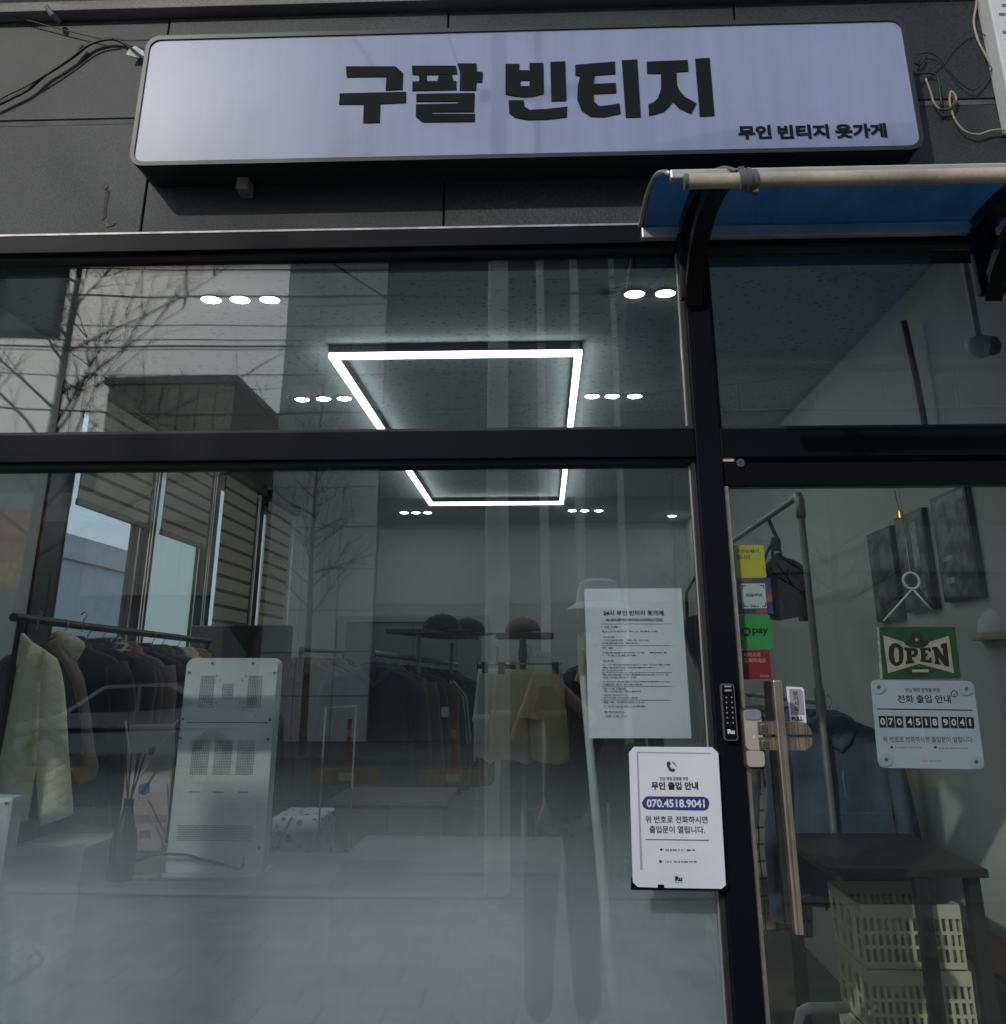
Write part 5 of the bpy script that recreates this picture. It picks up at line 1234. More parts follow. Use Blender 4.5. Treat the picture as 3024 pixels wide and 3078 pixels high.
def bottoms(name, label, loc, rz, mat, length, half, leg=0.5, cat='trousers', group=None, seed=0, rise=0.24):
    """shorts or trousers clipped by the waist to a bar hanger"""
    rnd = random.Random(seed)
    t = local(name, label, cat, loc, rz, group)
    m = MB(); m.tube([(0, 0, -0.06), (0, 0, -0.03), (0.012, 0, -0.012), (0.010, 0, 0.006), (0, 0, 0.013), (-0.011, 0, 0.006)], 0.0022, 6); m.tube([(-half, 0, -0.06), (half, 0, -0.06)], 0.005, 6)
    m.build('hanger', WIRE, t, smooth='all')
    for sg in (-1, 1): MB().bbox(sg * half * 0.8 - 0.014, sg * half * 0.8 + 0.014, -0.022, 0.022, -0.10, -0.052, 0.004).build('clip', pm('clip_black', (0.02, 0.02, 0.022), 0.4), t)
    ph = rnd.uniform(0, 6); top = -0.082
    rings = [(top, half, 0.020, 0, 0), (top - 0.025, half * 1.01, 0.026, 0, 0)]
    for k in range(1, 5): rings.append((top - 0.025 - rise * k / 4 * 0.8, half * (1.01 + 0.10 * k / 4), 0.028 + 0.016 * k / 4, 0, 0))
    shell(rings, 26, 0.006, 6, ph).build('hips', mat, t, smooth='all')
    zc = rings[-1][0] + 0.03
    for sg in (-1, 1):
        rr = []
        for k in range(8):
            v = k / 7; rr.append((zc - (length - rise + 0.02) * v, half * (0.56 - (0.56 - leg) * v), 0.040 + 0.004 * math.sin(6 * v), sg * half * (0.545 + 0.03 * v), rnd.uniform(-0.004, 0.004)))
        shell(rr, 20, 0.006, 5, ph + sg).build('leg', mat, t, smooth='all')
    return t

# ------------------------------------------------------------------ rail along the side windows
PIPE_B = pm('black_pipe', (0.018, 0.016, 0.018), 0.3, metal=0.5, var=0.1)
PIPE_G = pm('galvanised_pipe', (0.30, 0.31, 0.30), 0.45, metal=0.55, var=0.15, vscale=10)
r1 = thing('clothes_rail', 'black pipe clothes rail along the side windows', 'clothes rack', (-1.66, 1.8, ZFL))
MB().tube([(-1.66, 0.92, 1.660), (-1.66, 2.75, 1.640)], 0.0135, 12).build('rail', PIPE_B, r1, smooth=True)
for y in (0.97, 2.72): 
    MB().tube([(-1.66, y, 1.650), (-1.66, y, ZFL)], 0.012, 10).build('post', PIPE_B, r1, smooth=True)
    MB().tube([(-1.88, y, ZFL + 0.012), (-1.44, y, ZFL + 0.012)], 0.012, 8).build('foot', PIPE_B, r1, smooth=True)
cream = quilt(cloth('cream_quilt', (0.88, 0.84, 0.65), 0.06, 0.0), 0.034, 0.0022)
fur = pm('fur_cream', (0.72, 0.66, 0.50), 1.0, var=0.25, vscale=40, bump=1.0, bscale=90)
G1 = 'jackets on the rail by the side windows'
SIDE = [
 (1.24, 0.06, cloth('black', (0.014, 0.014, 0.016)), 0.52, 0.215, 0.50, 'black jacket right behind the cream quilted one', {}),
 (1.45, 0.05, cloth('ink_navy', (0.011, 0.015, 0.025)), 0.50, 0.225, 0.52, 'ink navy jacket behind the fur collared one on the side rail', {}),
 (1.58, -0.08, cloth('brown_black', (0.035, 0.025, 0.023)), 0.50, 0.21, 0.50, 'brownish black jacket with a checked collar on the side rail', dict(collar=hash_pattern(cloth('check_collar', (0.035, 0.035, 0.037)), (0.40, 0.38, 0.32), 40, 40))),
 (1.72, 0.08, cloth('rose_brown', (0.16, 0.105, 0.092)), 0.64, 0.20, 0.62, 'slim rose brown cardigan midway along the side rail', {}),
 (1.86, -0.05, cloth('deep_navy', (0.011, 0.016, 0.032)), 0.50, 0.225, 0.50, 'deep navy padded jacket midway along the side rail', dict(puff=1.2)),
 (2.02, 0.1, cloth('moss', (0.041, 0.049, 0.037)), 0.54, 0.225, 0.52, 'moss green parka in the far half of the side rail', {}),
 (2.17, 0.0, cloth('charcoal', (0.035, 0.035, 0.039)), 0.52, 0.22, 0.52, 'charcoal jacket with a pale shoulder band on the side rail', dict(trim=pm('pale_zip', (0.200, 0.200, 0.200), 0.5))),
 (2.33, -0.1, cloth('stone', (0.40, 0.385, 0.34)), 0.54, 0.21, 0.54, 'stone coloured windbreaker near the far end of the side rail', {}),
 (2.48, 0.07, cloth('mustard', (0.19, 0.115, 0.04)), 0.52, 0.21, 0.5, 'mustard brown jacket near the far end of the side rail', {}),
 (2.62, 0.0, cloth('umber', (0.052, 0.034, 0.022)), 0.54, 0.22, 0.52, 'umber jacket, last on the side rail before the cabinet', {})]
for k, (y, rz, m, L, h, s, lab, kw) in enumerate(SIDE):
    jacket('jacket', lab, (-1.66 + random.uniform(-.012, .012), y, 1.66 - (y - 0.92) * 0.011 + 0.0005), rz, m, L, h, s, group=G1, seed=k, **kw)

def pillow(outline, y, th, mat, name, parent, zk='h', wob=0.0):
    """soft flat-hanging cloth piece: filled outline, puffed towards the middle, with gentle folds"""
    P = [at_y(*zm(zk, *p), y) for p in outline]
    cx_ = sum(p.x for p in P) / len(P)
    bm = bmesh.new()
    vs_ = [bm.verts.new((p.x, y, p.z)) for p in P]
    edges = [bm.edges.new((vs_[k], vs_[(k + 1) % len(vs_)])) for k in range(len(vs_))]
    bmesh.ops.triangle_fill(bm, use_beauty=True, edges=edges)
    for it in range(3): bmesh.ops.subdivide_edges(bm, edges=[e for e in bm.edges if e.calc_length() > 0.016], cuts=1); bmesh.ops.triangulate(bm, faces=bm.faces[:])
    segs = [(Vector((P[k].x, P[k].z)), Vector((P[(k + 1) % len(P)].x, P[(k + 1) % len(P)].z))) for k in range(len(P))]
    for v in bm.verts:
        q = Vector((v.co.x, v.co.z)); dd = 9
        for a_, b_ in segs:
            ab = b_ - a_; t_ = max(0, min(1, (q - a_).dot(ab) / max(ab.dot(ab), 1e-9))); dd = min(dd, (q - a_ - ab * t_).length)
        k_ = 1 - max(0, 1 - dd / 0.045) ** 2
        v.co.y = y - th * k_ + wob * k_ * (math.sin(v.co.x * 70 + v.co.z * 9) + 0.6 * math.sin(v.co.x * 31 - v.co.z * 23))
    ext = bmesh.ops.extrude_face_region(bm, geom=bm.faces[:])
    for v in [g_ for g_ in ext['geom'] if isinstance(g_, bmesh.types.BMVert)]: v.co.y = y + 0.012
    bmesh.ops.recalc_face_normals(bm, faces=bm.faces[:])
    bm.verts.index_update()
    m = MB().add([v.co.copy() for v in bm.verts], [[v.index for v in f.verts] for f in bm.faces]); bm.free()
    return m.build(name, mat, parent, smooth='all')
def hook_at(x, y, z, parent):
    MB().tube([(x, y, z - 0.05), (x, y, z - 0.012), (x + 0.011, y, z + 0.004), (x, y, z + 0.015), (x - 0.012, y, z + 0.004)], 0.0022, 6).build('hanger_hook', WIRE, parent, smooth='all')
t = thing('jacket', 'cream quilted jacket, first on the rail by the side windows', 'jacket', (-1.66, 1.0, 1.66), group=G1)
pillow([(205, 160), (290, 250), (420, 330), (430, 480), (385, 620), (372, 900), (360, 1150), (340, 1400), (300, 1650), (251, 1961), (60, 1985), (-140, 1985), (-110, 1750), (-60, 1480), (0, 1230), (60, 980), (110, 720), (150, 490), (180, 320)], 1.0, 0.045, cream, 'body', t, wob=0.002)
pillow([(400, 322), (525, 405), (570, 520), (600, 700), (620, 950), (635, 1250), (655, 1500), (672, 1720), (686, 1903), (540, 1955), (385, 2008), (370, 1900), (345, 1600), (352, 1400), (364, 1150), (374, 900), (386, 640), (425, 480)], 0.985, 0.040, cream, 'sleeve', t, wob=0.003)
pillow([(200, 165), (285, 248), (265, 350), (215, 430), (150, 492), (170, 330)], 0.952, 0.008, cream, 'lapel', t)
hook_at(-1.62, 1.0, 1.672, t)
taupe = cloth('taupe', (0.30, 0.215, 0.185))
t = thing('jacket', 'taupe pink jacket with a cream fur collar, third on the side rail', 'jacket', (-1.52, 1.11, 1.66), group=G1)
pillow([(430, 270), (550, 200), (590, 330), (650, 390), (720, 450), (735, 500), (785, 600), (820, 780), (850, 950), (870, 1120), (890, 1300), (920, 1380), (925, 1470), (890, 1560), (780, 1610), (740, 1600), (700, 1520), (660, 1450), (650, 1350), (775, 1330), (770, 1270), (788, 1220), (770, 1050), (745, 900), (710, 750), (680, 640), (620, 500), (540, 380)], 1.11, 0.028, taupe, 'sleeve', t, wob=0.003)
pillow([(470, 215), (500, 165), (560, 140), (640, 165), (720, 205), (790, 255), (797, 300), (765, 360), (740, 405), (718, 442), (660, 400), (600, 335), (560, 250), (540, 205)], 1.085, 0.032, fur, 'fur_collar', t, wob=0.004)
hook_at(-1.52, 1.10, 1.672, t)

# ------------------------------------------------------------------ rack beside the cabinet
a = at_y(905, 1952, 3.15); b = at_y(1030, 1960, 4.6)
r2 = thing('clothes_rack', 'rack of brown and black coats right of the black cabinet', 'clothes rack', ((a.x + b.x) / 2, 3.9, ZFL))
MB().tube([a, b], 0.013, 10).build('rail', PIPE_B, r2, smooth=True)
for p in (a, b): MB().tube([p, (p.x, p.y, ZFL)], 0.012, 8).build('post', PIPE_B, r2, smooth=True)
R2 = [('camel_dark', (0.104, 0.076, 0.053), 0.92, 'long dark camel coat at the near end beside the cabinet'), ('drab', (0.090, 0.071, 0.050), 0.86, 'drab brown coat behind the camel one'), ('soot', (0.011, 0.012, 0.013), 0.62, 'sooty black jacket behind the brown coats'),
      ('olive_grey', (0.090, 0.095, 0.076), 0.6, 'olive grey shirt jacket at the far end of the cabinet rack'), ('pitch', (0.008, 0.009, 0.011), 0.6, 'pitch black coat, farthest on the rack beside the cabinet')]
for k, (n, c, L, lab) in enumerate(R2):
    u = k / 4; p = a.lerp(b, 0.03 + 0.94 * u)
    jacket('coat', lab, p, 0.15 * math.sin(k * 2.1), cloth(n, c), L, 0.21, 0.56, cat='coat', group='coats on the rack beside the cabinet', seed=20 + k)

# ------------------------------------------------------------------ rack with a hat shelf in the middle
a = at_y(1122, 1963, 2.75); b = at_y(1372, 1998, 4.3)
r3 = thing('clothes_rack', 'pipe rack of dark jackets with a hat shelf on top in the middle', 'clothes rack', ((a.x + b.x) / 2, 3.5, ZFL))
MB().tube([a, b], 0.014, 12).build('rail', PIPE_G, r3, smooth=True)
s0 = at_y(*zm('b', 795, 360), 3.25); s1 = at_y(*zm('b', 965, 405), 3.95)
for s in (s0, s1):
    k = (s.y - a.y) / (b.y - a.y); f = a.lerp(b, k)
    MB().tube([(s.x, s.y, ZFL), (s.x, s.y, s.z)], 0.014, 12).build('post', PIPE_G, r3, smooth=True)
pa = [at_y(*zm('b', *p), 3.05 if i < 2 else 4.0) for i, p in enumerate(((670, 386), (905, 440)))]
brd = pm('shelf_board', (0.055, 0.048, 0.045), 0.6, var=0.2, vscale=4)
d_ = Vector((b.x - a.x, b.y - a.y, 0)).normalized(); n_ = Vector((d_.y, -d_.x, 0))
mid = (s0 + s1) / 2; zb = 1.690
m = MB(); cs = [mid + d_ * i * 0.55 + n_ * j * 0.12 for i, j in ((-1, -1), (1, -1), (1, 1), (-1, 1))]
m.add([(c.x, c.y, zb) for c in cs] + [(c.x, c.y, zb + 0.022) for c in cs], [(0, 1, 2, 3), (7, 6, 5, 4), (0, 4, 5, 1), (1, 5, 6, 2), (2, 6, 7, 3), (3, 7, 4, 0)]).build('hat_shelf', brd, r3)
R3 = [('denim_navy', (0.011, 0.017, 0.031), 0.56, 'navy denim jacket, first on the middle rack', 1.25), ('leather', (0.028, 0.019, 0.013), 0.6, 'dark brown leather jacket, second on the middle rack', 1.1), ('black_b', (0.008, 0.008, 0.010), 0.58, 'black jacket with a white arm patch on the middle rack', 1.0),
      ('rust', (0.071, 0.033, 0.020), 0.55, 'rust brown jacket half hidden on the middle rack', 1.0), ('track_black', (0.011, 0.012, 0.015), 0.58, 'black track top with pale stripes on the middle rack', 1.0), ('navy_b', (0.008, 0.013, 0.025), 0.56, 'navy blouson in the far half of the middle rack', 1.1),
      ('teal_black', (0.010, 0.019, 0.020), 0.55, 'blackish teal jacket near the far end of the middle rack', 1.0), ('grey_b', (0.041, 0.041, 0.046), 0.55, 'dark grey jacket, last on the middle rack', 1.0)]
for k, (n, c, L, lab, pf) in enumerate(R3):
    p = a.lerp(b, 0.02 + 0.125 * k)
    j = jacket('jacket', lab, p, 0.10 * math.sin(k * 1.7) + 0.12, cloth(n, c), L, 0.22, 0.55, group='jackets on the middle rack', seed=40 + k, puff=pf)
    if k == 2: MB().bbox(0.225, 0.262, -0.058, -0.050, -0.30, -0.25, 0.003).build('arm_patch', pm('patch_white', (0.42, 0.42, 0.40), 0.8), j)
    if k == 4:
        for s_ in (0.0, 0.02): MB().tube([(0.16 + s_, -0.050, -0.115), (0.235 + s_, -0.045, -0.20), (0.262 + s_, -0.042, -0.45)], 0.005, 6).build('sleeve_stripe', MATS['patch_white'], j)
def cap(label, loc, rz, mat, panel=None, s=1.0):
    t = local('baseball_cap', label, 'cap', loc, rz, group='caps on the rack shelves')
    m = MB(); prof = [(0.090, 0.0), (0.092, 0.018), (0.084, 0.044), (0.064, 0.068), (0.036, 0.083), (0.001, 0.088)]
    m.lathe([(r * s, z * s) for r, z in prof], (0, 0, 0.004), 20, sy=1.15).build('crown', mat, t, smooth='all')
    vs, fs = [], []
    for k in range(13):
        an = math.pi * (-0.5 + k / 12 * 1.0) - math.pi / 2 + math.pi / 2
        x = math.sin(math.pi * (k / 12 - 0.5)); 
        vs += [(x * 0.083 * s, -0.080 * s * math.cos(math.pi * (k / 12 - 0.5)) * 1.0 - 0.012, 0.012 * s), (x * 0.078 * s, (-0.080 * math.cos(math.pi * (k / 12 - 0.5)) - 0.075 * math.cos(math.pi * (k / 12 - 0.5)) ** 0.5) * s - 0.012, 0.004 - 0.012 * abs(x))]
    for k in range(12): fs.append((2 * k, 2 * k + 1, 2 * k + 3, 2 * k + 2))
    v = MB().add(vs, fs).build('visor', mat, t, smooth='all'); so = v.modifiers.new('thick', 'SOLIDIFY'); so.thickness = 0.004
    if panel: m = MB(); m.lathe([(r * s * 1.012, z * s) for r, z in prof[:-1]], (0, 0, 0.004), 20, sy=1.15); m.f = [f for i, f in enumerate(m.f) if (i % 20) in (17, 18)]; m.mi = [0] * len(m.f); m.build('pale_panel', panel, t, smooth='all', fixn=False)
    MB().lathe([(0.0001, 0.006), (0.006, 0.004), (0.007, 0)], (0, 0, 0.091 * s), 8).build('button', mat, t, smooth='all')
    return t
zt = zb + 0.022
pw = pm('panel_white', (0.40, 0.40, 0.38), 0.8)
cap('navy cap with a pale panel on the shelf of the middle rack', (mid.x + 0.05, 3.42, zt), 1.25, cloth('cap_navy', (0.016, 0.018, 0.026), 0.1, 0.2, 60), pw, 1.05)
cap('dark blue cap tucked behind the navy one on the middle shelf', (mid.x + 0.17, 3.78, zt), 1.5, cloth('cap_blue', (0.020, 0.024, 0.034), 0.1, 0.2, 60))

# ------------------------------------------------------------------ single stand with shorts and a pink cap
SYD = 2.05
pt = at_y(*zm('b', 1335, 380), SYD)
r4 = thing('display_stand', 'single pipe stand with a small shelf carrying a pink cap', 'stand', (pt.x, SYD, ZFL))
MB().tube([(pt.x, SYD, ZFL), (pt.x, SYD, pt.z)], 0.0135, 12).build('post', PIPE_G, r4, smooth=True)
MB().tube([(pt.x, SYD, 1.545), (pt.x, SYD, 1.59)], 0.019, 12).build('pipe_coupling', PIPE_G, r4, smooth=True)
MB().tube([(pt.x, SYD, ZFL), (pt.x, SYD, ZFL + 0.01)], 0.12, 20).build('base', PIPE_G, r4, smooth=True)
e = at_y(*zm('b', 1200, 352), SYD); f = at_y(*zm('b', 1495, 380), SYD)
MB().bbox(e.x, f.x, SYD - 0.11, SYD + 0.13, pt.z, pt.z + 0.02, 0.003).build('shelf', brd, r4)
MB().tube([(pt.x, SYD + 0.02, 1.50), (pt.x, SYD + 0.55, 1.50)], 0.011, 10).build('arm', PIPE_G, r4, smooth=True)
cap('faded pink cap with a dark front on the single stand', ((e.x + f.x) / 2 - 0.01, SYD + 0.0, pt.z + 0.0205), 1.45, cloth('cap_pink', (0.20, 0.14, 0.125), 0.15, 0.3, 50), pm('panel_dark', (0.03, 0.028, 0.03), 0.8), 0.72)
sx_ = (at_y(*zm('b', 1210, 560), 1.98).x + at_y(*zm('b', 1520, 560), 1.98).x) / 2
sz_ = at_y(*zm('b', 1380, 545), 1.98).z
bottoms('shorts', 'khaki shorts clipped to a hanger on the single stand', (sx_, 1.98, sz_ + 0.085), 0.0, cloth('khaki', (0.450, 0.405, 0.285), 0.08, 0.25), 0.37, 0.138, 0.60, 'shorts', seed=3, rise=0.20)
tz = at_y(*zm('b', 1400, 1000), 2.3)
bottoms('trousers', 'dark olive trousers hanging below the khaki shorts', (sx_ + 0.02, 2.30, tz.z + 0.16), 0.1, cloth('dark_olive', (0.092, 0.092, 0.074)), 0.72, 0.14, 0.50, 'trousers', seed=5)
w0 = at_y(*zm('b', 1130, 560), 2.35)
bottoms('skirt', 'pale grey folded trousers left of the khaki shorts', (w0.x + 0.06, 2.35, w0.z + 0.10), 0.9, cloth('pale_grey', (0.510, 0.555, 0.540)), 0.40, 0.12, 0.5, 'trousers', seed=6)
bottoms('trousers', 'black trousers hanging behind the paper notice', (sx_ + 0.32, 2.2, 1.56), -0.3, cloth('black_tr', (0.032, 0.030, 0.032)), 0.80, 0.15, 0.5, 'trousers', seed=8)
jacket('jacket', 'black jacket hanging behind the paper notice', (sx_ + 0.34, 2.45, 1.62), 0.2, cloth('black_c', (0.030, 0.028, 0.030)), 0.6, 0.20, 0.55, seed=61)
# bag behind the post
p = at_y(2092, 1855, 1.3)
bg_ = thing('hanging_bag', 'small black bag hanging by its strap beside the window post', 'bag', (p.x, 1.3, p.z))
k_ = cloth('bag_black', (0.032, 0.032, 0.037), 0.1, 0.3, 30)
MB().poly([[(-0.035, 0), (0.03, 0.01), (0.045, -0.06), (0.03, -0.12), (0.01, -0.17), (0.0, -0.24), (-0.008, -0.16), (-0.03, -0.11), (-0.042, -0.05)]], lambda u, v, d: Vector((p.x + u, 1.28 + d, p.z + v)), 0.05).build('pouch', k_, bg_)
MB().tube([(p.x - 0.03, 1.3, p.z), (p.x - 0.028, 1.3, p.z + 0.08), (p.x + 0.01, 1.3, p.z + 0.14), (p.x + 0.034, 1.3, p.z + 0.08), (p.x + 0.028, 1.3, p.z)], 0.006, 6).build('strap', k_, bg_, smooth='all')
# tall pale pole in front of the notice area, and the low things behind the film
a = at_y(1770, 2215, 0.62); b = at_y(1850, 3078, 0.55)
tag(MB().tube([a + (a - b) * 0.35, a, b, b + (b - a) * 0.9], [0.010, 0.011, 0.014, 0.016], 12).build('white_pole', pm('pole_white', (0.50, 0.56, 0.54), 0.4, var=0.06), None, smooth=True, org=b), 'slightly leaning white pole below the paper notice', 'pole')
p0 = at_y(818, 2455, 1.55); p1 = at_y(960, 2575, 1.55)
sp_m = pm('dotted_fabric', (0.36, 0.43, 0.45), 0.85, var=0.05); speckle(sp_m, 0.22, 30.0, 0.28)
t = thing('dotted_box', 'pale blue box with dark dots behind the counter', 'box', ((p0.x + p1.x) / 2, 1.6, 0.98))
MB().bbox(p0.x, p1.x, 1.55, 1.80, p1.z - 0.06, p0.z, 0.012, 3).build('box', sp_m, t)
MB().tube([(p0.x + 0.01, 1.548, p1.z), (p0.x + 0.07, 1.548, p0.z + 0.0)], 0.003, 6).build('string', INK_SOFT, t)
MB().bbox(p0.x - 0.05, p1.x + 0.05, 1.50, 1.85, ZFL, p1.z - 0.0605, 0.01).build('stand', CTR, t)
wf = thing('wire_frame_stand', 'thin white metal frame stand between counter and coats', 'stand', at_y(955, 2570, 1.45))
fa, fb = at_y(985, 2127, 1.45), at_y(947, 2570, 1.45)
xx = (fa.x + fb.x) / 2
MB().tube([(xx + 0.08, 1.60, fa.z), (xx, 1.45, fa.z), (xx, 1.45, ZFL)], 0.0035, 8).build('front_leg', pm('frame_white', (0.16, 0.17, 0.17), 0.5), wf, smooth='all')
MB().tube([(xx + 0.08, 1.60, fa.z), (xx + 0.08, 1.60, ZFL)], 0.0035, 8).build('rear_leg', MATS['frame_white'], wf, smooth='all')
ch = thing('wooden_chest', 'low brown wooden chest in front of the middle rack', 'chest', at_y(1160, 2560, 2.0))
c0 = at_y(985, 2405, 2.0); c1 = at_y(1345, 2420, 2.0)
chm = pm('chest_wood', (0.085, 0.060, 0.048), 0.6, var=0.25, vscale=3, bump=0.1)
MB().bbox(c0.x, c1.x, 2.0, 2.45, c0.z - 0.02, c0.z, 0.004).build('top', chm, ch)
MB().bbox(c0.x + 0.02, c1.x - 0.02, 2.02, 2.43, c0.z - 0.32, c0.z - 0.0205, 0.004).build('case', chm, ch)
for x in (c0.x + 0.04, c1.x - 0.04):
    for y in (2.05, 2.40): MB().box(x - 0.02, x + 0.02, y - 0.02, y + 0.02, ZFL, c0.z - 0.321).build('leg', chm, ch)
MB().box((c0.x + c1.x) / 2 - 0.002, (c0.x + c1.x) / 2 + 0.002, 2.018, 2.0195, c0.z - 0.30, c0.z - 0.03).build('door_gap', joint_m, ch)

# ------------------------------------------------------------------ pipe rack inside the door
RX = 1.0
el_ = at_x(2402, 1490, RX); te = at_x(2472, 2110, RX); yy = el_.y
r5 = thing('pipe_rack', 'tall galvanised pipe rack with two rails behind the door', 'clothes rack', (RX, yy, ZFL))
MB().tube([(RX, yy, ZFL), (RX, yy, el_.z - 0.05)], 0.0130, 14).build('post', PIPE_G, r5, smooth=True)
MB().tube([(RX, yy, el_.z - 0.085), (RX, yy, el_.z - 0.05), (RX, yy, el_.z - 0.018), (RX, yy + 0.012, el_.z), (RX, yy + 0.05, el_.z), (RX, yy + 0.07, el_.z)], 0.0185, 14).build('pipe_elbow', PIPE_G, r5, smooth='all')
MB().tube([(RX, yy + 0.06, el_.z), (RX, 3.6, el_.z)], 0.0130, 14).build('top_rail', PIPE_G, r5, smooth=True)
MB().tube([(RX, yy, te.z - 0.045), (RX, yy, te.z + 0.045)], 0.0190, 14).build('pipe_tee', PIPE_G, r5, smooth=True)
MB().tube([(RX, yy + 0.01, te.z), (RX, 3.6, te.z)], 0.0125, 14).build('lower_rail', PIPE_G, r5, smooth=True)
MB().tube([(RX, 3.6, ZFL), (RX, 3.6, el_.z)], 0.0130, 14).build('post', PIPE_G, r5, smooth=True)
DEN = cloth('denim', (0.068, 0.098, 0.158), 0.25, 0.3, 40)
DEN2 = cloth('denim_pale', (0.128, 0.165, 0.225), 0.25, 0.3, 40)
DG = 'shirts on the lower rail behind the door'
jacket('denim_jacket', 'blue denim jacket, first on the lower rail behind the door', (RX + 0.06, yy + 0.11, te.z + 0.006), 0.12, DEN, 0.60, 0.215, 0.58, group=DG, seed=71, trim=DEN2)
jacket('denim_jacket', 'paler denim jacket second on the lower rail behind the door', (RX + 0.0, yy + 0.24, te.z + 0.006), -0.1, DEN2, 0.66, 0.21, 0.60, group=DG, seed=72)
plaid = hash_pattern(cloth('plaid_yellow', (0.420, 0.375, 0.255), 0.1, 0.2, 40), (0.045, 0.042, 0.035), 22, 18, 0.86, 0.88)
jacket('plaid_shirt', 'yellowish plaid shirt hanging near the edge of the door', (RX - 0.20, yy + 0.30, te.z + 0.006), 0.5, plaid, 0.74, 0.16, 0.70, cat='shirt', group=DG, seed=73)
jacket('denim_jacket', 'dark denim jacket behind the plaid shirt', (RX - 0.02, yy + 0.50, te.z + 0.006), 0.0, cloth('denim_dark', (0.039, 0.054, 0.090), 0.2), 0.64, 0.22, 0.58, group=DG, seed=74)
gridm = hash_pattern(cloth('grid_shirt', (0.127, 0.127, 0.115), 0.1, 0.2, 40), (0.16, 0.15, 0.13), 60, 60, 0.7, 0.7)
jacket('grid_shirt', 'dark fine checked shirt at the back of the lower rail', (RX - 0.10, yy + 0.64, te.z + 0.006), 0.1, gridm, 0.70, 0.2, 0.6, cat='shirt', group=DG, seed=75)
# black tote bag on the top rail
by = yy + 0.62
bh = at_x(*zm('d', 445, 430), RX)
bt = thing('tote_bag', 'large black tote bag hanging from the upper pipe rail', 'bag', (RX, bh.y, bh.z))
bagm = cloth('tote_black', (0.030, 0.030, 0.032), 0.2, 0.5, 22)
def bp_(u, v): q = at_y(*zm('d', u, v), bh.y); return q
out = [(430, 710), (490, 640), (540, 670), (600, 690), (655, 725), (672, 900), (690, 1062), (650, 1062), (645, 1035), (520, 1058), (470, 1050), (440, 1000), (418, 860), (415, 740)]
MB().poly([out], lambda u, v, d: bp_(u, v) + Vector((0, d, 0)), 0.07).build('bag_body', bagm, bt)
MB().poly([[(432, 745), (655, 735), (662, 760), (436, 770)]], lambda u, v, d: bp_(u, v) + Vector((0, d - 0.004, 0)), 0.003).build('bag_flap', bagm, bt)
for pts in (((440, 425), (470, 500), (490, 540), (430, 640), (405, 720)), ((444, 425), (478, 500), (500, 545), (520, 650)), ((490, 540), (468, 600), (468, 690))):
    MB().tube([bp_(*q_) + Vector((0, 0.03, 0)) for q_ in pts], 0.007, 7).build('strap', bagm, bt, smooth='all')
MB().lathe([(0.001, 0.03), (0.018, 0.022), (0.024, 0.0), (0.018, -0.03), (0.001, -0.036)], bp_(488, 575) + Vector((0, 0.03, 0)), 10).build('knot', bagm, bt, smooth='all')

# ------------------------------------------------------------------ table with crates behind the door
T0, T1 = at_x(2970, 2609, 1.2), at_x(2728, 2508, 1.2)
tzz = 0.992; ty0, ty1 = T0.y, T1.y; tx0, tx1 = 0.772, 1.2
TBM = pm('table_dark', (0.034, 0.028, 0.025), 0.4, var=0.2, vscale=5)
tb = thing('side_table', 'dark brown table behind the door with stacked crates under it', 'table', (1.0, 1.1, ZFL))
MB().bbox(tx0, tx1, ty0, ty1, tzz - 0.022, tzz, 0.003).build('top', TBM, tb)
for x, y in ((1.02, ty0 + 0.02), (tx1 - 0.03, ty0 + 0.05), (tx0 + 0.03, ty1 - 0.03), (tx1 - 0.03, ty1 - 0.03)):
    MB().bbox(x - 0.018, x + 0.018, y - 0.018, y + 0.018, ZFL, tzz - 0.0225, 0.003).build('leg', FRAME_IN, tb)
MB().bbox(1.213, 1.38, ty0 + 0.0, ty0 + 0.55, 0.715, 0.730, 0.003).build('side_shelf', pm('red_board', (0.11, 0.035, 0.028), 0.5, var=0.2), tb)
MB().bbox(1.215, 1.235, ty0 + 0.02, ty0 + 0.04, ZFL, 0.7145, 0.003).build('shelf_leg', FRAME_IN, tb)
MB().bbox(1.355, 1.375, ty0 + 0.02, ty0 + 0.04, ZFL, 0.7145, 0.003).build('shelf_leg', FRAME_IN, tb)
CRM = pm('crate_cream', (0.60, 0.57, 0.44), 0.55, var=0.06)
crf = at_y(2584, 2718, ty0 + 0.06)
cx0, cx1 = crf.x, crf.x + 0.27; cy0, cy1 = ty0 + 0.06, ty0 + 0.36; CH = 0.153
def slotted(m, along, fixed, a0, a1, z0, z1, cols, rows, t, rows_h=None):
    """a crate side: rim strips, uprights and cross bars with real gaps between"""
    def bx(u0, u1, w0, w1, e=0.0):
        if along == 'x': m.box(u0, u1, fixed - e, fixed + t + e, w0, w1)
        else: m.box(fixed - e, fixed + t + e, u0, u1, w0, w1)
    H = z1 - z0
    bx(a0, a1, z1 - H * 0.22, z1, 0.003); bx(a0, a1, z0, z0 + H * 0.10)
    zz0, zz1 = z0 + H * 0.10, z1 - H * 0.22
    pitch = (a1 - a0) / cols
    for c in range(cols + 1):
        x = a0 + c * pitch; wv = pitch * 0.24
        bx(max(a0, x - wv), min(a1, x + wv), zz0, zz1)
    for r in range(1, rows):
        z = zz0 + (zz1 - zz0) * r / rows; bx(a0 + 0.0005, a1 - 0.0005, z - 0.004, z + 0.004, -0.0006)
CR_L = ['topmost cream plastic crate under the dark table', 'cream plastic crate, second from the top under the dark table', 'cream plastic crate, third from the top under the dark table', 'cream plastic crate, fourth from the top under the dark table', 'cream plastic crate at the bottom of the stack under the table']
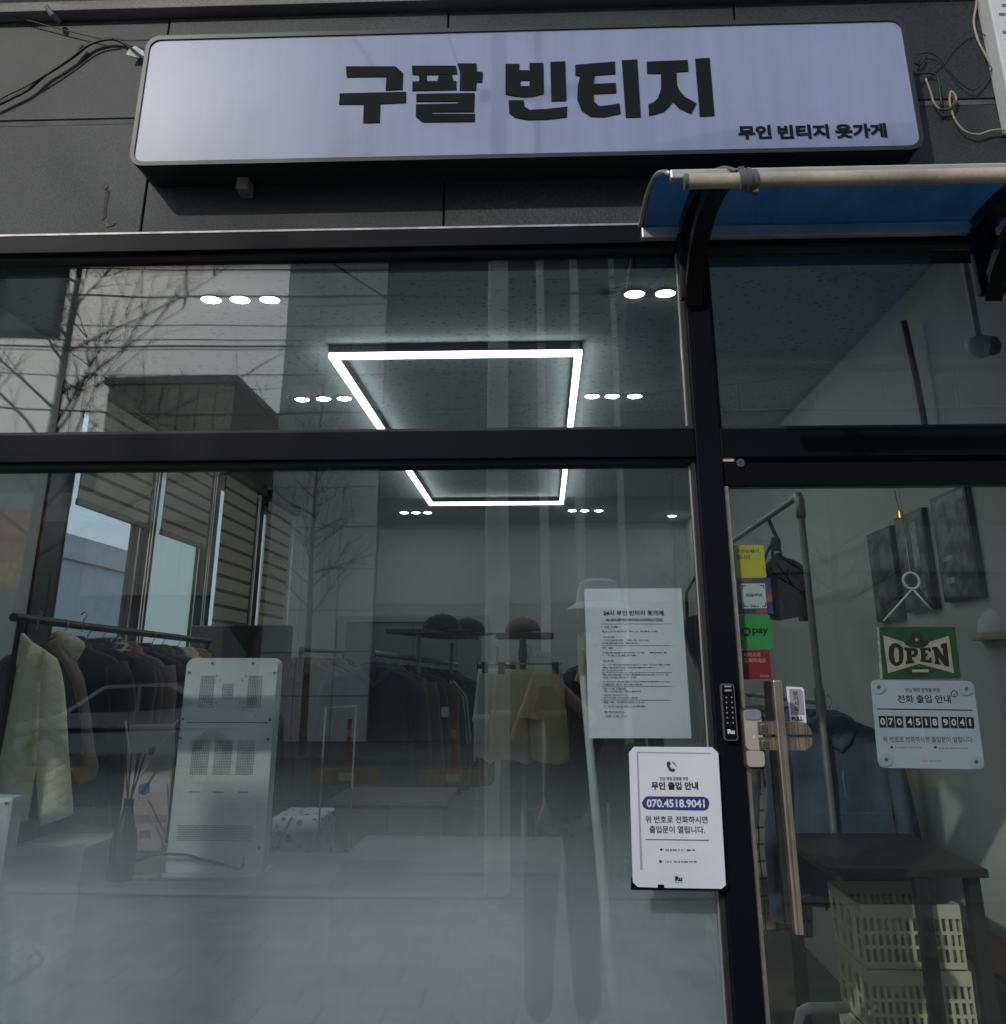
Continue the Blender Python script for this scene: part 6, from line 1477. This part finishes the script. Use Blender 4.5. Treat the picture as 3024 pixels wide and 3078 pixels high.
for k in range(5):
    z1 = crf.z - k * (CH + 0.004); z0 = z1 - CH
    if z0 < ZFL: break
    jit = (0.006 * math.sin(k * 2.3), 0.004 * math.cos(k * 1.7))
    t = thing('plastic_crate', CR_L[k], 'crate', ((cx0 + cx1) / 2, (cy0 + cy1) / 2, z0), group='cream crates under the table')
    X0, X1, Y0, Y1 = cx0 + jit[0], cx1 + jit[0], cy0 + jit[1], cy1 + jit[1]
    m = MB(); slotted(m, 'x', Y0, X0, X1, z0, z1, 14, 3, 0.004); m.build('front_side', CRM, t)
    m = MB(); slotted(m, 'x', Y1 - 0.004, X0, X1, z0, z1, 14, 3, 0.004); m.build('back_side', CRM, t)
    m = MB(); slotted(m, 'y', X0 + 0.0006, Y0 + 0.008, Y1 - 0.008, z0, z1, 4, 2, 0.004); m.build('end_side', CRM, t)
    m = MB(); slotted(m, 'y', X1 - 0.0046, Y0 + 0.008, Y1 - 0.008, z0, z1, 4, 2, 0.004); m.build('end_side', CRM, t)
    MB().box(X0 + 0.006, X1 - 0.006, Y0 + 0.008, Y1 - 0.008, z0 + 0.001, z0 + 0.005).build('floor', CRM, t)
# white pipe elbow low down
q = at_y(*zm('e', 530, 1860), 0.60); q2 = at_y(*zm('e', 800, 1850), 0.75)
tag(MB().tube([(q.x, q.y, ZFL), (q.x, q.y, q.z - 0.03), (q.x + 0.01, q.y + 0.003, q.z - 0.006), (q.x + 0.03, q.y + 0.01, q.z), q2], 0.012, 10).build('white_pipe', MATS['pole_white'], None, smooth='all', org=q), 'low white pipe bend in front of the crate stack', 'pipe')

# white hat with a yellow band at the right edge
q = at_y(3040, 1895, 1.0)
t = thing('white_hat', 'white round hat with a yellow rim on the side wall at the right edge', 'hat', (q.x, 1.0, q.z))
MB().lathe([(0.095, -0.006), (0.096, 0.004), (0.090, 0.030), (0.074, 0.052), (0.050, 0.064), (0.025, 0.069), (0.001, 0.070)], (q.x, 1.0, q.z), 24, sy=0.9).build('crown', pm('hat_white', (0.75, 0.76, 0.78), 0.7), t, smooth=True)
MB().lathe([(0.118, -0.028), (0.118, -0.020), (0.096, -0.0065), (0.096, -0.020)], (q.x, 1.0, q.z), 24, sy=0.9).build('rim', pm('hat_yellow', (0.45, 0.38, 0.16), 0.7), t, smooth=True)
MB().tube([(q.x + 0.06, 1.0, q.z + 0.02), (XR, 1.02, q.z + 0.03)], 0.006, 8).build('peg', STEEL, t, smooth=True)

# ================================================================== the street in front of the shop, seen mirrored in the glass
# ---- poles and wires
POLE = pm('pole_concrete', (0.74, 0.69, 0.60), 0.8, var=0.2, vscale=4)
POLES = [(1493, 5.3, 0.085, 'slim concrete pole by the kerb, mirrored tall through the glass'), (1638, 9.5, 0.055, 'second slim pole behind the kerb, mirrored right of the first'), (1752, 15.9, 0.10, 'far pole across the road, mirrored right of the second'), (1882, 16.2, 0.07, 'farthest thin pole across the road, mirrored near the door post')]
for px, d, r, lab in POLES:
    q = mirrored(px, 1900, d)
    t = thing('utility_pole', lab, 'pole', (q.x, -d, 0), group='poles along the street')
    MB().tube([(q.x, -d, 0.02), (q.x, -d, 4), (q.x, -d, 10.5)], [r * 1.1, r, r * 0.85], 14).build('shaft', POLE, t, smooth=True)
    MB().box(q.x - 0.9, q.x + 0.9, -d - 0.04, -d + 0.04, 9.3, 9.4).build('cross_arm', pm('arm_steel', (0.2, 0.2, 0.2), 0.6), t)
    MB().tube([(q.x, -d, 5.6), (q.x, -d, 5.62)], r * 1.25, 14).build('band', MATS['arm_steel'], t, smooth=True)
WIR = pm('street_wire', (0.03, 0.03, 0.03), 0.6)
WL = [(590, 600, 9.0, 0.12), (640, 632, 9.0, 0.10), (930, 965, 9.4, 0.10), (955, 972, 9.2, 0.22), (1006, 1016, 9.0, 0.08), (1018, 1024, 9.3, 0.08), (1080, 1098, 9.1, 0.12), (1110, 1135, 9.3, 0.5), (770, 790, 9.6, 0.1), (850, 868, 9.6, 0.1)]
WL.sort()
ORD = ['topmost', 'second', 'third', 'fourth', 'fifth', 'sixth', 'seventh', 'eighth', 'ninth', 'lowest']
for i, (ya, yb, d, sag) in enumerate(WL):
    a = mirrored(-900, ya + 20, d); b = mirrored(2400, yb - 10, d)
    pts = []
    for k in range(25):
        u = k / 24; p = a.lerp(b, u); p.z -= sag * 4 * u * (1 - u); pts.append(p)
    tag(MB().tube(pts, 0.008 if i % 3 else 0.015, 5).build('overhead_wire', WIR, None, org=pts[0]), 'thin overhead wire strung along the street, %s of those mirrored across the glass' % ORD[i], 'wire', 'overhead wires along the street')
for i, (pa, pb) in enumerate((((560, 480), (1180, 905)), ((905, 60), (1180, 300)), ((1290, 60), (1400, 330)))):
    a = mirrored(*pa, 8.5); b = mirrored(*pb, 9.5)
    tag(MB().tube([a, a.lerp(b, .5) - Vector((0, 0, .05)), b], 0.012, 5).build('service_wire', WIR, None, org=a), ('slanting service wire mirrored left of the slim pole', 'slanting service wire mirrored in the left half of the sign', 'slanting service wire mirrored in the middle of the sign')[i], 'wire')

# ---- bare trees
BARK = pm('bark', (0.085, 0.070, 0.058), 0.9, var=0.3, vscale=8, bump=0.6, bscale=25)
def bare_tree(label, base, height, seed, reach=1.3, trunk_r=0.07, first=0.28, limbs=34, up=0.55, twigs=9):
    """leafless street tree: tapered leader, rising side limbs and fine twigs"""
    rnd = random.Random(seed)
    t = thing('bare_tree', label, 'tree', base, group='bare trees along the street')
    tr, cr = MB(), MB(); b = Vector(base)
    top = []
    for k in range(9):
        u = k / 8; top.append(b + Vector((0.05 * math.sin(u * 5 + seed) * height * 0.12, 0.05 * math.cos(u * 4 + seed) * height * 0.12, height * u)))
    tr.tube(top, [trunk_r * (1 - 0.88 * k / 8) for k in range(9)], 9, caps=False)
    def on(u):
        k = min(int(u * 8), 7); return top[k].lerp(top[k + 1], u * 8 - k)
    def limb(p, d, L, r, lev):
        pts, q = [p], p
        for k in range(4):
            d = (d + Vector((rnd.uniform(-1, 1), rnd.uniform(-1, 1), rnd.uniform(-0.5, 0.9))) * 0.16).normalized()
            q = q + d * (L / 4); pts.append(q)
        cr.tube(pts, [r, r * 0.8, r * 0.6, r * 0.42, r * 0.25], 5 if lev == 0 else 3, caps=False)
        if lev < 2:
            for k in range(twigs if lev == 0 else max(3, twigs // 2)):
                s_ = pts[rnd.choice((1, 2, 3, 4))]; ax = Vector((rnd.uniform(-1, 1), rnd.uniform(-1, 1), rnd.uniform(-0.2, 0.9))).normalized()
                limb(s_, (d * 0.8 + ax * 0.75).normalized(), L * rnd.uniform(0.3, 0.55), max(r * 0.42, 0.004), lev + 1)
    for k in range(limbs):
        u = first + (1 - first) * (k + rnd.random()) / limbs
        an = k * 2.4 + rnd.uniform(-0.4, 0.4)
        L = reach * (1 - 0.75 * (u - first) / (1 - first)) * rnd.uniform(0.7, 1.15)
        limb(on(min(u, 0.995)), Vector((math.cos(an), math.sin(an), up + rnd.uniform(-0.15, 0.3))).normalized(), L, trunk_r * 0.34 * (1.1 - u * 0.8), 0)
    tr.build('trunk', BARK, t, smooth='all', fixn=False); cr.build('crown', BARK, t, fixn=False)
    return t
q = mirrored(120, 1500, 7.0); bare_tree('bare tree by the kerb, its twigs mirrored in the upper left glass', (q.x, -7.0, -0.1), 7.6, 3, 2.3, 0.09, 0.34, 30, 0.75)
q = mirrored(922, 1900, 16.5); bare_tree('slender bare tree across the road, mirrored between window and pole', (q.x, -16.5, 0.02), 8.2, 8, 1.7, 0.075, 0.30, 36, 0.55)
q = mirrored(2540, 1900, 10.5); bare_tree('pruned bare tree mirrored in the door glass', (q.x, -10.6, -0.1), 3.9, 15, 1.35, 0.13, 0.50, 15, 0.35, 7)
q = mirrored(2050, 1900, 17.0); bare_tree('small bare tree across the road, mirrored beside the door post', (q.x, -17.2, 0.02), 5.6, 21, 1.2, 0.06, 0.3, 26, 0.6)

# ---- buildings across the road
def building(label, x0, x1, y0, y1, z1, wall, rows, cols, winmat, band=None, z0=4.4, win=(0.7, 0.6), parapet=True, frame=None):
    """block with its street face at y0 (nearest to the shop) and real recessed windows"""
    t = thing('street_building', label, 'building', ((x0 + x1) / 2, (y0 + y1) / 2, 0), group='buildings across the road')
    MB().box(x0, x1, y1, y0, 0, z1).build('wall', wall, t)
    if parapet: MB().box(x0 - 0.12, x1 + 0.12, y1 - 0.1, y0 + 0.14, z1 + 0.002, z1 + 0.42).build('parapet', wall if band is None else band, t)
    pw_, ph_ = (x1 - x0) / cols, (z1 - z0) / rows
    for r in range(rows):
        for c in range(cols):
            a = x0 + c * pw_ + pw_ * (1 - win[0]) / 2; b = a + pw_ * win[0]; z = z0 + r * ph_ + ph_ * (1 - win[1]) / 2
            w_ = MB().box(a, b, y0 + 0.001, y0 + 0.035, z, z + ph_ * win[1]).build('window', winmat, t)
            f = MB(); e = 0.05
            f.box(a - e, b + e, y0 + 0.001, y0 + 0.07, z - e, z).box(a - e, b + e, y0 + 0.001, y0 + 0.07, z + ph_ * win[1], z + ph_ * win[1] + e)
            f.box(a - e, a, y0 + 0.001, y0 + 0.07, z, z + ph_ * win[1]).box(b, b + e, y0 + 0.001, y0 + 0.07, z, z + ph_ * win[1])
            f.build('window_frame', frame or MATS['arm_steel'], w_)
    return t
WG = pm('building_glass', (0.055, 0.07, 0.078), 0.06, var=0.2, vscale=0.4, spec=0.8)
LST = pm('pale_stone', (0.84, 0.82, 0.77), 0.8, var=0.1, vscale=0.8)
DST = pm('grey_cladding', (0.13, 0.14, 0.14), 0.6, var=0.1, vscale=0.6)
BGE = pm('beige_metal', (0.62, 0.54, 0.41), 0.7, var=0.12, vscale=1.0)
YF = -20.0
def mx(px, d=20.0): return mirrored(px, 1300, d).x
# pale stone tower edge with panel joints and the darker glazed block beside it
x0, x1, x2 = mx(832), mx(1142), mx(4300)
t = thing('street_building', 'tall pale stone stair tower mirrored left of the light frame', 'building', ((x0 + x1) / 2, -22, 0), group='buildings across the road')
ph_ = 0.95; nrow = 15
MB().box(x0, x1, -27, -20.03, 0, ph_ * nrow).build('core', pm('stone_joint', (0.40, 0.215, 0.20), 0.9), t)
for r in range(nrow):
    for c in range(3):
        a = x0 + (x1 - x0) * c / 3; b = x0 + (x1 - x0) * (c + 1) / 3
        MB().box(a + 0.012, b - 0.012, -20.03, -20.0, r * ph_ + 0.012, (r + 1) * ph_ - 0.012).build('stone_panel', LST, t)
building('tall grey glazed office block mirrored behind the light frame', x1 + 0.01, x2, -20.25, -30, 13.6, DST, 4, 14, WG, None, 5.2, (0.92, 0.70))
t = thing('roof_canopy', 'wide pale roof edge on the office block, mirrored in the sign', 'roof', ((x1 + x2) / 2, -21, 14.05))
MB().bbox(x1 - 0.6, x2 + 0.5, -30.5, -19.2, 14.05, 14.6, 0.05).build('roof_slab', pm('roof_pale', (0.45, 0.46, 0.47), 0.7), t)
t = thing('shop_fascia', 'pale fascia band over the ground floor across the road', 'fascia', ((x1 + x2) / 2, -20.2, 3.2))
MB().bbox(x1 + 0.05, x2 - 0.05, -20.24, -20.05, 3.0, 4.7, 0.02).build('fascia_board', pm('fascia_pale', (0.36, 0.37, 0.36), 0.6, var=0.06), t)
# beige low building with a projecting box
bx0, bx1 = mx(-400, 17.9), mx(690, 17.9)
zt_ = mirrored(480, 1150, 17.9).z
t = thing('street_building', 'low beige metal clad building mirrored over the side windows', 'building', ((bx0 + bx1) / 2, -19, 0), group='buildings across the road')
ba = mx(300, 17.9)
MB().box(ba, bx1, -23.5, -17.93, 3.0, zt_).build('wall', pm('beige_joint', (0.16, 0.14, 0.11), 0.8), t)
n = 7
for k in range(n):
    a = ba + (bx1 - ba) * k / n; b = ba + (bx1 - ba) * (k + 1) / n
    MB().box(a + 0.012, b - 0.012, -17.93, -17.9, 3.02, zt_ - 0.02).build('metal_panel', BGE, t)
MB().box(ba - 0.08, bx1 + 0.08, -23.6, -17.82, zt_, zt_ + 0.16).build('roof_edge', pm('roof_edge', (0.30, 0.29, 0.27), 0.7), t)
MB().box(ba, bx1, -23.0, -18.5, 0.02, 2.998).build('ground_floor', WG, t)
t = thing('street_building', 'small grey house mirrored at the far left of the glass', 'building', (bx0 - 1, -22, 0), group='buildings across the road')
zz = mirrored(30, 1150, 21).z - 2.2
MB().box(mx(-600, 21), ba - 0.35, -26, -21, 0.02, zz).build('wall', pm('house_grey', (0.24, 0.24, 0.23), 0.8), t)
MB().box(mx(-600, 21) - 0.2, ba - 0.25, -26.2, -20.8, zz + 0.002, zz + 0.15).build('roof', DST, t)
for k in range(3):
    a = ba - 1.6 - k * 1.5
    w_ = MB().box(a, a + 0.8, -21.0, -20.96, 2.6, 3.8).build('window', WG, t); MB().box(a - 0.05, a + 0.85, -21.0, -20.93, 2.52, 2.598).build('sill', MATS['roof_edge'], w_)
# fence wall and houses mirrored in the door
fx0, fx1 = mx(2305, 19.5), mx(4200, 19.5)
fb = mirrored(2600, 1885, 19.5).z; ft = mirrored(2600, 1715, 19.5).z
building('plain low grey building mirrored in the door glass', fx0, fx1, -19.8, -27, ft, pm('render_grey', (0.50, 0.51, 0.50), 0.85), 1, 5, WG, None, 1.0, (0.6, 0.55))
t = thing('boundary_wall', 'long dark boundary wall mirrored low in the door glass', 'wall', ((fx0 + fx1) / 2, -19.5, 0))
MB().box(fx0 - 2, fx1, -19.6, -19.45, 0.02, fb).build('wall_face', pm('wall_dark', (0.10, 0.10, 0.095), 0.85), t)
# shop sign band and colourful picture board across the street, far left
a = mirrored(-500, 1470, 17.0); b = mirrored(590, 1555, 17.0)
t = thing('fascia_sign', 'pale shop sign band across the road, mirrored over the blinds', 'sign', ((a.x + b.x) / 2, -17.0, b.z))
MB().bbox(a.x, b.x, -17.75, -17.55, b.z, a.z, 0.03).build('board', pm('sign_band', (0.45, 0.46, 0.45), 0.6), t)
a = mirrored(-220, 1520, 12.0); b = mirrored(90, 1780, 12.0)
t = thing('picture_board', 'red and yellow picture board across the road, mirrored at the left edge', 'board', ((a.x + b.x) / 2, -15.9, 0))
pbm = pm('food_picture', (0.75, 0.22, 0.12), 0.6, var=0.8, vscale=5)
a = mirrored(-220, 1530, 15.9); b = mirrored(95, 1775, 15.9)
MB().box(a.x, b.x, -15.95, -15.9, b.z, a.z).build('panel', pbm, t)
MB().box(a.x + 0.1, b.x - 0.1, -15.898, -15.885, b.z + 0.1, b.z + 0.5).build('yellow_strip', pm('yellow_food', (0.85, 0.55, 0.10), 0.6, var=0.7, vscale=9), t)
for x in (a.x + 0.1, b.x - 0.1): MB().box(x - 0.03, x + 0.03, -15.95, -15.9, 0.02, b.z - 0.002).build('leg', MATS['arm_steel'], t)
# dark framed board on a post close to the shop, mirrored at the top left
a = mirrored(-60, 770, 3.1); b = mirrored(150, 985, 3.1); c1_ = mirrored(8, 822, 3.1); c2_ = mirrored(138, 975, 3.1)
t = thing('street_board', 'grey board in a dark frame on a post, mirrored at the upper left', 'board', (a.x, -3.1, 0))
MB().bbox(a.x, b.x, -3.16, -3.1, b.z - 0.02, a.z + 0.15, 0.004).build('frame', FRAME_IN, t)
MB().box(c1_.x, c2_.x, -3.099, -3.094, c2_.z, c1_.z).build('panel', pm('board_grey', (0.34, 0.35, 0.34), 0.7), t)
MB().tube([(a.x - 0.02, -3.2, 0), (a.x - 0.02, -3.2, a.z + 0.15)], 0.035, 10).build('post', MATS['arm_steel'], t, smooth=True)

# ---- yellow kerb blocks with red posts along the road middle
YEL = pm('yellow_block', (0.34, 0.21, 0.03), 0.7, var=0.25, vscale=6)
RED = pm('red_post', (0.42, 0.05, 0.03), 0.5)
BLK = [(150, 'mirrored over the taupe jacket sleeve'), (600, 'mirrored over the white terminal'), (1040, 'mirrored beside the thin frame stand'), (1360, 'mirrored below the middle rack'), (2250, 'mirrored beside the door handle'), (2790, 'mirrored below the door phone notice')]
for i, (px, where) in enumerate(BLK):
    q = at_z(px, 2335, 0.0); d = q.y if 8 < q.y < 15 else 12.5
    d = 13.0
    q = mirrored(px, 2335, d)
    t = thing('kerb_block', 'yellow road divider block ' + where, 'kerb block', (q.x, -d, -0.1), group='yellow divider blocks along the road')
    MB().bbox(q.x - 0.50, q.x + 0.50, -d - 0.12, -d + 0.12, -0.0995, 0.10, 0.03).build('block', YEL, t)
    MB().box(q.x - 0.10, q.x + 0.10, -d + 0.1202, -d + 0.124, -0.05, 0.06).build('reflector', pm('reflector', (0.6, 0.5, 0.3), 0.3), t)
    if i in (2, 3, 5):
        p = thing('marker_post', 'red marker post on the yellow divider block ' + where, 'post', (q.x, -d, 0.10), group='red marker posts on the divider')
        MB().tube([(q.x, -d, 0.1005), (q.x, -d, 0.12), (q.x, -d, 0.13), (q.x, -d, 0.80)], [0.10, 0.09, 0.035, 0.035], 12).build('post', RED, p, smooth=True)
        MB().tube([(q.x, -d, 0.55), (q.x, -d, 0.66)], 0.0365, 12).build('band', MATS['reflector'], p, smooth=True)

# ---- parked silver car across the road
def car(label, x, y, mat):
    t = thing('parked_car', label, 'car', (x, y, -0.1))
    L2, z0 = 2.15, -0.1
    side = [(-2.15, 0.35), (-2.12, 0.62), (-1.95, 0.78), (-1.25, 0.90), (-0.55, 1.38), (0.65, 1.42), (1.35, 1.02), (2.0, 0.95), (2.15, 0.75), (2.15, 0.35), (1.75, 0.28), (1.70, 0.45), (1.50, 0.62), (1.25, 0.62), (1.05, 0.45), (1.0, 0.26), (-1.0, 0.26), (-1.05, 0.45), (-1.25, 0.62), (-1.50, 0.62), (-1.70, 0.45), (-1.75, 0.28)]
    b = MB().poly([[(x + u, z0 + v) for u, v in side]], facing(y - 0.85), 1.7).build('body', mat, t)
    bv = b.modifiers.new('round', 'BEVEL'); bv.width = 0.07; bv.segments = 3; bv.limit_method = 'ANGLE'
    for nm, pl in (('side_window', [(-1.05, 0.93), (-0.50, 1.32), (0.05, 1.35), (0.05, 0.95)]), ('side_window', [(0.12, 0.95), (0.12, 1.35), (0.60, 1.35), (1.10, 1.04)])):
        MB().poly([[(x + u, z0 + v) for u, v in pl]], facing(y + 0.853), 0.006).build(nm, WG, t)
        MB().poly([[(x + u, z0 + v) for u, v in pl]], facing(y - 0.857), 0.006).build(nm, WG, t)
    for u in (-1.375, 1.375):
        for yy_ in (y - 0.86, y + 0.66):
            w_ = MB().tube([(x + u, yy_, z0 + 0.32), (x + u, yy_ + 0.2, z0 + 0.32)], 0.315, 20).build('wheel', pm('tyre', (0.02, 0.02, 0.02), 0.8), t, smooth=True)
            MB().tube([(x + u, yy_ - 0.004, z0 + 0.32), (x + u, yy_ + 0.204, z0 + 0.32)], 0.19, 16).build('rim', STEEL, w_, smooth=True)
    for u in (-2.14, 2.06):
        for yy_ in (-0.62, 0.62): MB().bbox(x + u, x + u + 0.1, y + yy_ - 0.16, y + yy_ + 0.16, z0 + 0.62, z0 + 0.74, 0.02).build('headlight', pm('lamp_pale', (0.6, 0.6, 0.58), 0.2), t)
q = mirrored(470, 2100, 15.2)
car('silver car parked across the road, mirrored among the jackets', q.x, -15.0, pm('car_silver', (0.42, 0.43, 0.44), 0.3, metal=0.5, coat=0.5))

# ================================================================== the person taking the picture, mirrored in the glass
def skinned(name, joints, chains, mat, parent, sub=2, root=None):
    """grow one continuous surface over a skeleton: joints = {key: (x, y, z, radius)}, chains = lists of keys"""
    keys = list(joints); idx = {k: i for i, k in enumerate(keys)}
    o3 = ORG[parent.name]
    edges = set()
    for ch in chains:
        for a_, b_ in zip(ch, ch[1:]): edges.add((idx[a_], idx[b_]))
    me = bpy.data.meshes.new(name)
    me.from_pydata([Vector(joints[k][:3]) - o3 for k in keys], list(edges), [])
    o = bpy.data.objects.new(name, me); COL.objects.link(o)
    o.parent = parent; ORG[o.name] = o3
    sk = o.modifiers.new('skin', 'SKIN'); sk.use_smooth_shade = True; sk.branch_smoothing = 0.3
    lay = me.skin_vertices[0] if me.skin_vertices else None
    if lay is None:
        bm = bmesh.new(); bm.from_mesh(me); bm.verts.layers.skin.verify(); bm.to_mesh(me); bm.free(); lay = me.skin_vertices[0]
    for k in keys:
        r = joints[k][3]; lay.data[idx[k]].radius = (r, r) if not isinstance(r, tuple) else r
        lay.data[idx[k]].use_root = (k == (root or keys[0]))
    sb = o.modifiers.new('sub', 'SUBSURF'); sb.levels = sub; sb.render_levels = sub
    me.materials.append(mat)
    bpy.context.view_layer.update()
    dg = bpy.context.evaluated_depsgraph_get()
    m2 = bpy.data.meshes.new_from_object(o.evaluated_get(dg))
    o.modifiers.clear(); o.data = m2
    if not m2.materials: m2.materials.append(mat)
    m2.polygons.foreach_set('use_smooth', [True] * len(m2.polygons))
    return o
SKIN = pm('skin', (0.62, 0.42, 0.31), 0.55, var=0.06, vscale=20)
TOP = pm('black_shirt', (0.012, 0.012, 0.014), 0.9, var=0.1, bump=0.3, bscale=20)
PANTS = pm('dark_trousers', (0.010, 0.012, 0.017), 0.9, var=0.1, bump=0.3, bscale=20)
pe = thing('person', 'person in black top and white hat holding a phone, mirrored in the window', 'person', (0.08, -2.42, 0))
J = {'pelvis': (0.08, -2.45, 0.92, 0.075), 'waist': (0.11, -2.45, 1.08, (0.09, 0.07)), 'chest': (0.16, -2.45, 1.30, (0.12, 0.08)), 'neckb': (0.21, -2.43, 1.46, 0.065), 'neck': (0.235, -2.41, 1.535, 0.052), 'jaw': (0.25, -2.385, 1.61, 0.070), 'skull': (0.262, -2.395, 1.70, 0.088), 'crown': (0.268, -2.40, 1.77, 0.060),
     'nose': (0.252, -2.285, 1.655, 0.012), 'earl': (0.165, -2.40, 1.665, 0.014), 'earr': (0.355, -2.40, 1.675, 0.014),
     'shl': (0.01, -2.45, 1.42, 0.060), 'ell': (-0.125, -2.34, 1.20, 0.036), 'wrl': (-0.045, -2.145, 1.415, 0.027), 'pal': (-0.038, -2.105, 1.462, 0.026),
     'shr': (0.36, -2.44, 1.44, 0.060), 'elr': (0.27, -2.26, 1.24, 0.034), 'wrr': (0.085, -2.145, 1.42, 0.027), 'par': (0.052, -2.105, 1.455, 0.026),
     'hil': (0.0, -2.45, 0.86, 0.055), 'knl': (-0.025, -2.41, 0.48, 0.045), 'anl': (-0.035, -2.46, 0.10, 0.036), 'tol': (-0.045, -2.30, 0.035, 0.030),
     'hir': (0.16, -2.45, 0.86, 0.055), 'knr': (0.165, -2.42, 0.48, 0.045), 'anr': (0.175, -2.48, 0.10, 0.036), 'tor': (0.19, -2.32, 0.035, 0.030)}
CH = [['pelvis', 'waist', 'chest', 'neckb', 'neck', 'jaw', 'skull', 'crown'], ['jaw', 'nose'], ['skull', 'earl'], ['skull', 'earr'], ['chest', 'shl', 'ell', 'wrl', 'pal'], ['chest', 'shr', 'elr', 'wrr', 'par'], ['pelvis', 'hil', 'knl', 'anl', 'tol'], ['pelvis', 'hir', 'knr', 'anr', 'tor']]
for h, pal, sg in (('l', 'pal', 1), ('r', 'par', -1)):
    px_, py_, pz_ = J[pal][:3]
    for k in range(4):          # four fingers wrapping behind the phone, each its own bent chain
        ln = (0.85, 1.0, 0.95, 0.75)[k]; zz = pz_ + 0.028 - k * 0.017
        a_, b_, c_ = 'f%s%da' % (h, k), 'f%s%db' % (h, k), 'f%s%dc' % (h, k)
        J[a_] = (px_ - sg * 0.004, py_ - 0.002, zz, 0.0085); J[b_] = (px_ + sg * 0.006, py_ + 0.006 , zz + 0.004, 0.008); J[c_] = (px_ + sg * 0.016 * ln, py_ + 0.012, zz + 0.004, 0.007)
        CH.append([pal, a_, b_, c_])
    J['t%sa' % h] = (px_ + sg * 0.004, py_ - 0.012, pz_ + 0.030, 0.010); J['t%sb' % h] = (px_ + sg * 0.020, py_ - 0.010, pz_ + 0.048, 0.008); CH.append([pal, 't%sa' % h, 't%sb' % h])
skinned('body', J, CH, SKIN, pe, 2)
S = {'b0': (0.085, -2.45, 0.84, (0.165, 0.125)), 'b1': (0.11, -2.45, 1.06, (0.150, 0.118)), 'b2': (0.16, -2.45, 1.30, (0.172, 0.122)), 'b3': (0.205, -2.435, 1.45, 0.085), 'sl': (0.01, -2.45, 1.42, 0.075), 'sl2': (-0.075, -2.39, 1.28, 0.056), 'sr': (0.36, -2.44, 1.44, 0.075), 'sr2': (0.29, -2.29, 1.26, 0.052), 'sr3': (0.20, -2.22, 1.30, 0.046)}
skinned('shirt', S, [['b0', 'b1', 'b2', 'b3'], ['b2', 'sl', 'sl2'], ['b2', 'sr', 'sr2', 'sr3']], TOP, pe, 2)
S = {'p': (0.08, -2.45, 0.92, 0.135), 'hl': (0.0, -2.45, 0.84, 0.098), 'kl': (-0.025, -2.412, 0.48, 0.074), 'al': (-0.035, -2.455, 0.11, 0.062), 'hr': (0.16, -2.45, 0.84, 0.098), 'kr': (0.165, -2.422, 0.48, 0.074), 'ar': (0.175, -2.475, 0.11, 0.062)}
skinned('trousers', S, [['p', 'hl', 'kl', 'al'], ['p', 'hr', 'kr', 'ar']], PANTS, pe, 2)
SHOE = pm('white_shoe', (0.5, 0.5, 0.48), 0.6)
for sx_, yy_ in ((-0.04, -2.38), (0.183, -2.40)):
    MB().bbox(sx_ - 0.05, sx_ + 0.05, yy_ - 0.13, yy_ + 0.14, 0.001, 0.085, 0.03, 3).build('shoe', SHOE, pe, smooth=True)
hc = (0.268, -2.395, 1.80)
MB().lathe([(0.155, -0.028), (0.150, -0.024), (0.108, 0.004), (0.103, 0.05), (0.085, 0.10), (0.05, 0.115), (0.001, 0.118)], hc, 28, sy=1.08).build('hat', pm('white_hat', (0.85, 0.85, 0.85), 0.8), pe, smooth=True)
MB().lathe([(0.101, -0.06), (0.102, 0.0), (0.080, 0.06), (0.001, 0.08)], (0.266, -2.412, 1.73), 18).build('hair', pm('dark_hair', (0.012, 0.010, 0.009), 0.6), pe, smooth=True)
for ex in (0.228, 0.284): MB().lathe([(0.001, 0.008), (0.008, 0.0), (0.001, -0.008)], (ex, -2.312, 1.678), 10).build('eye', pm('eye_dark', (0.02, 0.015, 0.012), 0.2), pe, smooth=True)
MB().tube([(0.232, -2.318, 1.615), (0.254, -2.312, 1.612), (0.276, -2.318, 1.615)], 0.006, 6).build('mouth', pm('lip', (0.30, 0.12, 0.10), 0.5), pe, smooth='all')
# the phone itself, just behind the lens
ph = thing('phone', 'pale phone held up in both hands, mirrored in the window', 'phone', (0.0, -2.075, 1.45))
MB().poly([rrect(-0.036, 0.036, 1.435, 1.580, 0.009)], facing(-2.082), 0.0075).build('phone_body', pm('phone_white', (0.60, 0.60, 0.58), 0.3), ph, smooth=True)
MB().poly([rrect(-0.030, 0.006, 1.535, 1.574, 0.006)], facing(-2.0742), 0.0018).build('lens_block', pm('lens_grey', (0.25, 0.25, 0.25), 0.3), ph, smooth=True)
# the printed face of the phone camera bump looks at the shop; its lens is where the picture was taken from
